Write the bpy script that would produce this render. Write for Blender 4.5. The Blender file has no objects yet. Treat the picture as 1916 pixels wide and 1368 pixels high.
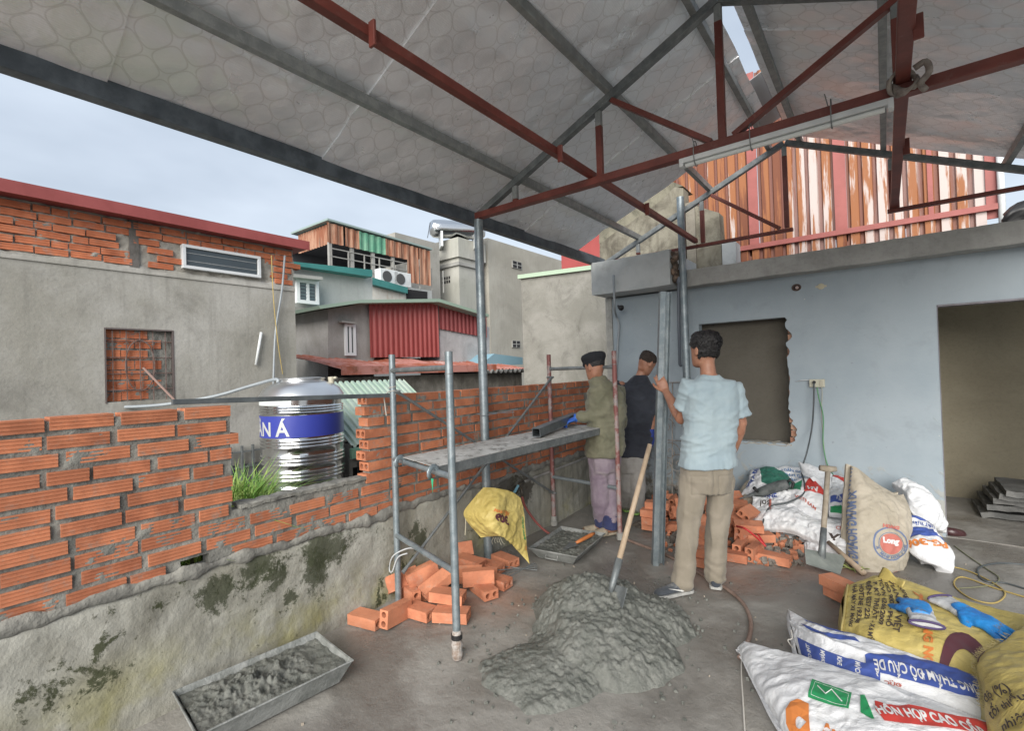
import bpy, bmesh, math, random
from mathutils import Vector, Matrix, Euler, noise
R = math.radians
random.seed(7)
S = bpy.context.scene
COL = S.collection

# ------------------------------------------------------------------ camera, sky, sun, exposure
cd = bpy.data.cameras.new('camera'); cam = bpy.data.objects.new('camera', cd); COL.objects.link(cam)
RT = Vector((0.792, 0.610, -0.031)); FW = Vector((-0.610, 0.793, 0.014))
UP = RT.cross(FW).normalized(); FW = UP.cross(RT).normalized(); RT.normalize()
cam.matrix_world = Matrix(((RT.x, UP.x, -FW.x, 0), (RT.y, UP.y, -FW.y, 0), (RT.z, UP.z, -FW.z, 1.5), (0, 0, 0, 1)))
cd.lens = 17.03; cd.sensor_width = 36; cd.clip_start = .02; cd.clip_end = 3000
S.camera = cam

W = bpy.data.worlds.new('World'); S.world = W; W.use_nodes = True
wn = W.node_tree.nodes; wl = W.node_tree.links
sky = wn.new('ShaderNodeTexSky'); sky.sky_type = 'NISHITA'; sky.sun_disc = False
sky.air_density = 1.6; sky.dust_density = 3.0
tc = wn.new('ShaderNodeTexCoord'); mp = wn.new('ShaderNodeMapping'); mp.inputs['Scale'].default_value = (1, 1, 2.6)
nz = wn.new('ShaderNodeTexNoise'); nz.inputs['Scale'].default_value = 1.7; nz.inputs['Detail'].default_value = 5; nz.inputs['Roughness'].default_value = .5
cr = wn.new('ShaderNodeValToRGB')
cr.color_ramp.elements[0].position = .32; cr.color_ramp.elements[0].color = (1.2, 1.4, 1.7, 1)
cr.color_ramp.elements[1].position = .68; cr.color_ramp.elements[1].color = (1.95, 2.18, 2.5, 1)
mx = wn.new('ShaderNodeMix'); mx.data_type = 'RGBA'; mx.inputs['Factor'].default_value = .96
bg = wn['Background']; bg.inputs['Strength'].default_value = .1
wl.new(tc.outputs['Generated'], mp.inputs['Vector']); wl.new(mp.outputs['Vector'], nz.inputs['Vector'])
wl.new(nz.outputs['Fac'], cr.inputs['Fac']); wl.new(sky.outputs['Color'], mx.inputs['A']); wl.new(cr.outputs['Color'], mx.inputs['B'])
wl.new(mx.outputs['Result'], bg.inputs['Color'])

sd = bpy.data.lights.new('sun', 'SUN'); sd.energy = 1.5; sd.angle = R(50); sd.color = (1, .96, .9)
sun = bpy.data.objects.new('sun', sd); COL.objects.link(sun)
# direction towards the sun: low, behind the camera to the right, aimed to fill under the roof
sdir = Vector((.36, -.85, .46)).normalized()
sun.rotation_euler = sdir.to_track_quat('Z', 'Y').to_euler()
sky.sun_elevation = math.asin(sdir.z); sky.sun_rotation = math.atan2(sdir.x, sdir.y)

S.render.engine = 'CYCLES'
S.view_settings.view_transform = 'Standard'; S.view_settings.look = 'None'
S.view_settings.gamma = 1; S.view_settings.use_curve_mapping = False
S.view_settings.exposure = 2.0

# ------------------------------------------------------------------ helpers
class MB:
    def __init__(s): s.v = []; s.f = []
    def add(s, vs, fs):
        b = len(s.v); s.v += [Vector(p) for p in vs]; s.f += [tuple(i + b for i in f) for f in fs]; return s
    def box(s, c, d, rot=None):
        c = Vector(c); hx, hy, hz = d[0] / 2, d[1] / 2, d[2] / 2
        vs = [Vector((x, y, z)) for z in (-hz, hz) for x, y in ((-hx, -hy), (hx, -hy), (hx, hy), (-hx, hy))]
        if rot is not None:
            m = rot if isinstance(rot, Matrix) else Euler(rot).to_matrix()
            vs = [m @ p for p in vs]
        return s.add([p + c for p in vs], [(0, 3, 2, 1), (4, 5, 6, 7), (0, 1, 5, 4), (1, 2, 6, 5), (2, 3, 7, 6), (3, 0, 4, 7)])
    def bb(s, x0, x1, y0, y1, z0, z1): return s.box(((x0 + x1) / 2, (y0 + y1) / 2, (z0 + z1) / 2), (abs(x1 - x0), abs(y1 - y0), abs(z1 - z0)))
    def beam(s, a, b, w, h, up=(0, 0, 1)):
        a = Vector(a); b = Vector(b); d = b - a; x = d.normalized(); y = Vector(up).cross(x)
        if y.length < 1e-4: y = Vector((0, 1, 0)).cross(x)
        y.normalize(); z = x.cross(y)
        m = Matrix((x, y, z)).transposed()
        return s.box((a + b) / 2, (d.length, w, h), m)
    def rings(s, rs, cap=True, close=True):
        n = len(rs[0]); b = len(s.v); s.v += [Vector(p) for r in rs for p in r]
        for i in range(len(rs) - 1):
            for j in range(n if close else n - 1):
                k = (j + 1) % n
                s.f.append((b + i * n + j, b + i * n + k, b + (i + 1) * n + k, b + (i + 1) * n + j))
        if cap:
            s.f.append(tuple(b + j for j in reversed(range(n)))); s.f.append(tuple(b + (len(rs) - 1) * n + j for j in range(n)))
        return s
    def tube(s, pts, r, n=8, cap=True, flat=1.0):
        pts = [Vector(p) for p in pts]; rr = r if isinstance(r, (list, tuple)) else [r] * len(pts)
        rs = []; u = None
        for i, p in enumerate(pts):
            t = (pts[min(i + 1, len(pts) - 1)] - pts[max(i - 1, 0)]).normalized()
            if u is None:
                u = t.cross(Vector((0, 0, 1)))
                if u.length < .1: u = t.cross(Vector((0, 1, 0)))
            u = (u - t * u.dot(t)).normalized(); w = t.cross(u)
            rs.append([p + (u * math.cos(a) + w * math.sin(a) * flat) * rr[i] for a in [2 * math.pi * j / n for j in range(n)]])
        return s.rings(rs, cap)
    def lathe(s, prof, c=(0, 0, 0), n=32, cap=True):
        c = Vector(c)
        return s.rings([[c + Vector((r * math.cos(2 * math.pi * j / n), r * math.sin(2 * math.pi * j / n), z)) for j in range(n)] for r, z in prof], cap)
    def grid(s, fn, nu, nv):
        b = len(s.v)
        for j in range(nv + 1):
            for i in range(nu + 1): s.v.append(Vector(fn(i / nu, j / nv)))
        for j in range(nv):
            for i in range(nu):
                a = b + j * (nu + 1) + i; s.f.append((a, a + 1, a + nu + 2, a + nu + 1))
        return s
    def shell(s, fn, nu, nv, th):
        """a sheet with thickness: fn(u,v)->point"""
        g = MB().grid(fn, nu, nv); me = bpy.data.meshes.new('t'); me.from_pydata([tuple(p) for p in g.v], [], g.f); me.update()
        nr = [Vector(x.normal) for x in me.vertices]; bpy.data.meshes.remove(me)
        b = len(s.v); N = len(g.v)
        s.v += g.v + [p - n * th for p, n in zip(g.v, nr)]
        s.f += [tuple(i + b for i in f) for f in g.f] + [tuple(i + b + N for i in reversed(f)) for f in g.f]
        bd = [i for i in range(nu + 1)] + [(nu + 1) * j + nu for j in range(1, nv + 1)] + [(nu + 1) * nv + i for i in range(nu - 1, -1, -1)] + [(nu + 1) * j for j in range(nv - 1, 0, -1)]
        for i, a in enumerate(bd):
            c = bd[(i + 1) % len(bd)]; s.f.append((b + a, b + a + N, b + c + N, b + c))
        return s
    def prism(s, poly, fn, d):
        """poly 2d list; fn(x,y)->Vector; d extrude vector"""
        d = Vector(d); a = [Vector(fn(*p)) for p in poly]
        return s.rings([a, [p + d for p in a]])
    def hexa(s, a, b):  # two quads
        return s.rings([a, b])

def wloc(o):
    l = Vector((0, 0, 0))
    while o is not None: l += Vector(o.location); o = o.parent
    return l
def obj(name, mb, mat, parent=None, loc=(0, 0, 0), smooth=False, bevel=0, recalc=True, angle=None):
    loc = Vector(loc); off = wloc(parent) if parent else loc
    me = bpy.data.meshes.new(name)
    me.from_pydata([tuple(p - off) for p in mb.v], [], mb.f)
    if recalc:
        bm = bmesh.new(); bm.from_mesh(me); bmesh.ops.recalc_face_normals(bm, faces=bm.faces); bm.to_mesh(me); bm.free()
    me.update()
    if mat: me.materials.append(mat)
    o = bpy.data.objects.new(name, me); COL.objects.link(o)
    if parent: o.parent = parent
    else: o.location = loc
    if smooth or angle is not None:
        me.shade_smooth() if hasattr(me, 'shade_smooth') else [setattr(p, 'use_smooth', True) for p in me.polygons]
        if angle is not None: me.set_sharp_from_angle(angle=R(angle))
    if bevel:
        m = o.modifiers.new('b', 'BEVEL'); m.width = bevel; m.segments = 2; m.limit_method = 'ANGLE'; m.angle_limit = R(40)
        m.harden_normals = False
    return o
def tag(o, label=None, cat=None, group=None, kind=None):
    if label: o['label'] = label
    if cat: o['category'] = cat
    if group: o['group'] = group
    if kind: o['kind'] = kind
    return o
def empty(name, loc, label, cat, group=None):
    o = bpy.data.objects.new(name, None); COL.objects.link(o); o.location = loc; o.empty_display_size = .1
    return tag(o, label, cat, group)
def copy_tree(o, parent=None):
    c = o.copy(); COL.objects.link(c)
    if parent: c.parent = parent
    for ch in [x for x in bpy.data.objects if x.parent == o]: copy_tree(ch, c)
    return c
def inst(name, me, loc, rot, parent=None, scale=(1, 1, 1)):
    o = bpy.data.objects.new(name, me); COL.objects.link(o)
    if parent: o.parent = parent; o.location = Vector(loc) - wloc(parent)
    else: o.location = loc
    o.rotation_euler = rot; o.scale = scale
    return o
def fbm(p, s=1.0, o=3, seed=0):
    return noise.fractal(Vector(p) * s + Vector((seed * 7.3, seed * 3.1, seed * 5.7)), .6, 2.0, o)
def spline(pts, n=8):
    pts = [Vector(p) for p in pts]; out = []
    for i in range(len(pts) - 1):
        p0 = pts[max(i - 1, 0)]; p1 = pts[i]; p2 = pts[i + 1]; p3 = pts[min(i + 2, len(pts) - 1)]
        for k in range(n):
            t = k / n
            out.append(.5 * ((2 * p1) + (p2 - p0) * t + (2 * p0 - 5 * p1 + 4 * p2 - p3) * t * t + (3 * p1 - p0 - 3 * p2 + p3) * t ** 3))
    out.append(pts[-1]); return out

def pt(x, y, **k):
    """photograph pixel -> world point on a plane X=, Y=, Z= or at a depth d="""
    r = RT * ((x - 958) / 906) + UP * (-(y - 684) / 906) + FW; c = Vector((0, 0, 1.5))
    (a, v), = k.items()
    return c + r * (v if a == 'd' else (v - c['XYZ'.find(a)]) / r['XYZ'.find(a)])
# ------------------------------------------------------------------ materials
class NT:
    def __init__(s, name):
        s.m = bpy.data.materials.new(name); s.m.use_nodes = True; s.n = s.m.node_tree.nodes; s.l = s.m.node_tree.links
        s.b = s.n['Principled BSDF']; s.tc = s.n.new('ShaderNodeTexCoord'); s.co = s.tc.outputs['Object']; s.h = None
    def math(s, op, a, b=None, c=None, clamp=False):
        n = s.n.new('ShaderNodeMath'); n.operation = op; n.use_clamp = clamp
        for i, x in enumerate((a, b, c)):
            if x is None: continue
            if isinstance(x, (int, float)): n.inputs[i].default_value = x
            else: s.l.new(x, n.inputs[i])
        return n.outputs[0]
    def vscale(s, sc, loc=(0, 0, 0), rot=(0, 0, 0), co=None):
        n = s.n.new('ShaderNodeMapping'); n.inputs['Scale'].default_value = sc; n.inputs['Location'].default_value = loc; n.inputs['Rotation'].default_value = rot
        s.l.new(co or s.co, n.inputs['Vector']); return n.outputs[0]
    def noise(s, scale, det=4, rough=.6, co=None, dist=0):
        n = s.n.new('ShaderNodeTexNoise'); n.inputs['Scale'].default_value = scale; n.inputs['Detail'].default_value = det
        n.inputs['Roughness'].default_value = rough; n.inputs['Distortion'].default_value = dist
        s.l.new(co or s.co, n.inputs['Vector']); return n.outputs['Fac']
    def vor(s, scale, co=None, feature='F1', out='Distance'):
        n = s.n.new('ShaderNodeTexVoronoi'); n.inputs['Scale'].default_value = scale; n.feature = feature
        s.l.new(co or s.co, n.inputs['Vector']); return n.outputs[out]
    def ss(s, x, a, b):
        n = s.n.new('ShaderNodeMapRange'); n.interpolation_type = 'SMOOTHSTEP'
        s.l.new(x, n.inputs['Value']); n.inputs['From Min'].default_value = a; n.inputs['From Max'].default_value = b
        return n.outputs['Result']
    def mix(s, f, a, b):
        n = s.n.new('ShaderNodeMix'); n.data_type = 'RGBA'
        if isinstance(f, (int, float)): n.inputs['Factor'].default_value = f
        else: s.l.new(f, n.inputs['Factor'])
        for k, x in (('A', a), ('B', b)):
            if isinstance(x, tuple): n.inputs[k].default_value = (x + (1,))[:4]
            else: s.l.new(x, n.inputs[k])
        return n.outputs['Result']
    def sep(s, co=None):
        n = s.n.new('ShaderNodeSeparateXYZ'); s.l.new(co or s.co, n.inputs[0]); return n.outputs
    def comb(s, x, y, z):
        n = s.n.new('ShaderNodeCombineXYZ')
        for i, q in enumerate((x, y, z)):
            if isinstance(q, (int, float)): n.inputs[i].default_value = q
            else: s.l.new(q, n.inputs[i])
        return n.outputs[0]
    def rnd(s):
        n = s.n.new('ShaderNodeObjectInfo'); return n.outputs['Random']
    def col(s, x):
        if isinstance(x, tuple): s.b.inputs['Base Color'].default_value = (x + (1,))[:4]
        else: s.l.new(x, s.b.inputs['Base Color'])
    def set(s, k, x):
        if isinstance(x, (int, float)): s.b.inputs[k].default_value = x
        else: s.l.new(x, s.b.inputs[k])
    def bump(s, h, st=.5, d=.01):
        n = s.n.new('ShaderNodeBump'); n.inputs['Strength'].default_value = st; n.inputs['Distance'].default_value = d
        s.l.new(h, n.inputs['Height'])
        if s.h: s.l.new(s.h, n.inputs['Normal'])
        s.h = n.outputs[0]; s.l.new(s.h, s.b.inputs['Normal'])

def basic(name, c, rough=.7, metal=0, c2=None, sc=6, bump=0, bsc=40, per_obj=0, lo=.35, hi=.65):
    t = NT(name)
    if c2:
        x = t.mix(t.ss(t.noise(sc, 6, .65), lo, hi), c, c2)
        if per_obj: x = t.mix(t.math('MULTIPLY', t.rnd(), per_obj), x, tuple(q * .45 for q in c))
        t.col(x)
    else: t.col(c)
    t.set('Roughness', rough); t.set('Metallic', metal)
    if bump: t.bump(t.noise(bsc, 5, .6), bump, .01)
    return t.m
def plaster(name, c1, c2, stain=(.1, .1, .085), s_amt=.5, streak=True, sc=1.3, green=None, blo=.42):
    """rendered wall: large blotches, vertical run streaks, fine grain"""
    t = NT(name)
    a = t.mix(t.ss(t.noise(sc, 8, .65, dist=.4), .35, .65), c1, c2)
    st = t.ss(t.noise(sc * 1.6, 9, .72, dist=.6), blo + .06, blo + .3)
    if streak:
        v = t.vscale((9, 9, .7)); s2 = t.ss(t.noise(1.2, 5, .6, co=v), .48, .75)
        st = t.math('ADD', t.math('MULTIPLY', st, .7), t.math('MULTIPLY', s2, .45), clamp=True)
    a = t.mix(t.math('MULTIPLY', st, s_amt), a, stain)
    fine = t.noise(38, 6, .7); a = t.mix(t.math('MULTIPLY', t.ss(fine, .45, .8), .35), a, tuple(q * .55 for q in c1))
    if green:
        g = t.ss(t.noise(2.6, 8, .7, dist=.8), .55, .66); a = t.mix(t.math('MULTIPLY', g, .85), a, green)
    t.col(a); t.set('Roughness', .88)
    t.bump(t.noise(9, 8, .65), .35, .02); t.bump(fine, .35, .004)
    return t.m

BR = dict()
def brick_mat(name, c1, c2, dust=(.27, .26, .24), damt=.6):
    t = NT(name)
    r = t.rnd(); co = t.n.new('ShaderNodeVectorMath'); co.operation = 'ADD'
    t.l.new(t.co, co.inputs[0]); t.l.new(t.comb(t.math('MULTIPLY', r, 37.), t.math('MULTIPLY', r, 11.), 0), co.inputs[1])
    co = co.outputs[0]
    a = t.mix(r, c1, c2)
    a = t.mix(t.ss(t.noise(7, 6, .6, co=co), .4, .7), a, tuple(q * 1.18 for q in c2))
    a = t.mix(t.math('MULTIPLY', t.ss(t.noise(16, 7, .7, co=co), .52, .75), damt), a, dust)
    a = t.mix(t.math('MULTIPLY', t.ss(t.noise(60, 4, .7, co=co), .5, .8), .35), a, tuple(q * .5 for q in c1))
    a = t.mix(t.math('MULTIPLY', t.ss(t.noise(3, 5, .6, co=co), .5, .7), .45), a, tuple(q * .6 for q in c1))
    t.col(a); t.set('Roughness', .85)
    v = t.vscale((3, 60, 60), co=co); t.bump(t.noise(2, 4, .6, co=v), .4, .004); t.bump(t.noise(90, 4, .7, co=co), .35, .002)
    return t.m
m_brick = brick_mat('fired_clay', (.33, .11, .055), (.48, .18, .09), dust=(.27, .25, .22), damt=.75)
m_brick_far = brick_mat('old_fired_clay', (.40, .115, .05), (.50, .17, .08), damt=.75)
m_brick_loose = brick_mat('dry_fired_clay', (.42, .15, .08), (.52, .21, .115), dust=(.38, .29, .23), damt=.6)
m_mortar = basic('mortar', (.15, .148, .135), .95, c2=(.25, .245, .22), sc=7, bump=.9, bsc=45)
m_galv = NT('galvanised_steel')
def _galv(t, c1, c2, rough=.45, metal=.55, paint=None):
    a = t.mix(t.ss(t.noise(14, 6, .7), .35, .7), c1, c2)
    sp = t.ss(t.noise(45, 5, .75), .6, .72); a = t.mix(t.math('MULTIPLY', sp, .8), a, (.42, .42, .4))
    if paint: a = t.mix(t.ss(t.noise(6, 6, .7), .47, .55), a, paint)
    t.col(a); t.set('Metallic', metal); t.set('Roughness', t.math('ADD', t.math('MULTIPLY', t.noise(20, 4), .3), rough - .15))
    t.bump(t.noise(60, 4, .7), .2, .002); return t.m
m_galv = _galv(m_galv, (.19, .23, .25), (.3, .34, .36))
m_galv_d = _galv(NT('weathered_steel'), (.13, .145, .15), (.22, .235, .235), .5, .4)
m_purlin = _galv(NT('purlin_steel'), (.21, .225, .225), (.32, .335, .33), .5, .3)
m_pipe_red = _galv(NT('red_primed_tube'), (.26, .24, .235), (.30, .17, .155), .6, .1, (.20, .075, .068))
m_red = NT('red_oxide_primer')
def _red(t):
    a = t.mix(t.ss(t.noise(5, 6, .65), .35, .7), (.115, .027, .020), (.18, .045, .033))
    a = t.mix(t.math('MULTIPLY', t.ss(t.noise(30, 5, .7), .56, .72), .4), a, (.2, .12, .1))
    t.col(a); t.set('Roughness', .5); t.bump(t.noise(50, 4), .15, .003); return t.m
m_red = _red(m_red)
m_concrete = plaster('concrete', (.25, .245, .23), (.33, .33, .31), s_amt=.35)
m_black = basic('black_plastic', (.012, .012, .013), .5)
m_white = basic('white_paint', (.62, .64, .64), .45, c2=(.5, .52, .52), sc=4)
m_pvc = basic('grey_pvc', (.30, .33, .35), .45, c2=(.24, .27, .29), sc=5)
# ------------------------------------------------------------------ ground, terrace floor
t = NT('damp_cement_floor')
xyz = t.sep()
wet = t.ss(t.noise(1.1, 7, .6, dist=.5), .40, .62)
a = t.mix(t.ss(t.noise(2.3, 8, .65), .35, .65), (.23, .22, .20), (.30, .288, .265))
a = t.mix(t.math('MULTIPLY', wet, .85), a, (.138, .127, .114))
a = t.mix(t.math('MULTIPLY', t.ss(t.noise(5, 8, .7, dist=.7), .55, .7), .6), a, (.24, .235, .215))
a = t.mix(t.math('MULTIPLY', t.ss(t.noise(60, 5, .7), .55, .75), .35), a, (.06, .054, .048))
# brick dust by the loose brick pile and the right heap
for cx_, cy_, r_ in ((-1.05, 3.7, .5), (-2.1, 2.5, .45), (-.4, 4.2, .55)):
    d = t.n.new('ShaderNodeVectorMath'); d.operation = 'DISTANCE'; t.l.new(t.co, d.inputs[0]); d.inputs[1].default_value = (cx_, cy_, 0)
    k = t.math('MULTIPLY', t.ss(t.math('ADD', d.outputs['Value'], t.math('MULTIPLY', t.noise(6, 5, .7), .5)), r_ + .25, .15), .5)
    a = t.mix(k, a, (.36, .16, .09))
t.col(a)
t.set('Roughness', t.math('ADD', t.math('MULTIPLY', t.math('SUBTRACT', 1.0, wet), .5), .26))
t.bump(t.noise(3.5, 6, .6), .5, .03); t.bump(t.noise(22, 8, .7), .5, .012); t.bump(t.noise(110, 5, .7), .3, .004)
m_floor = t.m
def floor_h(x, y): return .012 * fbm((x, y, 0), 1.3, 3) - .006
mb = MB().grid(lambda u, v: (-2.76 + u * 8.2, -7 + v * 12.46, floor_h(-2.76 + u * 8.2, -7 + v * 12.46)), 140, 210)  # unseen stretch behind the camera is lengthened to bounce light up to the canopy
mb.bb(-2.76, 5.44, -7, 5.46, -.25, -.03)
tag(obj('floor', mb, m_floor, smooth=True, recalc=False), kind='structure')
g = MB().grid(lambda u, v: (-900 + 1800 * u, -900 + 1800 * v, -7.5), 8, 8)
tag(obj('ground', g, basic('street_ground', (.24, .23, .21), .9, c2=(.3, .29, .27), sc=.1)), kind='structure')

# ------------------------------------------------------------------ brick parapet on the left
WX = -2.67
def brick_mesh(name, mat, L=.205, D=.1, H=.053, grooves=3, g=.0028):
    prof = []
    n = grooves
    def side(sgn):
        pts = []; step = H / (2 * n + 1)
        for i in range(2 * n + 1):
            inn = i % 2 == 1
            y = D / 2 - (g if inn else 0)
            pts += [(sgn * y, -H / 2 + i * step), (sgn * y, -H / 2 + (i + 1) * step)]
        return pts
    prof = side(-1)[::-1] + [(D / 2, -H / 2), (D / 2, H / 2)]
    mb = MB().rings([[Vector((x, p[0], p[1])) for p in prof] for x in (-L / 2, L / 2)])
    o = obj(name, mb, mat); me = o.data; bpy.data.objects.remove(o); return me
def hollow_mesh(name, mat, L=.205, D=.1, H=.058, holes=2, n=10, r=None):
    """clay brick with round holes running its length"""
    bm = bmesh.new(); r = r or H * .30
    xs = [-D / 2 + D * (k + .5) / holes for k in range(holes)]
    ends = []
    for x in (-L / 2, L / 2):
        ring = []; hs = []
        for k, cx_ in enumerate(xs):
            x0, x1 = -D / 2 + D * k / holes, -D / 2 + D * (k + 1) / holes
            hs.append([bm.verts.new((x, cx_ + r * math.cos(2 * math.pi * j / n), r * math.sin(2 * math.pi * j / n))) for j in range(n)])
        cs = {}
        for k in range(holes + 1):
            for zz in (-1, 1): cs[(k, zz)] = bm.verts.new((x, -D / 2 + D * k / holes, zz * H / 2))
        ends.append((hs, cs))
        for k in range(holes):
            h = hs[k]; q = n // 4
            corners = [cs[(k + 1, 1)], cs[(k, 1)], cs[(k, -1)], cs[(k + 1, -1)]]
            idx = [round(n * f) % n for f in (.125, .375, .625, .875)]
            for c in range(4):
                i0 = idx[c]; i1 = idx[(c + 1) % 4]; arc = []; i = i0
                while i != i1: arc.append(h[i]); i = (i + 1) % n
                arc.append(h[i1])
                f = [corners[c], corners[(c + 1) % 4]] + arc[::-1]
                bm.faces.new(f)
    (h0, c0), (h1, c1) = ends
    for k in range(holes):
        for j in range(n): bm.faces.new((h0[k][j], h0[k][(j + 1) % n], h1[k][(j + 1) % n], h1[k][j]))
        for zz in (-1, 1): bm.faces.new((c0[(k, zz)], c0[(k + 1, zz)], c1[(k + 1, zz)], c1[(k, zz)]))
    for k in (0, holes): bm.faces.new((c0[(k, -1)], c0[(k, 1)], c1[(k, 1)], c1[(k, -1)]))
    bmesh.ops.recalc_face_normals(bm, faces=bm.faces)
    me = bpy.data.meshes.new(name); bm.to_mesh(me); bm.free(); me.materials.append(mat); return me
BM = [brick_mesh('brick', m_brick, L=l) for l in (.198, .205, .212)]
BH = [brick_mesh('brick', m_brick, L=l) for l in (.095, .13)]
HB = hollow_mesh('hollow_brick', m_brick, H=.056)

wall = empty('brick_parapet', (WX - .05, 2.5, 0), 'half-built brick wall with a square gap on a stained plaster base, left of the terrace', 'wall')
Z0, PITCH, NR = .588, .0722, 11
G0, G1 = 1.125, 1.915
def open_at(y, z):
    if G0 - .03 < y < G1 + .02 and z > .835: return True
    if .86 < y < .98 and Z0 + 0.004 < z < Z0 + PITCH * .9: return True
    if 0.33 < y < 0.40 and z > 9: return True
    return False
rr = random.Random(5)
for i in range(NR):
    z = Z0 + PITCH * (i + .5)
    y = -.62 + (i % 2) * .11 + rr.uniform(-.03, .03)
    y_end = 5.44
    segs = [(-.75, .87), (.97, y_end)] if i == 0 else ([(-.75, G0), (G1, y_end)] if z > .835 else [(-.75, y_end)])
    for si, (s0, s1) in enumerate(segs):
        y = s0 + (0 if (si and z > .835) else rr.uniform(.0, .12))
        if si and z > .835 and i % 2: y = s0 - .02
        first = True
        while y < s1 - .07:
            L = rr.choice((0, 1, 2)); me = BM[L]; ln = (.198, .205, .212)[L]
            if s1 - y < ln:
                me = BH[1 if s1 - y > .15 else 0]; ln = .13 if s1 - y > .15 else .095
                if s1 - y < ln: break
            if first and si and z > .835: me = HB; ln = .205
            if i > 3 and rr.random() < .06: me = BH[1]; ln = .13
            tilt = rr.uniform(-.012, .012)
            fwd = rr.uniform(-.004, .005)
            o = inst('brick', me, (WX - .05 + fwd, y + ln / 2, z + rr.uniform(-.003, .003)), (tilt * .5, tilt, R(90) + rr.uniform(-.012, .012)), wall)
            y += ln + rr.uniform(.012, .032)
            first = False
# mortar body
def mortar_body(name, x_f, th, y0, y1, z0, z1, opn, step=.018, parent=None, mat=m_mortar, amp=.009, base=-.006, sd=1, topj=.006):
    ny = int((y1 - y0) / step); nz_ = int((z1 - z0) / step); mb = MB(); idx = {}
    def P_(i, j, s):
        k = (i, j, s)
        if k not in idx:
            y = y0 + (y1 - y0) * i / ny; z = z0 + (z1 - z0) * j / nz_
            n1 = fbm((0, y, z), 14, 3, sd); n2 = fbm((3, y, z), 40, 2, sd + 1)
            zz = z + (fbm((1, y, z), 9, 2, sd) * topj if j == nz_ else 0); yy = y
            x = x_f + base + amp * n1 + amp * .5 * n2 if s == 0 else x_f - th
            idx[k] = len(mb.v); mb.v.append(Vector((x, yy, zz)))
        return idx[k]
    cell = lambda i, j: 0 <= i < ny and 0 <= j < nz_ and not opn(y0 + (y1 - y0) * (i + .5) / ny, z0 + (z1 - z0) * (j + .5) / nz_)
    for i in range(ny):
        for j in range(nz_):
            if not cell(i, j): continue
            mb.f.append((P_(i, j, 0), P_(i + 1, j, 0), P_(i + 1, j + 1, 0), P_(i, j + 1, 0)))
            mb.f.append((P_(i, j, 1), P_(i, j + 1, 1), P_(i + 1, j + 1, 1), P_(i + 1, j, 1)))
            for (di, dj, a, b) in ((-1, 0, (0, 0), (0, 1)), (1, 0, (1, 1), (1, 0)), (0, -1, (1, 0), (0, 0)), (0, 1, (0, 1), (1, 1))):
                if not cell(i + di, j + dj):
                    mb.f.append((P_(i + a[0], j + a[1], 0), P_(i + b[0], j + b[1], 0), P_(i + b[0], j + b[1], 1), P_(i + a[0], j + a[1], 1)))
    return obj(name, mb, mat, parent, smooth=True, angle=50)
mortar_body('mortar', WX, .09, -.75, 5.445, Z0 - .01, Z0 + PITCH * NR - .022, open_at, parent=wall, amp=.0085, base=-.0075)
# plaster base with an uneven top and moss
t = NT('mossy_plaster')
xyz = t.sep()
a = t.mix(t.ss(t.noise(1.5, 8, .65, dist=.5), .35, .65), (.26, .25, .205), (.37, .365, .325))
st = t.ss(t.noise(2.2, 9, .7, dist=.8), .45, .7); a = t.mix(t.math('MULTIPLY', st, .55), a, (.13, .125, .10))
v = t.vscale((1, 8, .6)); a = t.mix(t.math('MULTIPLY', t.ss(t.noise(1.4, 5, .6, co=v), .5, .75), .4), a, (.12, .115, .095))
yw = t.ss(t.noise(1.7, 5, .6), .48, .68); low = t.ss(xyz[2], .42, .05)
a = t.mix(t.math('MULTIPLY', t.math('MULTIPLY', yw, low), .85), a, (.23, .215, .075))
ms = t.ss(t.math('ADD', t.noise(7, 9, .75, dist=.2), t.math('MULTIPLY', t.noise(1.6, 3, .5), .7)), .98, 1.05)
a = t.mix(t.math('MULTIPLY', ms, .95), a, (.045, .052, .022))
# the big patch of moss under the gap in the bricks
for cy_, cz_, r_ in ((1.22, .52, .13), (1.28, .43, .1), (1.58, .50, .17), (1.52, .38, .14), (1.0, .44, .09), (1.38, .3, .06), (3.35, .5, .2), (3.6, .42, .15), (2.3, .35, .1)):
    d = t.n.new('ShaderNodeVectorMath'); d.operation = 'DISTANCE'; t.l.new(t.co, d.inputs[0]); d.inputs[1].default_value = (.07, cy_ - 2.5, cz_)
    k = t.ss(t.math('ADD', d.outputs['Value'], t.math('MULTIPLY', t.math('SUBTRACT', t.noise(11, 9, .8, dist=.15), .5), .55)), r_, r_ * .55)
    a = t.mix(t.math('MULTIPLY', k, .85), a, (.035, .042, .018) if cy_ < 3 else (.055, .047, .035))
right = t.ss(xyz[1], .1, .9)
v2 = t.vscale((1, 14, .5)); a = t.mix(t.math('MULTIPLY', t.math('MULTIPLY', right, t.ss(t.noise(1.1, 4, .6, co=v2), .45, .7)), .5), a, (.11, .105, .095))
t.col(a); t.set('Roughness', .9)
t.bump(t.noise(6, 8, .65), .6, .03); t.bump(t.noise(30, 7, .7), .5, .008); t.bump(ms, .5, .006)
m_moss = t.m
def pl(u, v):
    y = -.75 + 6.2 * u
    top = .598 + .032 * fbm((0, y, 0), 2.2, 4, 3) + (.02 if 2.0 < y < 3.5 else 0) - .015
    z = -.05 + (top + .05) * v
    return (WX + .012 + .012 * fbm((0, y, z), 2.2, 4, 2) + .012 * (1 - v) - .02 * max(0, (v - .93)) / .07, y, z)
mb = MB().shell(pl, 300, 34, .11)
obj('plaster_base', mb, m_moss, wall, smooth=True, angle=60)
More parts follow.
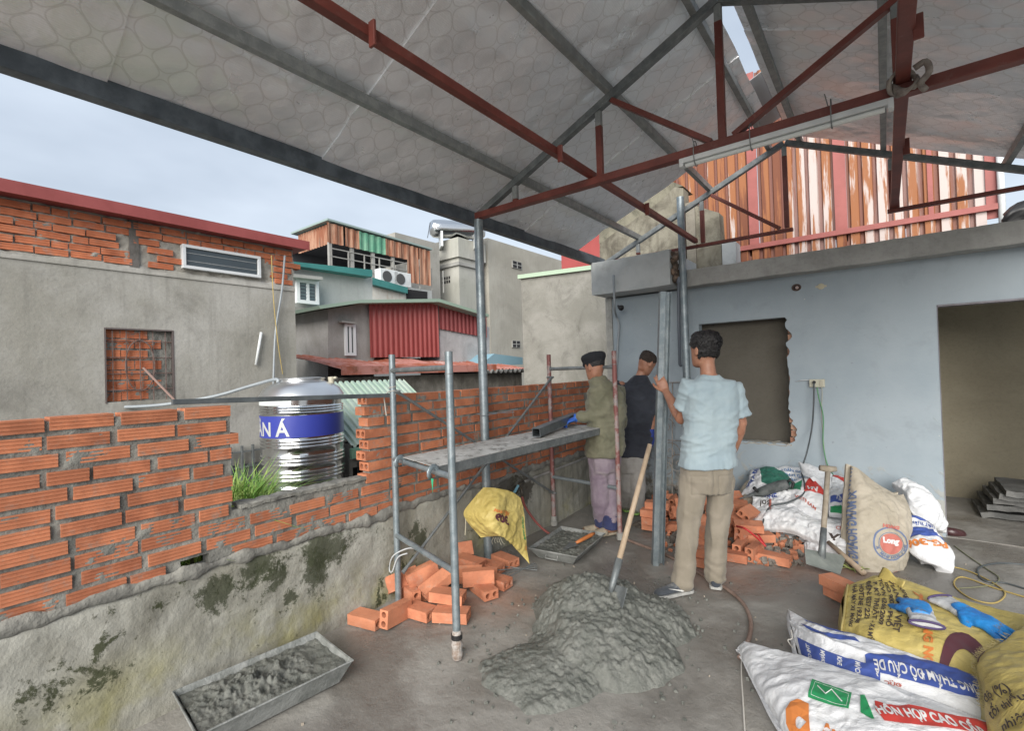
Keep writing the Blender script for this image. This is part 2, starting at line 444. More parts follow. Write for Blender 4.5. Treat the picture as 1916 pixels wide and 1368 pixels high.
# ragged mortar lip along the top of the plaster
def lip(u, v):
    y = -.75 + 6.2 * u; a = v * math.pi
    r = .02 + .014 * fbm((0, y, 0), 7, 3, 9)
    zc = .594 + .032 * fbm((0, y, 0), 2.2, 4, 3) - .01
    return (WX + .004 + max(0, r) * .8 * math.sin(a) + .004 * fbm((v, y, 1), 30, 2), y, zc - r * 1.4 * math.cos(a))
obj('mortar_lip', MB().grid(lip, 420, 6), m_mortar, wall, smooth=True)
def sill(u, v):
    y = G0 + .0 + (G1 - G0) * u; x = WX - .1 + .104 * v
    return (x, y, .832 + .008 * fbm((x, y, 0), 18, 3, 4) + .004)
obj('mortar_sill', MB().shell(sill, 60, 10, .02), m_mortar, wall, smooth=True, angle=60)

# ------------------------------------------------------------------ the flat-roofed room: pale blue wall, openings, slab
HY = 5.45
t = NT('pale_blue_paint')
xyz = t.sep()
a = t.mix(t.ss(t.noise(1.2, 6, .6), .35, .65), (.275, .33, .37), (.325, .378, .415))
a = t.mix(t.math('MULTIPLY', t.ss(t.noise(3.1, 9, .75, dist=.5), .5, .72), .35), a, (.2, .23, .25))
lowm = t.ss(xyz[2], .85, .1)
pe = t.ss(t.math('ADD', t.noise(5.5, 8, .7, dist=.8), t.math('MULTIPLY', lowm, .17)), .66, .70)
a = t.mix(t.math('MULTIPLY', pe, t.math('ADD', t.math('MULTIPLY', lowm, .7), .1)), a, (.36, .35, .31))
pk = t.ss(t.vor(5.5), .035, .02); a = t.mix(t.math('MULTIPLY', pk, .8), a, (.55, .54, .5))
dk = t.ss(t.noise(17, 4, .6), .68, .74); a = t.mix(t.math('MULTIPLY', dk, .5), a, (.16, .16, .16))
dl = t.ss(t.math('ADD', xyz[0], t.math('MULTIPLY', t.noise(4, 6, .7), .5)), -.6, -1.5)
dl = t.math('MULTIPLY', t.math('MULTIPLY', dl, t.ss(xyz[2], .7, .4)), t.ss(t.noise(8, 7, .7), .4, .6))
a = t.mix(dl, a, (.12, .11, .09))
t.col(a); t.set('Roughness', .62); t.bump(t.noise(4, 6, .6), .25, .02); t.bump(pe, .4, .004); t.bump(t.noise(45, 5, .7), .15, .004)
m_blue = t.m
m_room = plaster('brown_beige_plaster', (.26, .23, .165), (.31, .28, .205), stain=(.14, .125, .09), s_amt=.3, streak=False, sc=.9)
house = empty('flat_roofed_room', (-.5, HY, 0), 'pale blue painted room with a knocked-out window opening, doorway and concrete slab roof', 'building')
WT = .12
def rough_edge(u): return .012 * fbm((u, 0, 0), 9, 4, 8)
# wall built as panels around the openings: window X -1.60..-.77, z .71..1.965 ; door X .365..1.25, z 0..1.955
mb = MB(); y0, y1 = HY, HY + WT
wx0, wx1, wz0, wz1 = -1.60, -.77, .712, 1.962
dx0, dx1, dz1 = .365, 1.3, 1.955
mb.bb(-2.62, wx0, y0, y1, -.05, 2.36)
mb.bb(wx0, wx1, y0, y1, wz1, 2.36)
# ragged left/right edges around the window
N = 44
poly = [(wx1 + .0, wz0)] 
pts = []
for i in range(N + 1):
    z = wz0 + (wz1 - wz0) * i / N
    e = .012 * abs(fbm((z, 0, 0), 11, 4, 8)) * 2
    for zc, r, am in ((.80, .11, .075), (.92, .05, .05), (1.78, .07, .065), (1.62, .05, .02), (1.35, .2, .018)):
        e += am * max(0, 1 - ((z - zc) / r) ** 2) * (.75 + .5 * noise.noise(Vector((z * 40, 0, 0))))
    if i in (0, N): e = 0
    pts.append((wx1 + max(e, .0), z))
poly = pts + [(dx0, wz1), (dx0, wz0)]
mb.prism(poly, lambda x, z: (x, y0, z), (0, .035, 0))
mb.bb(wx1 + .10, dx0, y0 + .035, y1, wz0, wz1)
mb.bb(wx1, dx0, y0, y1, wz1, 2.36)
bot = [(wx0 + (wx1 - wx0) * i / 30, wz0 - .02 - (.022 * abs(fbm((i / 30, 0, 0), 8, 4, 5)) if 0 < i < 30 else 0) + .02) for i in range(31)]
mb.prism([(wx0, -.05)] + bot + [(wx1, -.05)], lambda x, z: (x, y0, z), (0, WT, 0))
mb.bb(wx1, dx0, y0, y1, -.05, wz0)
mb.bb(dx0, 1.9, y0, y1, dz1, 2.36)
mb.bb(dx1, 1.9, y0, y1, -.05, dz1)
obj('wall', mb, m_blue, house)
m_trim = plaster('bare_plaster', (.25, .255, .25), (.31, .32, .31), s_amt=.3)
mb = MB()
mb.bb(dx0 - .002, dx0 + .003, y0 - .003, y1 + .004, 0, dz1 + .004)
mb.bb(dx0, dx1, y0 - .003, y1 + .004, dz1 - .012, dz1 + .004)
obj('door_reveal', mb, basic('reveal_plaster', (.23, .22, .25), .8, c2=(.16, .15, .16), sc=6), house)
# broken brick ends seen in the right side of the window opening
mcr = brick_mat('broken_clay', (.30, .15, .1), (.38, .22, .15), dust=(.5, .48, .42), damt=.9)
bh = brick_mesh('brick', mcr, L=.1, D=.075, H=.058, grooves=1, g=.002)
z = wz0 + .03
k = 0
while z < wz1 - .03:
    inst('brick', bh, (wx1 + .058 + rr.uniform(-.010, .010), y0 + .072, z), (0, rr.uniform(-.05, .05), rr.uniform(-.06, .06)), house)
    z += .068; k += 1
obj('jamb_mortar', MB().bb(wx1 + .022, wx1 + .10, y0 + .05, y1 - .005, wz0, wz1), basic('lime_mortar', (.42, .40, .34), .95, c2=(.3, .28, .24), sc=14, bump=.9), house)
mb = MB()   # pale broken plaster along the lower edge
def le(u, v):
    x = wx0 + (wx1 - wx0 + .02) * u
    return (x, y0 - .004 + .13 * v, wz0 - .004 + .012 * fbm((x, v, 0), 14, 3, 2) - .03 * (1 - v) * (1 if v < .1 else 0) * abs(fbm((x, 0, 0), 9, 3, 1)))
obj('window_ledge', MB().shell(le, 60, 6, .012), basic('broken_plaster', (.44, .42, .36), .95, c2=(.3, .28, .25), sc=12, bump=.6), house, smooth=True, angle=60)
# inside
mb = MB(); mb.bb(-2.6, 4.2, 7.05, 7.15, 0, 2.36); mb.bb(-2.62, -2.52, y1, 7.05, 0, 2.36); mb.bb(1.9, 2.0, y0, 5.9, 0, 2.36)
obj('inner_wall', mb, m_room, house)
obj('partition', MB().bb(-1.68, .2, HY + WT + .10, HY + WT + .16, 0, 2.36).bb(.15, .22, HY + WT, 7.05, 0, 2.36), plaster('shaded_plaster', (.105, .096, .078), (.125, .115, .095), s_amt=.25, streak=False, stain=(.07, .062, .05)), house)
obj('room_floor', MB().bb(-2.62, 4.2, HY + .004, 7.15, -.1, .004), m_floor, house)
# slab roof with fascia: left end thicker and proud
m_slab = plaster('slab_concrete', (.29, .29, .275), (.38, .38, .365), stain=(.14, .14, .13), s_amt=.5, sc=2.4)
mb = MB(); zt = 2.53
def fas(u, v):
    x = -1.72 + 4.0 * u; z = 2.355 + .175 * v
    return (x, HY - .22 + .006 * fbm((x, 0, z), 6, 3), z + .006 * fbm((x, z, 0), 5, 3, 2) * (1 if v in (0, 1) else .3))
mb.shell(fas, 90, 6, .05)
mb.bb(-1.72, 2.28, HY - .2, 7.4, 2.36, 2.526)
obj('slab', mb, m_slab, house, smooth=True, angle=40)
t = NT('blue_washed_concrete')
xx = t.sep()
a = t.mix(t.ss(t.noise(3, 8, .65), .35, .65), (.40, .425, .43), (.5, .52, .52))
a = t.mix(t.ss(t.math('ADD', xx[0], t.math('MULTIPLY', t.noise(9, 6), .14)), -1.98 + .0, -1.9), a, a)
a = t.mix(t.math('MULTIPLY', t.ss(t.math('ADD', xx[0], t.math('MULTIPLY', t.noise(7, 7, .7), .4)), -2.02, -2.2), .6), a, (.13, .115, .09))
a = t.mix(t.math('MULTIPLY', t.ss(t.noise(2.2, 9, .75, dist=.2), .5, .7), .35), a, (.12, .11, .09)); t.col(a); t.set('Roughness', .85); t.bump(t.noise(12, 7, .7), .4, .01)
m_bw = t.m
def fas2(u, v):
    x = -2.70 + .93 * u; z = 2.375 + .375 * v
    return (x, HY - .36 + .006 * fbm((x, 0, z), 6, 3), z + .006 * fbm((x, z, 0), 5, 3, 2) * (1 if v in (0, 1) else .3))
mb = MB().shell(fas2, 40, 14, .06); mb.bb(-2.70, -1.77, HY - .33, 6.4, 2.38, 2.745)
obj('eave_beam', mb, m_bw, house, smooth=True, angle=40)
# ragged broken step between the two
mb = MB()
for i in range(26):
    z = 2.40 + .34 * rr.random(); mb.box((-1.75 + rr.uniform(-.02, .03), HY - .30 + rr.uniform(-.03, .06), z), (.05, .05, .035), (rr.random() * 3, rr.random() * 3, 0))
tag(obj('broken_concrete', mb, basic('raw_break', (.10, .08, .065), .95, c2=(.26, .18, .13), sc=9, bump=.6), house), kind='stuff')
# parapet pillar: left reveal of the blue wall and bare edge strip
obj('corner_strip', MB().bb(-2.70, -2.62, HY - .02, HY + .1, 0, 2.374), plaster('flaking_corner', (.3, .3, .28), (.4, .39, .36), s_amt=.6, sc=6), house)

# ------------------------------------------------------------------ steel roof over the terrace
XL, XR, XM = -2.6, 1.2, -.7
SL = .445
def chord(x): return 2.775 + SL * (1.9 - abs(x - XM))
roof = empty('steel_roof', (XM, 2.5, 2.78), 'low gable canopy of foil-lined sheets on steel purlins and red trusses over the terrace', 'roof')
def rhs(mb, a, b, w=.045, h=.045, up=(0, 0, 1)): return mb.beam(a, b, w, h, up)
def part_beam(name, a, b, w, h, mat, up=(0, 1, 0), parent=roof): 
    mb = MB().beam(a, b, w, h, up); return obj(name, mb, mat, parent, bevel=.003)
for ty, far in ((2.97, False), (5.3, True)):
    y = ty
    top_m = m_purlin; wm = m_red
    if far:
        part_beam('bottom_chord', (XL, y, 2.78), (XM + .05, y, 2.78), .03, .05, m_red)
        part_beam('bottom_chord', (.06, y, 2.785), (XR, y, 2.785), .03, .05, m_red)
    else: part_beam('bottom_chord', (XL, y, 2.78), (XR, y, 2.78), .05, .06 if ty > 0 else .05, m_red)
    part_beam('top_chord', (XL, y, chord(XL)), (XM, y, chord(XM)), .05, .05, m_galv_d)
    part_beam('top_chord', (XM + .012, y, chord(XM)), (XR, y, chord(XR)), .05, .05, m_galv_d)
    for x in (-2.2, -1.48, XM, .11, .72):
        if far and x == .72: continue
        w = .042 if x != .11 else .07
        zt_ = chord(x) - .026; zb = 2.806
        part_beam('post', (x, y, zb), (x, y, zt_ - .1), .034, w, wm, (1, 0, 0))
        part_beam('post', (x, y, zt_ - .1), (x, y, zt_), .033, w - .001, m_purlin, (1, 0, 0))
    part_beam('diagonal', (-1.38, y, chord(-1.38) - .03), (XM - .06, y, 2.81), .032, .046, m_red)
    if not far: part_beam('diagonal', (XM + .06, y, 2.81), (.11, y, chord(.11) - .03), .032, .046, m_red)
for x, z, w, h, y0_, y1_, m_ in ((-1.545, 2.83, .042, .045, -.8, 5.27, m_red), (.11, 2.835, .055, .06, -.8, 5.45, m_red)):
    part_beam('tie_beam', (x, y0_ + .4, z), (x, y1_, z), w, h, m_, (0, 0, 1))
    yy = -.2
    while yy < 5:
        part_beam('cleat', (x + .02, yy, z - .02), (x + .055, yy, z - .02), .10, .012, m_red); yy += 1.35
PX = [-2.2, -1.40, -.83, -.57, .05, .80]
for x in PX:
    part_beam('purlin', (x, -.4, chord(x) + .055), (x, 5.42, chord(x) + .055), .04, .06, m_purlin, (0, 0, 1))
# eave beam: dark gutter-like channel
m_gut = basic('dark_gutter_metal', (.05, .062, .075), .5, c2=(.10, .12, .14), sc=8, bump=.2)
part_beam('gutter', (XL - .115, -.4, 2.803), (XL - .115, 5.42, 2.803), .07, .10, m_gut, (0, 0, 1))
mb = MB()
mb.shell(lambda u, v: (XL - .165 - .03 * v, -.45 + 5.85 * u, 2.792 - .012 * v + .004 * fbm((u * 6, 0, 0), 4, 3)), 120, 2, .004)
obj('drip_edge', mb, basic('faded_red_sheet', (.22, .12, .11), .6, c2=(.34, .3, .27), sc=9), roof)
part_beam('eave_purlin', (XR + .1, -.4, 2.79), (XR + .1, 5.42, 2.79), .05, .07, m_galv_d, (0, 0, 1))
# foil-faced insulation sheets with the pressed ogee pattern; each sheet a part
t = NT('pressed_foil')
co = t.sep()
CS = 8.3
u = t.math('SUBTRACT', t.math('MULTIPLY', t.math('FRACT', t.math('MULTIPLY', t.math('ADD', co[0], co[1]), CS * .7071)), 2.0), 1.0)
v = t.math('SUBTRACT', t.math('MULTIPLY', t.math('FRACT', t.math('MULTIPLY', t.math('SUBTRACT', t.math('MULTIPLY', co[0], 1.0), co[1]), CS * .7071)), 2.0), 1.0)
d = t.math('POWER', t.math('ADD', t.math('POWER', t.math('ABSOLUTE', u), 3.2), t.math('POWER', t.math('ABSOLUTE', v), 3.2)), 1 / 3.2)
ln = t.math('SUBTRACT', 1.0, t.math('MULTIPLY', t.math('ABSOLUTE', t.math('SUBTRACT', d, .97)), 13.0), clamp=True)
ln = t.ss(ln, 0, .9)
fine = t.n.new('ShaderNodeTexWave'); fine.wave_type = 'BANDS'; fine.bands_direction = 'X'; fine.inputs['Scale'].default_value = 34; fine.inputs['Distortion'].default_value = 2.0; fine.inputs['Detail'].default_value = 3
t.l.new(t.co, fine.inputs['Vector'])
a = t.mix(t.ss(t.noise(1.3, 4, .5), .35, .65), (.84, .87, .91), (.90, .91, .93))
a = t.mix(t.math('MULTIPLY', ln, .5), a, (.60, .60, .60)); t.col(a)
t.set('Metallic', .35); t.set('Roughness', t.math('ADD', t.math('MULTIPLY', t.noise(3, 4), .2), .2))
t.bump(t.noise(1.6, 3, .5), .7, .14); t.bump(t.noise(9, 3, .5), .45, .02); t.bump(ln, -1.0, .03); t.bump(fine.outputs['Fac'], .25, .002); t.bump(t.noise(20, 4, .6), .3, .004)
m_foil = t.m
m_sheet = basic('red_sheet_top', (.3, .06, .05), .5)
for side in (0, 1):
    ys = [-.45, .6, 1.66, 2.72, 3.76, 4.74] if side == 0 else [-.45, .5, 1.5, 2.5, 3.5, 4.5, 5.36]
    for i in range(len(ys) - 1):
        a_, b_ = ys[i] - .015, ys[i + 1] + .015
        def fn(u, v, side=side, a_=a_, b_=b_, i=i):
            if side == 0: x = (XL - .19) + (XM - .055 - (XL - .19)) * u
            else: x = (XM + .035) + (XR + .3 - XM) * u
            y = a_ + (b_ - a_) * v
            z = chord(x) + .102 + .012 * (i % 2) + .007 * math.sin(y * 9) * .5 + .010 * fbm((x, y, 0), 1.6, 3, 5) 
            if side == 0:   # pressed crease that runs parallel to the eave
                z += .018 * math.exp(-((x + 2.36) / .045) ** 2)
            return (x, y, z)
        mb = MB().shell(fn, 60, 24, -.02)
        obj('foil_sheet', mb, m_foil, roof, smooth=True, angle=50)
# ridge caps
obj('ridge_cap', MB().shell(lambda u, v: (XM - .16 + .32 * u, -.4 + 3.3 * v, chord(XM) + .175 - .445 * abs(-.16 + .32 * u) + .02), 10, 20, .004).shell(lambda u, v: (XM - .16 + .32 * u, 4.25 + .9 * v, chord(XM) + .175 - .445 * abs(-.16 + .32 * u) + .02), 10, 8, .004), basic('old_ridge_cap', (.3, .3, .3), .5, .3), roof)
# ------------------------------------------------------------------ neighbouring buildings
def poly_x(mb, px, X, dep):
    """outline given on the plane X, extruded away from the terrace by dep"""
    a = [pt(x, y, X=X) for x, y in px]; return mb.rings([a, [p - Vector((dep, 0, 0)) for p in a]])
def poly_y(mb, px, Y, dep):
    a = [pt(x, y, Y=Y) for x, y in px]; return mb.rings([a, [p + Vector((0, dep, 0)) for p in a]])
def xrect(x0, x1, yt, yb, X):
    a = pt(x0, yt, X=X); b = pt(x1, yb, X=X); return a.y, b.y, min(a.z, b.z), max(a.z, b.z)
m_glass = basic('window_glass', (.05, .065, .075), .12)
m_glassb = basic('blue_glass', (.02, .09, .16), .12)
m_alu = basic('white_aluminium', (.62, .64, .65), .4)
m_dark = basic('dark_void', (.012, .012, .013), .9)
def window(parent, X, y0, y1, z0, z1, n=2, mat=None, f=.045, slats=0, gl=None, axis='x'):
    """framed window on a wall facing +X"""
    mb = MB()
    def B(a0, a1, b0, b1, d0, d1): mb.bb(X + d0, X + d1, a0, a1, b0, b1)
    B(y0, y1, z0, z0 + f, -.05, .03); B(y0, y1, z1 - f, z1, -.05, .03); B(y0, y0 + f, z0 + f, z1 - f, -.05, .03); B(y1 - f, y1, z0 + f, z1 - f, -.05, .03)
    for i in range(1, n):
        c = y0 + (y1 - y0) * i / n; B(c - f * .45, c + f * .45, z0 + f, z1 - f, -.045, .025)
    o = obj('window', mb, mat or m_alu, parent, bevel=.003)
    w = (y1 - y0 - 2 * f) / n
    for i in range(n):
        a = y0 + f + w * i
        obj('pane', MB().bb(X + .002, X + .008, a + .01, a + w - .01, z0 + f, z1 - f), gl or m_glass, o)
        if slats:
            sb = MB()
            for k in range(slats):
                z = z0 + f + (z1 - z0 - 2 * f) * (k + .5) / slats
                sb.box((X + .012, a + w / 2, z), (.006, w - .03, (z1 - z0 - 2 * f) / slats * .8), (0, R(25), 0))
            obj('louvre', sb, basic('louvre_glass', (.12, .15, .17), .2), o)['kind'] = 'stuff'
    return o

# --- grey rendered building with the raw brick band and red roof edge
NX = -5.4
m_nb = plaster('grey_render', (.28, .27, .235), (.385, .375, .345), stain=(.14, .135, .12), s_amt=.75, sc=.9)
nb = empty('rendered_house', (NX - .05, 1.5, -7.5), 'grey rendered house with raw brick band, red roof edge and bricked-up window', 'building')
BZ = 2.565    # bottom of the bare brick band (z)
ey = 2.925
by0, by1, bz0, bz1 = xrect(198, 325, 617, 750, NX)
bz0 = 1.345; bz1 = 1.99
mb = MB()
mb.bb(NX - 2.6, NX, -3.0, by0, -7.5, BZ); mb.bb(NX - 2.6, NX, by1, ey, -7.5, BZ); mb.bb(NX - 2.6, NX, by0, by1, -7.5, bz0); mb.bb(NX - 2.6, NX, by0, by1, bz1, BZ)
mb.bb(NX - 2.6, NX - .10, by0, by1, bz0, bz1)
obj('wall', mb, m_nb, nb)
# top band behind the bricks, and its ragged render lip
ty0, ty1, tz0, tz1 = 1.785, 2.53, 2.615, 2.85
def opn(y, z): return ty0 < y < ty1 and tz0 - .01 < z < tz1
mortar_body('mortar', NX - .012, 2.5, -3.0, ey, BZ, 3.0, lambda y, z: False, step=.028, parent=nb, amp=.02, base=-.004, sd=4, mat=basic('old_mortar', (.24, .225, .195), .95, c2=(.35, .33, .29), sc=9, bump=.8))
def lip2(u, v):
    y = -3.0 + (ey + 3.0) * u
    return (NX + .012 - .03 * v * v, y, BZ - .05 + (.075 + .035 * fbm((0, y, 0), 3.1, 4, 7)) * v)
obj('render_lip', MB().shell(lip2, 200, 4, .02), m_nb, nb, smooth=True, angle=60)
bmf = [brick_mesh('brick', m_brick_far, L=l, grooves=2) for l in (.20, .19)]
bmh = brick_mesh('brick', m_brick_far, L=.1, grooves=2)
i = 0; z = BZ + .045
while z < 2.98:
    y = -.2 + (i % 2) * .1
    while y < ey - .1:
        L = .2 if rr.random() < .85 else .1
        c = y + L / 2
        if not (ty0 - .08 < c < ty1 + .08 and z < tz1 + .03) and not (abs(c - 1.41) < .08):
            inst('brick', bmf[0] if L == .2 else bmh, (NX - .05 + rr.uniform(-.006, .008), c, z + rr.uniform(-.004, .004)), (rr.uniform(-.02, .02), rr.uniform(-.02, .02), R(90) + rr.uniform(-.02, .02)), nb)
        y += L + rr.uniform(.006, .02)
    z += .068; i += 1
obj('concrete_post', MB().bb(NX - .05, NX + .002, 1.375, 1.445, BZ, 3.0), basic('dark_concrete', (.075, .07, .06), .9, c2=(.14, .13, .12), sc=9, bump=.5), nb)
window(nb, NX + .01, ty0, ty1, tz0, tz1, n=1, f=.03, slats=0)
mb = MB()
for k in range(1, 3): mb.bb(NX + .017, NX + .022, ty0 + .03, ty1 - .03, tz0 + (tz1 - tz0) * k / 3 - .004, tz0 + (tz1 - tz0) * k / 3 + .004)
obj('glazing_bar', mb, m_purlin, nb)
m_rededge = basic('red_roof_edge', (.22, .045, .04), .5, c2=(.27, .06, .055), sc=3)
obj('roof', MB().bb(NX - 2.7, NX + .16, -3.1, ey + .1, 3.0, 3.075), m_rededge, nb, bevel=.004)
mb = MB(); mb.bb(NX + .16, NX + .175, -3.1, ey + .1, 2.985, 3.085)
obj('fascia', mb, m_rededge, nb)
# bricked-up window: big four-hole bricks, mortar, old grille
mortar_body('window_mortar', NX - .045, .05, by0, by1, bz0, bz1, lambda y, z: False, step=.02, parent=nb, amp=.012, base=.0, sd=8)
b4 = brick_mesh('brick', m_brick_far, L=.2, H=.078, grooves=3, g=.002); b4h = brick_mesh('brick', m_brick_far, L=.1, H=.078, grooves=3, g=.002)
z = bz0 + .05; i = 0
while z < bz1 - .03:
    y = by0 + .01
    seq = [(b4, .2), (b4, .2), (b4h, .095)] if i % 2 else [(b4h, .095), (b4, .2), (b4, .2)]
    for me, L in seq:
        if y + L > by1: break
        inst('brick', me, (NX - .088 + rr.uniform(-.004, .004), y + L / 2, z + rr.uniform(-.004, .004)), (0, rr.uniform(-.03, .03), R(90)), nb); y += L + .008
    z += .0935; i += 1
m_rusty = basic('rusty_bar', (.10, .055, .04), .8, c2=(.16, .12, .11), sc=20)
mb = MB(); gx = NX - .02
for k in range(5): mb.tube([(gx, by0 + (by1 - by0) * (k + .5) / 5, bz0), (gx, by0 + (by1 - by0) * (k + .5) / 5, bz1)], .005, 5)
for k in range(4): mb.tube([(gx, by0, bz0 + (bz1 - bz0) * (k + .7) / 4.4), (gx, by1, bz0 + (bz1 - bz0) * (k + .7) / 4.4)], .005, 5)
cyc = (by0 + by1) / 2; czc = (bz0 + bz1) / 2
mb.tube([(gx + .006, cyc + .11 * math.cos(a) , czc + .24 * math.sin(a) * (1 if abs(math.sin(a)) < .9 else .97)) for a in [2 * math.pi * k / 28 for k in range(29)]], .006, 5)
obj('grille', mb, m_rusty, nb)
mb = MB().bb(NX - .045, NX + .004, by0 - .012, by0, bz0 - .01, bz1 + .012).bb(NX - .045, NX + .004, by1, by1 + .012, bz0 - .01, bz1 + .012).bb(NX - .045, NX + .004, by0, by1, bz1, bz1 + .014)
obj('window_frame', mb, basic('old_wood_frame', (.11, .09, .085), .8), nb)
# stick leaning in the bricked window, wall pipes
tag(obj('stick', MB().tube([pt(268, 688, X=NX + .02), pt(330, 752, X=NX + .14)], .010, 6), basic('pinkish_stick', (.3, .2, .17), .8), loc=pt(330, 752, X=NX + .14)), 'thin pinkish stick slanting across the bricked-up window', 'stick')
tag(obj('drain_pipe', MB().tube(spline([pt(533, 478, X=NX + .09), pt(528, 540, X=NX + .05), pt(516, 620, X=NX + .05), pt(512, 705, X=NX + .05), pt(512, 720, X=NX + .05)], 5), .011, 8), m_pvc, loc=pt(512, 705, X=NX + .05), smooth=True), 'long thin grey pipe running down the rendered house beside its right corner', 'pipe')
tag(obj('pipe_offcut', MB().tube([pt(489, 622, X=NX + .03), pt(479, 683, X=NX + .03)], .015, 8), m_white, loc=pt(479, 683, X=NX + .03), smooth=True), 'short white pipe piece fixed aslant on the grey rendered wall', 'pipe')
tag(obj('cord', MB().tube(spline([pt(508, 478, X=NX + .12), pt(512, 560, X=NX + .1), pt(520, 640, X=NX + .06), pt(529, 700, X=NX + .03)], 5), .0045, 5), basic('yellow_cord', (.45, .33, .1), .7), loc=pt(529, 700, X=NX)), 'thin yellow cord hanging down the grey rendered wall', 'cord')
pv = spline([pt(-60, 735, d=4.6), pt(0, 745, d=4.5), pt(90, 758, d=4.4), pt(200, 762, d=4.35), pt(300, 758, d=4.35), pt(400, 742, d=4.4), pt(470, 722, d=4.5), pt(515, 710, d=4.6), pt(520, 716, d=4.6)], 8)
tag(obj('water_pipe', MB().tube(pv, .0145, 8), m_pvc, loc=pv[-1], smooth=True), 'long sagging grey water pipe running to the top of the steel water tank', 'pipe')

# --- stainless water tank
TC = Vector((-4.54, 2.51, 0)); TR = .375
m_inox = NT('stainless_steel')
m_inox.col((.62, .63, .64)); m_inox.set('Metallic', 1.0); m_inox.set('Roughness', .16); m_inox.bump(m_inox.noise(5, 3, .5), .12, .02)
m_inox = m_inox.m
tank = empty('water_tank', (TC.x, TC.y, .1), 'upright ribbed stainless water tank with a blue lettered band, behind the wall gap', 'water tank')
prof = []
def ribs(z0, z1, n, amp=.009):
    out = []
    for i in range(n * 6 + 1):
        z = z0 + (z1 - z0) * i / (n * 6); out.append((TR + amp * math.sin(math.pi * (i % 6) / 6.) ** 2 if True else 0, z))
    return out
prof = [(TR * .9, .10), (TR, .12)]
for a_, b_ in ((.20, .32), (.42, .52), (.56, .66), (.70, .80), (.86, .95)): prof += ribs(a_, b_, 3)
prof += [(TR, .96), (TR, 1.17)] + ribs(1.18, 1.25, 3) + [(TR, 1.26), (TR, 1.325)]
obj('tank_shell', MB().lathe(prof, TC, 72), m_inox, tank, smooth=True, angle=60)
obj('tank_lid', MB().lathe([(TR + .006, 1.325), (TR + .014, 1.337), (TR + .006, 1.352), (TR + .0, 1.36), (TR * .93, 1.405), (TR * .78, 1.445), (TR * .56, 1.474), (.205, 1.485), (.205, 1.492), (.215, 1.497), (.215, 1.506), (.15, 1.515)], TC, 72),
    basic('brushed_steel', (.60, .61, .62), .34, .95), tank, smooth=True, angle=40)
m_band = basic('tank_blue', (.035, .05, .30), .35)
band = obj('label_band', MB().shell(lambda u, v: (TC.x + (TR + .002) * math.cos(u * 6.2832 - 2.2), TC.y + (TR + .002) * math.sin(u * 6.2832 - 2.2), .965 + .2 * v), 90, 1, -.0015), m_band, tank, smooth=True, angle=40)

FONTS = {}
def text_mesh(s, size=1.0, bold=0.0, space=1.0):
    """2d text -> (verts, faces) with x from 0..w and y 0..h"""
    c = bpy.data.curves.new('t', 'FONT'); c.body = s; c.size = size; c.offset = bold; c.space_character = space; c.resolution_u = 3
    o = bpy.data.objects.new('t', c); COL.objects.link(o)
    dg = bpy.context.evaluated_depsgraph_get(); me = bpy.data.meshes.new_from_object(o.evaluated_get(dg))
    bm = bmesh.new(); bm.from_mesh(me); bmesh.ops.triangulate(bm, faces=bm.faces)
    for _ in range(2):
        ed = [e for e in bm.edges if e.calc_length() > size * .35]
        if ed: bmesh.ops.subdivide_edges(bm, edges=ed, cuts=1); bmesh.ops.triangulate(bm, faces=bm.faces)
    bm.verts.index_update()
    v = [(p.co.x, p.co.y) for p in bm.verts]; f = [tuple(q.index for q in p.verts) for p in bm.faces]
    bm.free(); bpy.data.meshes.remove(me); bpy.data.objects.remove(o); bpy.data.curves.remove(c)
    if v:
        x0 = min(p[0] for p in v); v = [(a - x0, b) for a, b in v]
    return v, f
def print_on(name, s, size, fn, mat, parent, bold=0.0, space=1.0, sx=1.0):
    v, f = text_mesh(s, size, bold, space); mb = MB(); mb.add([fn(a * sx, b) for a, b in v], f)
    return obj(name, mb, mat, parent, recalc=False)
def on_tank(a0, z0):
    return lambda x, y: Vector((TC.x + (TR + .0052) * math.cos(a0 + x / TR), TC.y + (TR + .0052) * math.sin(a0 + x / TR), z0 + y))
m_silver = basic('silver_print', (.55, .57, .55), .35, .3)
# camera sees the side facing it (angle of -50 deg); the letters run round the left limb
def tang(px):
    a = pt(px, 790, d=4.55); return a
vd = math.atan2(-TC.y, -TC.x)
w1 = text_mesh('TÂN Á', .18, .004, 1.0)[0]; wid = max(p[0] for p in w1)
print_on('lettering', 'TÂN Á', .18, on_tank(vd - .30 - wid / TR, .985), m_silver, tank, .004, 1.0)
mb = MB().shell(lambda u, v: (TC.x + (TR + .003) * math.cos(vd - 1.5 + 1.25 * u), TC.y + (TR + .003) * math.sin(vd - 1.5 + 1.25 * u), 1.262 + .06 * v), 20, 1, -.001)
obj('sticker', mb, basic('white_sticker', (.6, .64, .64), .4), tank, smooth=True, angle=40)
obj('inlet_valve', MB().tube([(TC.x + .16, TC.y + .22, 1.44), (TC.x + .16, TC.y + .22, 1.51)], [.028, .034], 10).tube([(TC.x + .14, TC.y + .22, 1.50), (TC.x + .22, TC.y + .24, 1.50)], .012, 8), basic('cream_plastic', (.45, .42, .33), .5), tank, smooth=True, angle=50)
mb = MB()
for a in (0, 1.57, 3.14, 4.71): mb.bb(TC.x + .3 * math.cos(a) - .02, TC.x + .3 * math.cos(a) + .02, TC.y + .3 * math.sin(a) - .02, TC.y + .3 * math.sin(a) + .02, -.2, .11)
obj('tank_stand', mb, m_galv_d, tank)
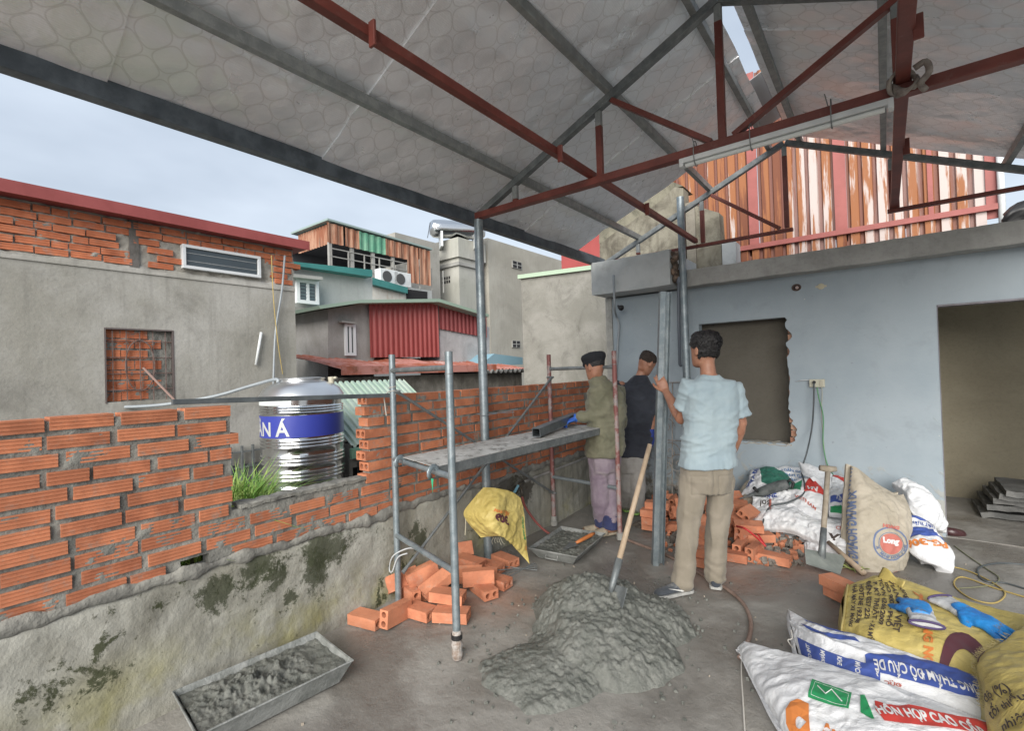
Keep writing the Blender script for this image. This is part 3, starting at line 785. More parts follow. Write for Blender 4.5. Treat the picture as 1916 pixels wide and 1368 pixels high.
# low roof level that carries the tank, and grass growing behind the gap
m_slabn = plaster('old_slab', (.2, .195, .18), (.28, .27, .25), sc=1.5)
tag(obj('lower_terrace', MB().bb(-5.38, -2.79, -1, 4.4, -7.5, -.2), m_slabn), kind='structure')
mb = MB()
for k in range(30): mb.bb(-5.36, -5.33, 2.05 + k * .11, 2.07 + k * .11, -.1, .82) if 2.05 + k * .11 < 3.3 else None
for k in range(6): mb.bb(-5.355, -5.335, 2.0, 3.3, k * .16 - .05, k * .16 - .035)
fence = empty('wire_grille', (-5.35, 2.6, -.2), 'grey square-mesh grille screen standing low behind the steel tank', 'grille')
obj('grille_bars', mb, m_galv_d, fence); obj('backing', MB().bb(-5.385, -5.375, 2.0, 3.3, -.2, .62), basic('grey_board', (.17, .175, .18), .8), fence)
gr = MB(); rg = random.Random(3)
for k in range(1500):
    q = pt(rg.uniform(425, 492), 900, X=-rg.uniform(3.0, 3.6)); bx, by = q.x, q.y
    if rg.random() < .25: bx, by = rg.uniform(-3.4, -2.95), rg.uniform(.75, 1.2)
    h = rg.uniform(.12, .5) * (1 if by < 1.6 else .8); dx, dy = rg.gauss(0, .22), rg.gauss(0, .22); w = rg.uniform(.003, .006)
    z0 = .5; p = [Vector((bx, by, z0)), Vector((bx + dx * .3, by + dy * .3, z0 + h * .6)), Vector((bx + dx, by + dy, z0 + h * rg.uniform(.6, 1)))]
    sdv = Vector((-dy, dx, 0)); sdv = sdv.normalized() * w if sdv.length > .01 else Vector((w, 0, 0))
    gr.add([p[0] - sdv, p[0] + sdv, p[1] + sdv, p[1] - sdv, p[2]], [(0, 1, 2, 3), (3, 2, 4)])
t = NT('long_grass'); t.col(t.mix(t.ss(t.noise(9, 3), .35, .65), (.14, .33, .05), (.36, .46, .12))); t.set('Roughness', .6); t.set('Subsurface Weight', 0.0)
tag(obj('grass', gr, t.m, recalc=False), 'tall green grass behind the gap in the brick wall', 'grass', kind='stuff')
tag(obj('planter_soil', MB().bb(-3.85, -2.95, .6, 2.1, -.2, .5), basic('soil', (.06, .05, .035), .95, c2=(.1, .08, .05), sc=9)), kind='structure')
GX = -4.95
# --- green corrugated lean-to
gl = empty('green_shed', (-5.2, 3.9, -1), 'shed with a pale green corrugated roof and barred window, right of the tank', 'shed')
def groof(u, v):
    y = 2.95 + 1.5 * u; x = -5.35 + 0.95 * v; z = 1.44 - .66 * v
    return (x, y, z + .012 * (1 if math.sin(y * 75) > 0 else -1))
obj('roof', MB().shell(groof, 150, 2, .004), basic('pale_green_sheet', (.28, .38, .31), .45, c2=(.36, .43, .37), sc=5), gl, recalc=True)
obj('gutter', MB().bb(-4.40, -4.36, 2.93, 4.47, .66, .765), basic('green_trim', (.16, .30, .22), .5), gl)
mb = MB().bb(-5.3, -4.46, 4.3, 4.4, -1, .8).bb(-5.3, -4.46, 2.96, 3.0, -1, .8).bb(-4.5, -4.46, 3.0, 4.3, -1, .0).bb(-4.5, -4.46, 3.0, 4.3, .55, .72)
obj('wall', mb, plaster('grey_shed_wall', (.2, .2, .19), (.27, .27, .26)), gl)
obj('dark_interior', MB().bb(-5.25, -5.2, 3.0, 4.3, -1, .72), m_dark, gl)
for k in range(11):
    obj('bar', MB().tube([(-4.44, 3.05 + k * .12, 0), (-4.44, 3.05 + k * .12, .6)], .006, 5), m_black, gl)
for k in range(6): obj('bar', MB().tube([(-4.435, 3.0, .05 + k * .1), (-4.435, 4.3, .05 + k * .1)], .005, 5), m_black, gl)

# --- teal-trimmed white house behind (X = -9)
X2 = -9.3
h2 = empty('teal_trimmed_house', (X2, 6, -7.5), 'narrow pale house with teal roof trim and two white framed windows beside the rendered house', 'building')
m_w2 = plaster('pale_render', (.33, .345, .335), (.42, .43, .42), s_amt=.3, sc=.7)
m_g2 = plaster('grey_render_old', (.18, .175, .16), (.26, .25, .235), s_amt=.6, sc=.9)
m_teal = basic('teal_sheet', (.03, .16, .15), .5, c2=(.045, .2, .185), sc=2)
def zc(px, py, X): return pt(px, py, X=X).z
obj('wall', poly_x(MB(), [(430, 480), (697, 520), (697, 720), (430, 720)], X2, 3), m_w2, h2)
obj('lower_wall', poly_x(MB(), [(430, 560), (618, 582), (618, 650), (618, 720), (430, 720)], X2 + .15, .14), m_g2, h2)
obj('lintel_band', poly_x(MB(), [(552, 596), (618, 606), (618, 625), (552, 622)], X2 + .22, .1), basic('dark_stained_band', (.07, .07, .055), .9, c2=(.16, .155, .135), sc=2.5, bump=.4), h2)
mb = MB().bb(X2 - 3, X2 + .02, pt(430, 700, X=X2).y, pt(697, 700, X=X2).y, -7.5, pt(600, 700, X=X2).z)
obj('base', mb, m_g2, h2)
obj('roof_trim', poly_x(MB(), [(430, 476), (540, 493), (697, 519), (697, 502 + 0), (540, 491 - 12), (430, 463)][:4] and [(430, 479), (697, 518), (697, 505), (545, 493 - 4), (430, 466)], X2 + .25, 3.3), m_teal, h2)
obj('lower_canopy', poly_x(MB(), [(600, 574), (655, 565), (655, 572), (600, 582)], X2 + .4, .5), m_teal, h2)
for (a, b, c, d_), gm, sl in (((553, 596, 521, 571), None, 5), ((560, 598, 643, 699), m_glassb, 0)):
    y0_, y1_, z0_, z1_ = xrect(a, b, c, d_, X2 + .16); window(h2, X2 + .17, y0_, y1_, z0_, z1_, 2, slats=sl, gl=gm, f=.07)
obj('ledge', poly_x(MB(), [(548, 512), (604, 518), (604, 524), (548, 518)], X2 + .4, .3), m_concrete, h2)

# --- red corrugated house (X = -7.4)
X3 = -7.4
h3 = empty('red_clad_house', (X3, 7, -7.5), 'grey house clad with red corrugated sheets under a pale green roof edge', 'building')
m_g3 = plaster('warm_grey_render', (.25, .24, .22), (.33, .32, .305), s_amt=.45)
obj('wall', poly_x(MB(), [(614, 578), (700, 566), (700, 760), (614, 760)], X3, 2.5), m_g3, h3)
mb = MB().bb(X3 - 2.5, X3, pt(614, 700, X=X3).y, pt(915, 700, X=X3).y, -7.5, pt(750, 745, X=X3).z); obj('base', mb, m_g3, h3)
def corr(name, px0, px1, top, bot, X, mat, parent, pitch=.1, amp=.012, n=None):
    """corrugated cladding on X plane; top/bot: functions of y -> z"""
    ya, yb = pt(px0, 684, X=X).y, pt(px1, 684, X=X).y
    n = int((yb - ya) / pitch); N = n * 4
    def fn(u, v):
        y = ya + (yb - ya) * u; k = round(u * N) % 4
        return (X + (amp if k in (0, 1) else -amp), y, bot(y) + (top(y) - bot(y)) * v)
    return obj(name, MB().shell(fn, N, 1, .004), mat, parent)
def lin(p, q, X):
    a = pt(*p, X=X); b = pt(*q, X=X); return lambda y: a.z + (b.z - a.z) * (y - a.y) / (b.y - a.y)
t = NT('red_cladding'); xs_ = t.sep()
a = t.mix(t.ss(t.noise(.8, 4), .3, .7), (.26, .045, .04), (.31, .06, .055))
wv = t.vscale((1, 3, 1.0)); fl = t.math('MULTIPLY', t.ss(t.noise(9, 3, .5), .72, .76), t.ss(t.math('ABSOLUTE', t.math('SUBTRACT', t.math('FRACT', t.math('MULTIPLY', xs_[2], 1.3)), .5)), .09, .06))
a = t.mix(fl, a, (.6, .5, .45)); t.col(a); t.set('Roughness', .5); m_rc = t.m
corr('red_sheet', 693, 822, lin((693, 569), (822, 563), X3 + .05), lin((693, 669), (822, 668), X3 + .05), X3 + .05, m_rc, h3, .12)
corr('red_sheet', 824, 912, lin((822, 563), (912, 590), X3 + .02), lin((822, 615), (912, 632), X3 + .02), X3 + .02, basic('red_cladding_shade', (.2, .04, .04), .55, c2=(.24, .05, .05), sc=3), h3, .12)  # darker red puts the shade of a turned-away side into the colour
obj('whitewashed_wall', poly_x(MB(), [(823, 600), (916, 612), (916, 740), (823, 740)], X3 - .02, .6), plaster('whitewash', (.38, .385, .39), (.46, .465, .47), stain=(.2, .2, .2), s_amt=.6, sc=2.2), h3)
obj('roof', poly_x(MB(), [(596, 572), (672, 561), (822, 559), (915, 588), (915, 593), (822, 565), (672, 567), (600, 578)], X3 + .3, 3), basic('pale_green_edge', (.26, .35, .28), .5), h3)
y0_, y1_, z0_, z1_ = xrect(643, 665, 606, 666, X3); window(h3, X3 + .01, y0_, y1_, z0_, z1_, 2, f=.05)
obj('window_hood', poly_x(MB(), [(640, 600), (667, 603), (667, 606), (640, 603)], X3 + .12, .12), m_concrete, h3)

# --- rusty low roof in front (X = -6.3)
X8 = -6.3
h8 = empty('rusty_roofed_shed', (X8, 6, -7.5), 'low shed with faded pink-red rusty sheet roof and dark stained wall', 'shed')
m_st = plaster('black_stained_wall', (.15, .14, .12), (.25, .235, .21), stain=(.06, .055, .045), s_amt=.9, sc=1.6, blo=.3)
ya, yb = pt(628, 700, X=X8).y, pt(976, 700, X=X8).y
obj('wall', MB().bb(X8 - 1.5, X8, ya + .03, yb, -7.5, zc(850, 700, X8)), m_st, h8)
t = NT('faded_rusty_sheet'); a = t.mix(t.ss(t.noise(2.5, 7, .7), .42, .6), (.42, .19, .16), (.30, .085, .045)); a = t.mix(t.ss(t.noise(3.3, 6, .7, dist=1), .55, .68), a, (.16, .06, .03)); a = t.mix(t.ss(t.noise(1.8, 5, .6), .6, .68), a, (.5, .33, .3)); t.col(a); t.set('Roughness', .7); m_fr = t.m
for k in range(4):
    a0, a1 = ya + (yb - ya) * k / 4, ya + (yb - ya) * (k + 1) / 4 + .03
    def rf(u, v, a0=a0, a1=a1, k=k):
        y = a0 + (a1 - a0) * u; n = round(u * 40) % 4
        return (X8 + .18 - 1.9 * v, y, zc(700, 688, X8) - .03 + .30 * v + (.018 if n in (0, 1) else 0) + .01 * (k % 2) - .02 * k + .03 * fbm((v, y, 0), 1.2))
    obj('roof_sheet', MB().shell(rf, 40, 8, .004), m_fr, h8)
obj('fascia', MB().bb(X8 + .17, X8 + .2, ya - .02, yb - 1.1, zc(700, 697, X8) - .03, zc(700, 683, X8) - .02), m_fr, h8)
def wav(u, v):
    y = yb - 1.4 + 1.4 * u; return (X8 + .25 - .2 * v, y, zc(860, 697, X8) + .0 + .03 * math.sin(y * 40) + .01)
obj('fibre_sheet', MB().shell(wav, 90, 1, .02), basic('dark_fibre_cement', (.05, .05, .05), .9, c2=(.2, .2, .19), sc=8), h8)
# small blue lean-to
tag(obj('blue_roof', poly_x(MB(), [(905, 678), (925, 662), (978, 669), (978, 682), (905, 684)], X8 - .6, 1.2), basic('light_blue_sheet', (.22, .38, .46), .5), loc=pt(940, 684, X=X8 - .6)), 'small light blue sheet roof against the tall stained wall', 'roof')

# --- rust-clad rooftop terrace house (X = -13.5)
X4 = -13.5
h4 = empty('rust_clad_rooftop', (X4, 10, -7.5), 'tall house with an open rooftop terrace under brown and green corrugated cladding', 'building')
t = NT('streaked_rust_cladding'); v = t.vscale((1, 9, .6)); a = t.mix(t.ss(t.noise(1.5, 4, .6, co=v), .4, .6), (.22, .075, .035), (.36, .2, .13)); a = t.mix(t.ss(t.noise(2.2, 5, .6, co=v), .55, .7), a, (.15, .1, .07)); t.col(a); t.set('Roughness', .75); m_rcl = t.m
m_gcl = basic('green_cladding', (.07, .24, .15), .5, c2=(.14, .3, .2), sc=3)
topl = lin((618, 418), (810, 472), X4)
botl = lin((618, 455), (765, 487), X4)
for i, (a, b, m_) in enumerate(((618, 648, m_rcl), (652, 678, m_rcl), (678, 727, m_gcl), (727, 752, m_rcl), (752, 767, m_rcl))):
    corr('cladding_sheet', a, b, topl, botl, X4 + .03, m_, h4, .22, .02)
corr('cladding_sheet', 767, 788, topl, lin((767, 529), (810, 536), X4), X4 + .03, m_rcl, h4, .22, .02)
corr('cladding_sheet', 790, 810, topl, lin((767, 529), (810, 536), X4), X4 + .03, m_rcl, h4, .22, .02)
# left return face of the cladding (faces the terrace end-on)
pa = pt(618, 418, X=X4); pb = pt(618, 455, X=X4)
def lf(u, v):
    k = round(u * 48) % 4
    return (X4 - 1.9 * u, pa.y + (.02 if k in (0, 1) else -.02), pb.z + (pa.z - pb.z) * v - .0)
obj('cladding_sheet', MB().shell(lf, 48, 1, .004), m_rcl, h4)
zr = pt(618, 415, X=X4).z; yr = pt(812, 684, X=X4).y
obj('roof', MB().prism([(pa.y - .15, zr + .06), (yr, pt(812, 470, X=X4).z + .06), (yr, pt(812, 470, X=X4).z), (pa.y - .15, zr)], lambda y, z: (X4 + .1, y, z), (-2.2, 0, 0)), basic('teal_grey_edge', (.24, .31, .29), .5), h4)
zf = pt(618, 497, X=X4).z - .3
obj('terrace_slab', MB().bb(X4 - 4, X4, pa.y, yr, -7.5, zf), m_w2, h4)
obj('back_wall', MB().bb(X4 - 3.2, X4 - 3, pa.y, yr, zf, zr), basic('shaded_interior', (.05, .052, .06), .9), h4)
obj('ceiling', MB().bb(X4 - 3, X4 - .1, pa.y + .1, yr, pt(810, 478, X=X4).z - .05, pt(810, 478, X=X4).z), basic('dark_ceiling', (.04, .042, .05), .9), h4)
for px in (618, 659, 698, 735, 766):
    p = pt(px, 500, X=X4 - .05); obj('column', MB().bb(p.x - .05, p.x + .05, p.y - .05, p.y + .05, zf, botl(p.y) + .05), m_concrete, h4)
for z in (.3, .6, .85):
    obj('rail', MB().beam((X4 + .0, pa.y, zf + z), (X4, pt(766, 684, X=X4).y, zf + z - .0), .03, .03), m_concrete, h4)
for k in range(9): 
    y = pa.y + .6 * k; obj('baluster', MB().bb(X4 - .02, X4 + .02, y, y + .03, zf, zf + .85), m_concrete, h4)
obj('teal_band', poly_x(MB(), [(697, 519), (763, 538), (763, 549), (697, 532)], X4 + 1.2, .3), m_teal, h4)
obj('white_wall', poly_x(MB(), [(695, 532), (768, 547), (768, 600), (695, 600)], X4 + 1.0, 1.2), plaster('rust_streaked_white', (.5, .5, .46), (.58, .57, .52), stain=(.32, .2, .1), s_amt=.7), h4)
obj('dark_opening', poly_x(MB(), [(762, 541), (800, 546), (800, 561), (762, 560)], X4 + 1.06, .05), m_dark, h4)
for px, py in ((729, 518), (754, 523)):
    p = pt(px, py, X=X4 + .9); ac = empty('air_conditioner', (p.x, p.y, p.z - .24), 'white air conditioning unit, ' + ('left' if px < 740 else 'right') + ' one of two on the teal-edged ledge of the rust-clad rooftop', 'air conditioner', 'air conditioners on the rooftop ledge')
    obj('casing', MB().bb(p.x - .3, p.x, p.y - .36, p.y + .36, p.z - .24, p.z + .24), m_white, ac, bevel=.02)
    obj('fan_guard', MB().tube([(p.x, p.y - .1, p.z), (p.x + .02, p.y - .1, p.z)], .18, 20), basic('fan_dark', (.06, .06, .06), .6), ac)

# --- pale concrete block with a roof tank
X5 = -15.5
h5 = empty('pale_concrete_block', (X5, 16, -7.5), 'pale concrete block with vent holes carrying a horizontal steel tank', 'building')
m_w5 = plaster('pale_concrete', (.33, .33, .29), (.41, .405, .37), s_amt=.35, sc=.4)
pc = pt(857, 445, X=X5); pe_ = pt(914, 447, X=X5)
pl_ = pt(812, 470, Y=pc.y)
obj('wall', MB().bb(pl_.x - 6, X5, pc.y, pe_.y - .5, -7.5, pc.z), m_w5, h5)
q = pt(812, 600, Y=pc.y - .02)
obj('band', MB().bb(pl_.x - 5, X5 + .1, pc.y - .1, pe_.y - .6, pt(857, 493, X=X5).z - .08, pt(857, 493, X=X5).z + .08), m_concrete, h5)
obj('parapet', MB().bb(pl_.x - 6.2, X5 + .12, pc.y - .12, pe_.y - .4, pc.z - .9, pc.z + .0), m_w5, h5)
mb = MB(); p0 = pt(823, 517, Y=pc.y - .13); p1 = pt(840, 528, Y=pc.y - .13)
for i in range(4):
    for j in range(2): mb.bb(p0.x + (p1.x - p0.x) * i / 4 + .02, p0.x + (p1.x - p0.x) * (i + .7) / 4, pc.y - .02, pc.y + .02, p1.z + (p0.z - p1.z) * j / 2, p1.z + (p0.z - p1.z) * (j + .7) / 2)
obj('vent_hole', mb, m_dark, h5)
p = pt(856, 430, X=X5 - .3); tk = empty('rooftop_tank', (p.x, p.y, pc.z), 'small horizontal steel tank on top of the pale concrete block', 'water tank')
ax = Vector((.6, .8, 0)); L = 1.35
mb = MB(); prof = [(-L, .05), (-L + .05, .35), (-L + .2, .5)] + [(-L + .3 + .3 * i, .52 + .02 * (i % 2)) for i in range(8)] + [(L - .2, .5), (L - .05, .35), (L, .05)]
mb.tube([p + ax * a for a, r in prof], [r * .8 for a, r in prof], 24); obj('tank_shell', mb, m_inox, tk, smooth=True, angle=40)
mb = MB()
for s in (-.8, .8): mb.box(p + ax * s - Vector((0, 0, .55)), (.1, .8, .7), (0, 0, math.atan2(.8, .6)))
obj('tank_stand', mb, m_white, tk)
tag(obj('antenna', MB().tube([pt(800, 445, X=X5), pt(805, 417, X=X5)], .015, 5), m_black, loc=pt(800, 445, X=X5)), 'thin antenna rising on the roof left of the small horizontal tank', 'antenna')
# smaller block between
tag(obj('roof_block', MB().bb(-18.5, -15.9, 13, 15.5, -7.5, pt(800, 452, X=-16).z), plaster('weathered_block', (.26, .25, .22), (.35, .34, .31), sc=.5), loc=(-16, 13, -7.5)), 'low weathered concrete block between the rust-clad rooftop and the pale block', 'building')

# --- big stained beige wall and the nearer grey wall
X6 = -15.4
h6 = empty('stained_beige_house', (X6, 13, -7.5), 'tall windowless beige-grey house wall with two small breeze-block vents', 'building')
pa = pt(912, 445, X=X6)
obj('wall', MB().bb(X6 - 5, X6, pa.y, 42, -7.5, pa.z), plaster('beige_render', (.28, .265, .225), (.36, .345, .30), stain=(.17, .16, .14), s_amt=.5, sc=.3), h6)
for a, b, c, d_ in ((957, 975, 487, 505), (957, 972, 637, 651)):
    y0_, y1_, z0_, z1_ = xrect(a, b, c, d_, X6); fr = obj('vent', MB().bb(X6 - .02, X6 + .06, y0_, y1_, z0_, z1_), m_concrete, h6)
    mb = MB()
    for i in range(2):
        for j in range(2): mb.bb(X6 + .05, X6 + .07, y0_ + (y1_ - y0_) * (i + .12) / 2, y0_ + (y1_ - y0_) * (i + .88) / 2, z0_ + (z1_ - z0_) * (j + .12) / 2, z0_ + (z1_ - z0_) * (j + .88) / 2)
    obj('vent_hole', mb, m_dark, fr)
Y7 = 7.6
h7 = empty('grey_walled_house', (-4.5, Y7, -7.5), 'nearer grey plastered house wall with a pale green roof flashing', 'building')
a = pt(975, 522, Y=Y7); b = pt(1150, 500, Y=Y7)
mb = MB().rings([[Vector((a.x, Y7, -7.5)), Vector((-2.76, Y7, -7.5)), Vector((-2.76, Y7, b.z)), Vector((a.x, Y7, a.z))], [Vector((a.x, Y7 + 5, -7.5)), Vector((-2.76, Y7 + 5, -7.5)), Vector((-2.76, Y7 + 5, b.z)), Vector((a.x, Y7 + 5, a.z))]])
m_g7 = plaster('pale_grey_plaster', (.20, .195, .17), (.27, .262, .235), stain=(.12, .115, .1), s_amt=.75, sc=1.6, streak=False)
obj('wall', mb, m_g7, h7)
obj('flashing', MB().rings([[a + Vector((-.04, -.06, 0)), b + Vector((0, -.06, 0)), b + Vector((0, -.06, .075)), a + Vector((-.04, -.06, .075))], [a + Vector((-.04, 5, 0)), b + Vector((0, 5, 0)), b + Vector((0, 5, .075)), a + Vector((-.04, 5, .075))]]), basic('pale_green_flashing', (.36, .46, .34), .5), h7)
p = pt(1105, 455, Y=12.5)
tag(obj('red_rooftop_wall', MB().bb(p.x - 1.0, p.x + 2, 12.5, 14, 2.0, pt(1110, 438, Y=12.5).z), m_rc, loc=(p.x, 12.5, 2)), 'red sheet-clad rooftop wall glimpsed just under the canopy edge', 'wall')
tag(obj('backdrop_block', MB().bb(-6.9, -5.6, 15.0, 18.0, -7.5, 5.2), m_w5, loc=(-6.2, 15, -7.5)), 'pale wall far behind the red rooftop wall', 'building')

# --- behind the blue room: weathered concrete gable and rusted metal cladding
YG = 6.05
gab = empty('concrete_gable', (-2.0, YG, 2.5), 'weathered mossy concrete gable end standing on the slab left of the rusty cladding', 'wall')
m_gab = plaster('weathered_gable', (.17, .157, .12), (.245, .228, .18), stain=(.07, .06, .045), s_amt=.95, sc=2.6, blo=.34)
obj('wall', poly_y(MB(), [(1122, 505), (1122, 455), (1165, 425), (1200, 402), (1240, 372), (1262, 350), (1278, 352), (1284, 505)], YG, .2), m_gab, gab)
obj('coping', poly_y(MB(), [(1121, 456), (1121, 405), (1140, 398), (1215, 368), (1258, 340), (1278, 348), (1262, 352), (1240, 374), (1200, 404), (1165, 427)], YG + .05, .4), plaster('mossy_coping', (.13, .122, .09), (.2, .187, .14), stain=(.05, .05, .035), s_amt=.9, sc=4), gab)
obj('stub_wall', poly_y(MB(), [(1300, 505), (1300, 385), (1345, 398), (1352, 505)], YG, .2), m_gab, gab)
obj('pier', MB().bb(pt(1284, 400, Y=YG).x, pt(1301, 400, Y=YG).x, YG - .03, YG + .2, 2.5, pt(1290, 380, Y=YG).z), plaster('dark_pier', (.16, .14, .11), (.24, .22, .18), s_amt=.8, sc=3), gab)
obj('low_block', MB().bb(pt(1352, 480, Y=YG).x, pt(1378, 480, Y=YG).x, YG - .02, YG + .2, 2.5, pt(1360, 455, Y=YG).z), m_bw, gab)
Y9 = 7.1
rw = empty('rusty_metal_wall', (-.5, Y9, 2.4), 'tall wall of white corrugated sheets streaked with orange rust and red strips above the slab roof', 'wall')
t = NT('rusted_white_sheet')
xz = t.sep(); pidx = t.math('FRACT', t.math('SUBTRACT', t.math('MULTIPLY', xz[0], 7.4), 3.7 - 40))
v = t.vscale((14, 1, 1.1)); n1 = t.noise(1.3, 6, .65, co=v); v2 = t.vscale((5, 1, .25)); n2 = t.noise(1., 3, .5, co=v2)
f = t.math('ADD', t.math('MULTIPLY', n1, .6), t.math('MULTIPLY', n2, .75))
lft = t.ss(xz[0], -.05, -.85)
f = t.math('ADD', f, t.math('MULTIPLY', lft, .14))
wnz = t.n.new('ShaderNodeTexWhiteNoise'); wnz.noise_dimensions = '1D'; t.l.new(t.math('FLOOR', t.math('SUBTRACT', t.math('MULTIPLY', xz[0], 7.4), 3.7 - 40)), wnz.inputs['W'])
f = t.math('ADD', f, t.math('MULTIPLY', t.math('SUBTRACT', wnz.outputs['Value'], .62), .22))
a = t.mix(t.ss(f, .585, .65), (.47, .40, .375), (.27, .10, .035)); a = t.mix(t.ss(f, .76, .84), a, (.15, .045, .018))
valley = t.ss(t.math('ABSOLUTE', t.math('SUBTRACT', pidx, .82)), .2, .12)
a = t.mix(t.math('MULTIPLY', valley, .85), a, (.17, .075, .06))
t.col(a); t.set('Roughness', .7); t.bump(n1, .2, .01); m_rws = t.m
m_rs = basic('faded_red_strip', (.30, .085, .075), .6, c2=(.25, .07, .06), sc=4)
def cw(x0, x1, z0, z1, Y, name='rusty_sheet', slant=None):
    N = int((x1 - x0) * 7.4) * 6
    def fn(u, v):
        x = x0 + (x1 - x0) * u; ph = (x * 7.4) % 1.0
        return (x, Y + (.03 if .66 < ph < .98 else 0), z0 + (z1 - z0) * v)
    return obj(name, MB().shell(fn, max(N * 2, 8), 1, .004), m_rws, rw)
xa, xb = pt(1285, 400, Y=Y9).x, pt(1868, 400, Y=Y9).x
for (p0, p1) in ((1240, 1402), (1420, 1563), (1586, 1740), (1748, 1846)):
    cw(pt(p0, 420, Y=Y9).x, pt(p1, 420, Y=Y9).x, 3.0, 5.4, Y9)
for (p0, p1) in ((1402, 1420), (1563, 1586), (1738, 1748), (1846, 1868)):
    obj('red_strip', MB().bb(pt(p0, 420, Y=Y9).x, pt(p1, 420, Y=Y9).x, Y9 - .02, Y9 + .0, 2.95, 5.4), m_rs, rw)
for k in range(4):
    x0_ = pt(1350, 470, Y=Y9).x + k * .66; cw(x0_, x0_ + .655, 2.45, 3.06, Y9 - .05)
obj('red_strip', MB().bb(pt(1372, 470, Y=Y9).x, pt(1868, 470, Y=Y9).x, Y9 - .085, Y9 + .035, 3.03, 3.09), m_rs, rw)
obj('edge_pipe', MB().tube([(xb + .02, Y9 - .05, 2.4), (xb + .02, Y9 - .05, 4.2)], .03, 10), m_white, rw, smooth=True)
def tarp(u, v):
    p = Vector((pt(1878, 430, Y=6.6).x + 1.6 * u, 6.6, 2.5 + (.48 + .1 * fbm((u * 3, 0, 0), 1)) * v * (.8 + .35 * math.sin(u * 3))))
    return p + Vector((0, .12 * fbm((u * 3, v * 2, 0), 1.3), 0))
tag(obj('black_tarp', MB().shell(tarp, 30, 14, .03), m_black, loc=(1.3, 6.6, 2.5), smooth=True), 'black tarpaulin heaped on the slab at the right edge', 'tarpaulin')
# ------------------------------------------------------------------ posts, scaffold and planks
def tag_obj(name, mb, mat, loc, label, cat, group=None, **k):
    return tag(obj(name, mb, mat, loc=loc, **k), label, cat, group)
p = (-2.585, 2.97)
near_post = tag_obj('steel_post', MB().tube([(p[0], p[1], 0), (p[0], p[1], 2.75)], .036, 20), m_galv, (p[0], p[1], 0), 'round galvanised roof post standing against the brick wall beneath the truss end', 'post', smooth=True, angle=50)
p = (-1.66, 5.17)
far_post = tag_obj('steel_post', MB().tube([(p[0], p[1], 0), (p[0], p[1], 3.3)], .038, 20), m_galv, (p[0], p[1], 0), 'round galvanised roof post in front of the blue room, left of the window opening', 'post', smooth=True, angle=50)
# channel pair held upright by the man in the pale shirt
mb = MB(); a, b = Vector((-1.42, 3.585, 0)), Vector((-1.315, 3.66, 2.08))
sx = Vector((.8, .6, 0))
for k in (-1, 1):
    o_ = sx * .0215 * k
    mb.beam(a + o_ + Vector((0, 0, 0)), b + o_, .040, .055, (.6, -.8, 0)) if False else None
def cprof(mb, a, b, w, dpt, th, side):
    """C section; opening towards +side"""
    d = (b - a).normalized(); s = Vector(side); s = (s - d * s.dot(d)).normalized(); n = d.cross(s)
    P2 = [(-w / 2, -dpt / 2), (w / 2, -dpt / 2), (w / 2, -dpt / 2 + th), (-w / 2 + th, -dpt / 2 + th), (-w / 2 + th, dpt / 2 - th), (w / 2, dpt / 2 - th), (w / 2, dpt / 2), (-w / 2, dpt / 2)]
    return mb.rings([[q + n * x + s * 0 + s * y for x, y in P2] for q in (a, b)])
mb = MB()
cprof(mb, a - sx * .0215, b - sx * .0215, .05, .041, .003, (.8, .6, 0)); cprof(mb, a + sx * .0215, b + sx * .0215, .05, .041, .003, (-.8, -.6, 0))
tag_obj('steel_stud', mb, m_galv, a, 'pair of galvanised steel box sections held upright by the man in the pale blue shirt', 'steel section')

A_, B_, C_, D_ = Vector((-2.575, 2.05, 0)), Vector((-1.835, 1.835, 0)), Vector((-2.6, 3.97, 0)), Vector((-1.895, 3.945, 0))
sc = empty('scaffold', (-2.2, 2.9, 0), 'low galvanised tube scaffold with two ladder frames and cross braces beside the brick wall', 'scaffold')
r_ = .021
def leg(p, z0, z1, mat, dx=0):
    mb = MB().tube([p + Vector((dx, 0, z0)), p + Vector((0, 0, z1))], r_, 16)
    o = obj('leg', mb, mat, sc, smooth=True, angle=50)
    obj('spigot', MB().tube([p + Vector((0, 0, z1 - .12)), p + Vector((0, 0, z1 - .115))], r_ + .003, 16).tube([p + Vector((0, 0, z1 - .004)), p + Vector((0, 0, z1 + .002))], r_ - .004, 12), m_galv_d, o)
    return o
leg(A_, 0, 1.64, m_galv); lb = leg(B_, .10, 1.62, m_galv, dx=.0); lc = leg(C_, .03, 1.66, m_pipe_red); ld = leg(D_, .03, 1.66, m_pipe_red)
def rung(a, b, z, mat=m_galv, r=.017, n='rung', dz=0):
    return obj(n, MB().tube([a + Vector((0, 0, z)), a + Vector((0, 0, z)) * 1 + (b - a) * .06, a + (b - a) * .94 + Vector((0, 0, z + dz)), b + Vector((0, 0, z + dz))], [r * 1.25, r, r, r * 1.25], 12), mat, sc, smooth=True, angle=60)
rung(A_, B_, 1.535, m_galv_d, .016); rung(A_, B_, .955, dz=0); rung(A_, B_, .455)
rung(C_, D_, 1.52, m_galv_d, .016); rung(C_, D_, .945, m_galv_d); rung(C_, D_, .47, dz=-.02)
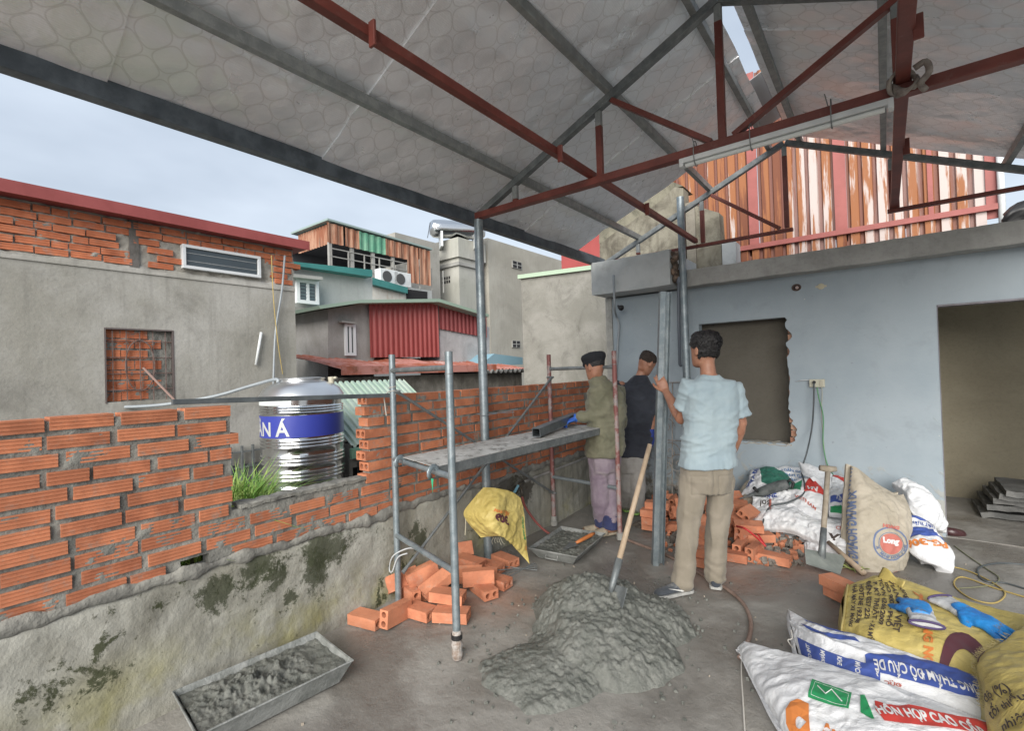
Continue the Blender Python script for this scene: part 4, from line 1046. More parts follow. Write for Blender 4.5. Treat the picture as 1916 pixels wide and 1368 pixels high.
# foot of the front leg: concrete-caked joint
fb = B_ + Vector((0, 0, 0)); mb = MB()
mb.lathe([(.024, 0), (.030, .02), (.027, .05), (.031, .075), (.022, .105), (.026, .13), (.021, .15)], B_, 14)
obj('foot', mb, basic('caked_foot', (.2, .15, .12), .9, c2=(.38, .36, .34), sc=26, bump=1), sc)
obj('tape', MB().tube([B_ + Vector((0, 0, .105)), B_ + Vector((0, 0, .13))], .030, 14), m_black, sc)
mb = MB().tube([C_ + Vector((0, 0, 0)), C_ + Vector((0, 0, .04))], .035, 12).tube([C_ + Vector((.0, 0, .04)), C_ + Vector((0, 0, .09))], .028, 10)
obj('foot', MB().tube([D_, D_ + Vector((0, 0, .06))], .03, 10), m_concrete, sc)
obj('foot', mb, m_concrete, sc)
# braces: pairs of flattened tubes crossing at the middle
def brace(a, b, r=.011):
    return obj('brace', MB().tube([a, a + (b - a) * .03, b - (b - a) * .03, b], [r * 1.3, r, r, r * 1.3], 8), m_galv_d, sc, smooth=True, angle=60)
oy = Vector((.03, 0, 0))
brace(A_ + Vector((.03, .0, 1.40)), C_ + Vector((.03, -.05, .33)))
brace(A_ + Vector((.05, .0, .22)), C_ + Vector((.05, -.03, 1.44)))
obj('brace_pin', MB().tube([A_ + Vector((-.01, .0, 1.40)), A_ + Vector((.07, 0, 1.40))], .008, 8).tube([C_ + Vector((-.01, -.03, 1.44)), C_ + Vector((.07, -.03, 1.44))], .008, 8).tube([C_ + Vector((-.01, -.05, .33)), C_ + Vector((.07, -.05, .33))], .008, 8), m_galv_d, sc)
# plank (steel platform) with hooks
u_ = Vector((0, 0, 1)); pz = .985
n0, n1 = Vector((-2.42, 1.985, pz)), Vector((-2.0, 1.87, pz)); f0, f1 = Vector((-2.40, 3.99, pz)), Vector((-2.0, 3.975, pz))
pk = empty('scaffold_platform', (-2.2, 2.9, .94), 'mortar-splashed steel platform plank hooked onto the scaffold frames', 'plank')
t = NT('splashed_steel'); a = t.mix(t.ss(t.noise(5, 7, .7), .38, .62), (.36, .355, .34), (.5, .5, .485)); a = t.mix(t.ss(t.noise(14, 8, .75), .5, .62), a, (.17, .165, .15)); a = t.mix(t.ss(t.noise(9, 6, .7), .62, .67), a, (.5, .49, .46)); t.col(a); t.set('Roughness', .75); t.bump(t.noise(30, 6, .7), .6, .006); m_spl = t.m
def top(u, v):
    p = (n0 * (1 - v) + n1 * v) * (1 - u) + (f0 * (1 - v) + f1 * v) * u
    return p + Vector((0, 0, .0 + .0015 * max(0, fbm((p.x, p.y, 0), 16, 3))))
obj('deck', MB().shell(top, 120, 24, .004), m_spl, pk, smooth=True, angle=50)
mb = MB().beam(n1 - u_ * .028, f1 - u_ * .028, .004, .055).beam(n0 - u_ * .028, f0 - u_ * .028, .004, .055)
obj('side_rail', mb, m_galv_d, pk)
def hook(c, ax):
    pts = []
    for k in range(9):
        a = math.pi * (1.25 - 1.4 * k / 8); pts.append(c + ax * .034 * math.cos(a) + u_ * (.034 * math.sin(a)))
    return MB().tube(pts, .009, 8, flat=1.8)
dirp = (f1 - n1).normalized()
for c in (n0, n1): obj('hook', hook(Vector((c.x, c.y - .015, .957)), dirp), m_galv, pk, smooth=True)
for c in (f0, f1): obj('hook', hook(Vector((c.x, c.y - .02, .95)), dirp), m_galv_d, pk, smooth=True)
tag_obj('green_tie', MB().shell(lambda u, v: Vector((-1.975, 1.83, .93)) + Vector((-.018 * u + .02 * u * v, -.01 * v, -.07 * v)), 2, 4, .002), basic('green_plastic', (.03, .33, .17), .4), (-1.97, 1.83, .93), 'small green plastic strip dangling from the platform hook', 'strip')
# steel box section laid over the gap
ba, bb_ = pt(322, 760, X=-2.70), Vector((-2.56, 2.13, 1.407)); ba.z = 1.408
bb_ = pt(728, 740, X=-2.60)
tag_obj('box_section', MB().beam(ba, bb_ + (bb_ - ba) * .03, .028, .026), basic('dark_box_steel', (.08, .09, .095), .4, .5, c2=(.14, .155, .16), sc=8), ba, 'long thin steel box section lying along the wall top across the gap', 'steel section', bevel=.002)
mb = MB()
mb.tube([(A_.x + .0, A_.y, 1.395 + .004 * k) if False else A_ + Vector((.026 * math.cos(k), .026 * math.sin(k), 1.38 + .004 * k)) for k in range(14)], .003, 5)
mb.tube(spline([A_ + Vector((-.02, -.02, 1.40)), A_ + Vector((-.05, -.03, 1.36)), A_ + Vector((-.045, -.03, 1.30)), A_ + Vector((-.035, -.03, 1.24))], 4), .004, 5)
tag_obj('tie_wire', mb, basic('pale_string', (.42, .4, .36), .8), A_ + Vector((0, 0, 1.38)), 'pale string knotted round the upper left scaffold leg', 'string')
mb = MB(); w = A_ + Vector((0, 0, .20))
mb.tube(spline([w + Vector((.15, .1, .12)), w + Vector((.08, .05, .17)), w + Vector((.0, -.03, .13)), w + Vector((-.06, -.02, .03)), w + Vector((-.02, -.03, .02)), w + Vector((.03, -.02, .12)), w + Vector((.1, .0, .155))], 6), .0045, 6)
tag_obj('strap', mb, basic('white_strap', (.42, .44, .45), .6), w, 'looped white strap round the foot of the left scaffold leg', 'strap')
# square tube in the gloved hand
sa, sb = Vector((-2.12, 3.03, 1.035)), Vector((-2.375, 4.06, 1.06))
sq = empty('square_tube', sa, 'short grey square steel tube resting on the platform in a blue gloved hand', 'steel tube')
m_sq = basic('grey_square_tube', (.10, .115, .125), .4, .5, c2=(.16, .18, .19), sc=9)
d = (sb - sa).normalized(); x_ = u_.cross(d).normalized(); y_ = d.cross(x_)
mb = MB(); hw = .033; th = .004
for (ox, oy_, w_, h_) in ((0, hw - th / 2, 2 * hw, th), (0, -hw + th / 2, 2 * hw, th), (hw - th / 2, 0, th, 2 * hw - 2 * th), (-hw + th / 2, 0, th, 2 * hw - 2 * th)):
    mb.beam(sa + x_ * ox + y_ * oy_, sb + x_ * ox + y_ * oy_, w_, h_)
obj('tube_wall', mb, m_sq, sq)
obj('tube_bore', MB().beam(sa + d * .25, sa + d * .26, .056, .056), m_black, sq)

# thin rod through the post and its red tie
tag_obj('tie_wire', MB().tube([(-2.47, 3.22, 1.165), (-2.6, 2.9, 1.175), (-2.54, 2.9, 1.16), (-2.48, 3.28, 1.185)], .003, 5), m_galv, (-2.58, 2.97, 1.17), 'thin twisted wires crossing the round post by the brick wall', 'wire')
mb = MB().lathe([(.039, 0), (.042, .02), (.042, .06), (.039, .07)], (-2.585, 2.97, .80), 16)
tag_obj('red_tape', mb, basic('red_tape', (.35, .03, .04), .5), (-2.585, 2.97, .80), 'red tape wrapped round the near roof post just above the platform', 'tape')

# fluorescent batten under the near truss
fa, fb = Vector((-.93, 2.93, 2.728)), Vector((.07, 2.93, 2.728))
fl = empty('tube_light', (fa + fb) / 2, 'unlit white fluorescent batten light tied under the red truss chord', 'lamp')
obj('housing', MB().beam(fa, fb, .045, .03), m_white, fl, bevel=.004)
obj('lamp_tube', MB().tube([fa + Vector((.03, 0, -.028)), fb + Vector((-.03, 0, -.028))], .013, 10), basic('lamp_glass', (.6, .62, .6), .25), fl, smooth=True, angle=50)
for p_, q_ in ((fa + Vector((-.004, 0, -.012)), fa + Vector((.02, 0, -.012))), (fb + Vector((-.02, 0, -.012)), fb + Vector((.004, 0, -.012)))):
    obj('end_cap', MB().beam(p_, q_, .05, .05), m_white, fl, bevel=.004)
for x, lab in ((-.85, 'left end of'), (-.55, 'middle of'), (-.18, 'right part of')):
    mb = MB().tube([(x + .008 * math.cos(0), 2.93 + .045 * math.cos(a), 2.755 + .075 * math.sin(a)) for a in [2 * math.pi * k / 12 for k in range(13)]] + [(x, 2.975, 2.78), (x - .02, 2.96, 2.88)], .0028, 5)
    tag_obj('tie_wire', mb, m_galv_d, (x, 2.93, 2.75), 'wire loop holding the ' + lab + ' the white light batten under the truss', 'wire')
# cloth knotted where the tie beam meets the truss
mb = MB()
for k in range(5):
    c = Vector((.11, 2.955, 2.80)); ph = k * .9
    mb.tube([c + Vector((.052 * math.cos(a + .1 * k), -.05 + .015 * k + .03 * math.sin(a * 2 + ph), .05 * math.sin(a) + .008 * k - .01)) for a in [2 * math.pi * j / 16 for j in range(17)]], [.009 + .003 * math.sin(j * 1.7 + k) for j in range(17)], 7)
mb.tube(spline([(.15, 2.88, 2.83), (.19, 2.87, 2.84), (.20, 2.87, 2.79), (.17, 2.87, 2.75), (.185, 2.86, 2.71)], 4), .014, 7)
tag_obj('rag', mb, basic('dirty_rag', (.30, .27, .24), .95, c2=(.2, .17, .15), sc=30, bump=.6), (.11, 2.9, 2.8), 'dirty rag knotted round the crossing of red beam and truss chord', 'rag', smooth=True)

def hp_(x, y, k, near=0.0):
    """point on the heap by the wall: k=0 its foot, k=1 at the wall"""
    df = 4.07 - (x - 1440) * .00342; dw = HY / (.793 + .61 * (x - 958) / 906); return pt(x, y, d=df + k * (dw - df) - near)
# ---- fixtures on the blue wall
f_ = HY
def P5(x, y, off=.0): q = pt(x, y, Y=HY - off); return q
v1 = spline([P5(1148, 515, .40), P5(1150, 575, .40), P5(1153, 590, .07), P5(1158, 610, .03), P5(1156, 640, .03), P5(1153, 700, .03), P5(1152, 760, .03)], 5)
tag_obj('conduit', MB().tube(v1, .013, 8), m_pvc, v1[-1], 'grey plastic pipe running down the left corner of the blue wall', 'pipe', smooth=True)
p = P5(1161, 576, .2)
ca = empty('camera_dome', p, 'small black camera on a bracket under the left end of the concrete beam', 'camera')
obj('head', MB().tube([p + Vector((-.02, .01, .01)), p + Vector((.02, -.02, -.005)), p + Vector((.03, -.03, -.01))], [.02, .034, .026], 14), m_black, ca, smooth=True, angle=60)
obj('bracket', MB().tube([p + Vector((-.08, .1, .04)), p + Vector((-.04, .03, .03)), p], .009, 8), m_black, ca)
vp = [P5(1270, 522, .30), P5(1270, 540, .28), P5(1270, 600, .25), P5(1272, 682, .22), P5(1274, 684, .19)]
tag_obj('drain_pipe', MB().tube(vp, .017, 10).tube([P5(1270, 518, .30), P5(1270, 530, .30)], .024, 10), basic('dark_grey_pipe', (.12, .14, .17), .45), vp[0], 'dark grey pipe stub hanging from the slab edge left of the far post', 'pipe', smooth=True, angle=60)
p = P5(1529, 717, .0)
so = empty('socket_box', p, 'cream surface socket box with plugs on the blue wall', 'socket')
obj('box', MB().box(p + Vector((0, -.018, 0)), (.125, .035, .075)), basic('cream_box', (.46, .45, .36), .5), so, bevel=.004)
obj('plug', MB().tube([p + Vector((-.02, -.035, .012)), p + Vector((-.02, -.065, .008))], .014, 10), m_black, so)
obj('switch', MB().box(p + Vector((.035, -.038, .0)), (.03, .008, .05)), basic('cream_rocker', (.4, .38, .3), .5), so, bevel=.002)
c0 = p + Vector((-.02, -.06, .005))
def cable(name, pts, r, mat, label, n=6, cat='cable', sm=8): 
    q = spline(pts, sm); return tag_obj(name, MB().tube(q, r, n), mat, q[-1], label, cat, smooth=True)
m_cab = basic('grey_cable', (.06, .07, .075), .5)
cable('power_cable', [c0, P5(1522, 760, .08), P5(1519, 800, .06), P5(1510, 845, .2), hp_(1500, 880, .75), hp_(1505, 905, .55), hp_(1503, 925, .42), hp_(1475, 940, .3), hp_(1440, 950, .2), hp_(1425, 985, -.02), hp_(1418, 1008, -.1), hp_(1395, 1014, -.12), hp_(1368, 1005, -.05), hp_(1385, 985, 0), hp_(1412, 1000, -.05)], .0075, m_cab, 'dark power cable looping from the wall socket over the white bags')
cable('green_cable', [p + Vector((.0, -.04, -.04)), P5(1532, 745, .05), P5(1540, 780, .04), P5(1540, 830, .04), P5(1548, 870, .06), P5(1562, 893, .2)], .005, basic('green_cable', (.08, .24, .1), .5), 'thin green cable hanging from the socket down behind the bags')
cable('white_wire', [p + Vector((.03, -.04, .03)), P5(1538, 735, .03), P5(1537, 780, .02), P5(1544, 860, .03), P5(1547, 878, .1)], .0035, basic('dirty_white_wire', (.36, .36, .3), .5), 'thin cream wire hanging beside the green cable under the socket')
cable('stub_wire', [P5(1514, 711, .01), P5(1500, 712, .03), P5(1489, 714, .0)], .004, m_white, 'short pale wire joining the socket box to a hole in the wall')
for (x, y, r, lab) in ((1490, 538, .030, 'round pipe hole with broken rim in the blue wall below the slab'),):
    q = P5(x, y, 0); hh = empty('pipe_hole', q, lab, 'hole')
    obj('hole_rim', MB().tube([(q.x + .035 * math.cos(a), HY - .002, q.z + .035 * math.sin(a) * .8) for a in [2 * math.pi * k / 16 for k in range(17)]], .008, 6), basic('broken_rim', (.09, .06, .05), .9), hh)
    obj('hole_core', MB().tube([(q.x, HY - .006, q.z), (q.x, HY + .0, q.z)], .033, 14), basic('hole_dark', (.03, .02, .02), .9), hh)
    obj('pipe_end', MB().tube([(q.x + .006, HY - .012, q.z - .003), (q.x + .006, HY - .004, q.z - .003)], .015, 10), basic('pink_pipe', (.42, .32, .3), .6), hh)
q = P5(1536, 536, 0)
tag_obj('putty_patch', MB().lathe([(.0, 0), (.03, 0), (.026, .006), (.0, .008)], (0, 0, 0), 9).box((0, 0, 0), (.09, .018, .006)), basic('cream_putty', (.5, .46, .34), .8), (0, 0, 0), 'cream putty patch on the blue wall beside the pipe hole', 'patch')
o = bpy.data.objects['putty_patch']; o.rotation_euler = (R(90), 0, 0); o.location = (q.x, HY - .001, q.z)
# pipework and tap on the plaster base
m_oldpipe = basic('lime_crusted_pipe', (.2, .2, .19), .7, c2=(.32, .31, .3), sc=9)
cable('water_pipe', [(WX + .035, 3.55, .50), (WX + .04, 3.9, .515), (WX + .045, 4.4, .53), (WX + .04, 5.0, .55), (WX + .04, 5.4, .56)], .013, m_oldpipe, 'crusted thin water pipe running along the plaster base under the bricks', 8, 'pipe')
tp = empty('tap', (WX + .05, 3.42, .42), 'old wall tap with light blue handle behind the hanging yellow sack', 'tap')
obj('tap_body', MB().tube([(WX, 3.45, .47), (WX + .07, 3.45, .47), (WX + .09, 3.44, .44), (WX + .09, 3.44, .40)], .014, 8).tube([(WX + .03, 3.55, .5), (WX + .03, 3.45, .47)], .015, 8), basic('dull_brass', (.08, .07, .055), .6, .3), tp, smooth=True)
obj('tap_handle', MB().tube([(WX + .08, 3.40, .50), (WX + .10, 3.32, .465)], .012, 8), basic('light_blue_handle', (.2, .4, .5), .5), tp)
cable('red_hose', [(WX + .09, 3.44, .40), (WX + .10, 3.47, .3), (WX + .16, 3.55, .15), (WX + .24, 3.62, .05), (WX + .34, 3.66, .02)], .011, basic('faded_red_hose', (.25, .07, .06), .6), 'faded red hose dropping from the wall tap to the floor', 8, 'hose')
# decorative wrought iron grille leaning on the blue wall
gi = empty('wrought_grille', (-1.85, 5.35, 0), 'rusty scrollwork window grille leaning on the blue wall behind the men', 'grille')
m_iron = basic('rust_white_iron', (.17, .14, .12), .8, c2=(.32, .3, .27), sc=14)
def G(u, v): return Vector((-2.06 + .46 * u, 5.40 - .14 * (1 - v), .05 + 1.28 * v))
mb = MB()
for (a, b) in (((0, 0), (1, 0)), ((0, 1), (1, 1)), ((0, 0), (0, 1)), ((1, 0), (1, 1)), ((.36, 0), (.36, 1)), ((.68, 0), (.68, 1)), ((0, .86), (1, .86)), ((0, .5), (1, .5)), ((0, .12), (1, .12))):
    mb.tube([G(*a), G(*b)], .006, 6)
obj('frame_bar', mb, m_iron, gi)
mb = MB()
for (cu, cv, r0, s) in ((.2, .62, .1, 1), (.8, .62, .1, -1), (.5, .3, .13, 1), (.2, .25, .1, -1), (.8, .25, .1, 1), (.5, .7, .09, -1), (.3, .4, .12, 1)):
    c = G(cu, cv); mb.tube([c + Vector((s * r0 * (1 - k / 26) * math.cos(k * .42), 0, r0 * (1 - k / 26) * math.sin(k * .42))) for k in range(24)], .005, 5)
obj('scroll', mb, m_iron, gi)

# ------------------------------------------------------------------ mortar heap, troughs, tools
t = NT('fresh_mortar')
a = t.mix(t.ss(t.noise(9, 7, .7), .35, .65), (.115, .122, .108), (.185, .19, .172)); a = t.mix(t.math('MULTIPLY', t.ss(t.noise(40, 6, .7), .5, .72), .5), a, (.09, .095, .085))
t.col(a); t.set('Roughness', t.math('ADD', t.math('MULTIPLY', t.noise(12, 5), .4), .22)); t.bump(t.noise(26, 8, .72), .9, .02); t.bump(t.noise(90, 5, .7), .5, .005); m_fm = t.m
def heap_h(x, y):
    h = 0
    for cx_, cy_, r, hh in ((-1.42, 2.60, .42, .22), (-1.27, 2.36, .40, .16), (-1.40, 2.0, .30, .09), (-1.62, 2.62, .25, .10), (-1.2, 2.72, .32, .12)):
        d = math.hypot(x - cx_, y - cy_) * (1 + .22 * fbm((x, y, cx_), 2.4, 3)) / r
        h = max(h, hh * max(0, 1 - d * d) ** .8) + .18 * min(h, hh * max(0, 1 - d * d) ** .8)
    if h > 0:
        k = min(1, h / .035)
        lump = .5 * fbm((x, y, 0), 8, 4, 3) + .3; lump2 = fbm((x, y, 1), 22, 3, 5); lump3 = max(0, fbm((x, y, 2), 46, 2, 6))
        h += k * (.024 * lump + .015 * lump2 + .013 * lump3)
        smooth_zone = max(0, 1 - math.hypot(x + 1.45, y - 1.95) / .36)
        h -= k * smooth_zone * (.022 * lump + .012 * lump2 + .01 * lump3)
    return h
mb = MB().grid(lambda u, v: (-2.15 + 1.6 * u, 1.5 + 1.8 * v, -.012 + heap_h(-2.15 + 1.6 * u, 1.5 + 1.8 * v) + (floor_h(-2.15 + 1.6 * u, 1.5 + 1.8 * v) if heap_h(-2.15 + 1.6 * u, 1.5 + 1.8 * v) > 0 else -.03)), 230, 260)
mb.f = [f for f in mb.f if max(mb.v[i].z for i in f) > -.02]
heap = obj('mortar_heap', mb, m_fm, loc=(-1.35, 2.4, 0), smooth=True, recalc=False)
dm = heap.modifiers.new('d', 'DISPLACE'); tx = bpy.data.textures.new('lumps', 'CLOUDS'); tx.noise_scale = .026; tx.noise_depth = 3; dm.texture = tx; dm.strength = .014; dm.texture_coords = 'OBJECT' if False else 'LOCAL'; dm.mid_level = .5
tag(heap, 'wide heap of wet grey mortar on the floor with a shovel stuck in', 'mortar heap')
# crumbs of mortar around the heap
mb = MB(); rc = random.Random(9)
for k in range(160):
    a_ = rc.uniform(0, 6.28); d_ = .45 + abs(rc.gauss(0, .16)); x = -1.33 + 1.05 * d_ * math.cos(a_); y = 2.38 + 1.5 * d_ * math.sin(a_)
    s_ = rc.uniform(.004, .016); mb.box((x, y, floor_h(x, y) + s_ * .3), (s_ * 1.3, s_, s_ * .8), (rc.random() * 3, rc.random() * 3, rc.random() * 3))
tag(obj('mortar_crumbs', mb, m_fm), 'crumbs of mortar scattered on the floor round the heap', 'mortar crumbs', kind='stuff')

def trough(name, c, L, Wd, H, rz, label, fill_fn, mat, flare=.06, handles=True):
    e = empty(name, (c[0], c[1], 0), label, 'mortar tray')
    m = Matrix.Rotation(rz, 3, 'Z'); C_2 = Vector((c[0], c[1], .004))
    def q(x, y, z): return C_2 + m @ Vector((x, y, z))
    mb = MB(); th = .003
    for (s, dr) in ((0, 1),):
        lo = [(-L / 2 + flare, -Wd / 2 + flare), (L / 2 - flare, -Wd / 2 + flare), (L / 2 - flare, Wd / 2 - flare), (-L / 2 + flare, Wd / 2 - flare)]
        hi = [(-L / 2, -Wd / 2), (L / 2, -Wd / 2), (L / 2, Wd / 2), (-L / 2, Wd / 2)]
        v = [q(x, y, 0) for x, y in lo] + [q(x, y, H) for x, y in hi] + [q(x * .985, y * .98, H) for x, y in hi] + [q(x * .98, y * .97, .006) for x, y in lo]
        f = [(3, 2, 1, 0)] + [(i, (i + 1) % 4, 4 + (i + 1) % 4, 4 + i) for i in range(4)] + [(4 + i, 4 + (i + 1) % 4, 8 + (i + 1) % 4, 8 + i) for i in range(4)] + [(8 + i, 8 + (i + 1) % 4, 12 + (i + 1) % 4, 12 + i) for i in range(4)] + [(12, 13, 14, 15)]
        mb.add(v, f)
    obj('pan', mb, mat, e)
    obj('rim', MB().tube([q(x, y, H) for x, y in ((-L / 2, -Wd / 2), (L / 2, -Wd / 2), (L / 2, Wd / 2), (-L / 2, Wd / 2), (-L / 2, -Wd / 2))], .005, 6), mat, e)
    k = (1 - flare / (L / 2) * .35); k2 = (1 - flare / (Wd / 2) * .35)
    mbf = MB().grid(lambda u, v: q((u - .5) * L * k, (v - .5) * Wd * k2, fill_fn(u, v)), 110, 60)
    obj('mortar_fill', mbf, m_fm, e, smooth=True, recalc=False)
    if handles:
        for s in (-1, 1):
            x = s * L / 2
            obj('handle', MB().tube([q(x, -.05, H - .02), q(x + s * .02, -.05, H - .045), q(x + s * .02, .05, H - .045), q(x, .05, H - .02)], .004, 6), mat, e)
    return e, q
m_pan = basic('mortar_caked_steel', (.17, .18, .17), .6, .2, c2=(.30, .31, .30), sc=9, bump=.7)
def fill1(u, v):
    b = .085 + .012 * fbm((u * 2, v, 0), 3, 3)
    m = max(0, 1 - ((u - .42) / .45) ** 2) * max(0, 1 - ((v - .5) / .5) ** 2)
    b += .045 * m * (.5 + .8 * fbm((u * 2.2, v * 1.2, 0), 5, 4, 3)) + .014 * m * fbm((u * 2.2, v, 0), 16, 3, 4) + .003 * fbm((u * 2.2, v, 0), 30, 2, 4)
    return b
# long tray by the wall: corners (-2.53,.79) (-2.53,1.44) (-2.11,1.36) (-2.2,.77)
trough('mortar_tray', (-2.35, 1.09, 0), .66, .40, .105, R(84), 'large oblong steel tray of mortar on the floor against the mossy wall base', fill1, m_pan, flare=.05, handles=False)
def fill2(u, v): return .065 + .012 * fbm((u * 2, v, 0), 5, 4, 2) + .006 * fbm((u * 2, v, 1), 18, 3)
e2, q2 = trough('mortar_tray', (-2.13, 3.46, 0), .60, .42, .085, R(96), 'smaller rectangular steel tray of mortar with wire handles below the far scaffold frame', fill2, m_pan)
tw = empty('trowel', q2(.08, -.08, .085), 'brick trowel with an orange handle lying in the smaller mortar tray', 'trowel')
p0, p1 = pt(1078, 1016, Z=.10), pt(1112, 998, Z=.115)
obj('handle', MB().tube([p0, p0 + (p1 - p0) * .3, p0 + (p1 - p0) * .8, p1], [.011, .0155, .017, .011], 10), basic('orange_handle', (.50, .17, .05), .5), tw, smooth=True)
pb_ = pt(1066, 1015, Z=.085); dd = (p0 - p1).normalized(); sd_ = Vector((-dd.y, dd.x, 0))
obj('blade', MB().rings([[p0 + sd_ * .045 + dd * .03, p0 - sd_ * .045 + dd * .03, p0 - sd_ * .0 + dd * .17], [p0 + sd_ * .045 + dd * .03 + Vector((0, 0, .003)), p0 - sd_ * .045 + dd * .03 + Vector((0, 0, .003)), p0 + dd * .17 + Vector((0, 0, .003))]]), m_galv_d, tw)
obj('tang', MB().tube([p0, p0 + dd * .04 + Vector((0, 0, -.008))], .006, 6), m_galv_d, tw)

m_wood = NT('bare_wood'); v = m_wood.vscale((14, 14, 1.5)); m_wood.col(m_wood.mix(m_wood.ss(m_wood.noise(2, 5, .6, co=v), .35, .7), (.40, .31, .22), (.30, .22, .15))); m_wood.set('Roughness', .6); m_wood = m_wood.m
# shovel standing in the heap
s0, s1 = pt(1131, 1150, d=2.72), Vector((-1.355, 3.155, 1.0))
s1 = pt(1216, 832, d=3.10); st = s0 + (s1 - s0) * .17; 
shv = empty('shovel', s0, 'shovel with a pale wooden handle standing upright in the mortar heap', 'shovel')
obj('handle', MB().tube([s0 + (s1 - s0) * .28, s0 + (s1 - s0) * .6, s1], [.017, .016, .015], 14), m_wood, shv, smooth=True)
obj('socket', MB().tube([s0 + (s1 - s0) * .10, s0 + (s1 - s0) * .18, s0 + (s1 - s0) * .30], [.012, .02, .0225], 12), m_galv_d, shv, smooth=True)
ax_ = (s1 - s0).normalized(); sdv = ax_.cross(Vector((.35, 1, 0))).normalized(); nn = sdv.cross(ax_)
def blade(u, v): w = (.115 if v > .25 else .115 * (v / .25) ** .5); return s0 + ax_ * (.24 * v - .07) + sdv * (u - .5) * 2 * w + nn * (.025 * (1 - (2 * u - 1) ** 2))
obj('blade', MB().shell(blade, 12, 12, .003), m_galv_d, shv, smooth=True, angle=50)

# ------------------------------------------------------------------ loose hollow bricks
HBL = hollow_mesh('hollow_brick', m_brick_loose, L=.215, D=.105, H=.062, holes=2, n=12, r=.0175)
def put(i, x, y, z, rz, rx=0, ry=0, lab=None, grp=None):
    o = inst('hollow_brick', HBL, (x, y, z), (R(rx), R(ry), R(rz)))
    return tag(o, lab, 'brick', grp)
G1_ = 'loose hollow bricks heaped at the scaffold foot'
D_2 = .033; E_2 = .054
def gp(px, py, z): return pt(px, py, Z=z)
near_pile = [  # pixel centre, height, rz, rx, ry, label
 (687, 1158, .033, 12, 0, 0, 'orange hollow brick lying alone at the left end of the scaffold heap'),
 (741, 1148, .056, 100, 90, 6, 'hollow brick on edge, holes towards the camera, second from left in the scaffold heap'),
 (783, 1143, .033, 8, 0, 0, 'hollow brick lying flat in the middle of the front row of the scaffold heap'),
 (845, 1150, .033, 28, 0, 0, 'hollow brick at the front of the heap just right of the front scaffold leg foot'),
 (838, 1115, .098, 26, 0, 4, 'hollow brick resting on the front row right behind the front scaffold leg'),
 (766, 1112, .055, -15, 90, 0, 'hollow brick showing two holes beside the strap loop at the left of the heap'),
 (817, 1092, .13, 72, 8, -24, 'long hollow brick tilted steeply towards the camera in the heap centre'),
 (790, 1075, .16, 70, 90, -12, 'hollow brick on edge leaning left of the heap centre with two holes showing'),
 (752, 1085, .13, 66, 60, -10, 'brick standing tilted right behind the left scaffold leg'),
 (905, 1103, .033, -20, 0, 0, 'hollow brick lying at the right front of the heap'),
 (928, 1087, .034, 2, 0, 0, 'hollow brick behind the right front one in the heap'),
 (873, 1075, .10, 40, 20, 0, 'hollow brick with holes facing the camera right of the front leg'),
 (880, 1052, .10, 10, 0, 5, 'hollow brick on top at the back of the heap behind the front leg'),
 (915, 1060, .05, 5, 0, 0, 'hollow brick under the hanging sack tip, right rear of the heap'),
 (945, 1048, .033, -10, 0, 0, 'hollow brick at the far right end of the heap by the sack'),
 (860, 1060, .033, 60, 0, 0, 'buried brick behind the front leg, lowest at the heap rear'), (800, 1110, .033, 40, 0, 0, 'buried brick between the two scaffold legs at the heap base'), (770, 1070, .033, 20, 0, 0, 'buried brick by the left scaffold leg'), (835, 1075, .04, -20, 0, 0, 'buried brick right behind the front scaffold leg'),
 (735, 1100, .034, 80, 90, 0, 'brick lying hidden at the very back of the scaffold heap'), (858, 1030, .14, 58, 60, 0, 'tilted brick at the very top back of the heap'), (895, 1080, .10, 45, 90, 0, 'brick on edge near the heap top with both holes visible'),
]
for i, (px, py, z, rz, rx, ry, lab) in enumerate(near_pile):
    q = gp(px, py, z); put(i, q.x, q.y, z, rz, rx, ry, lab or 'hollow brick mostly buried in the heap by the scaffold foot', G1_)
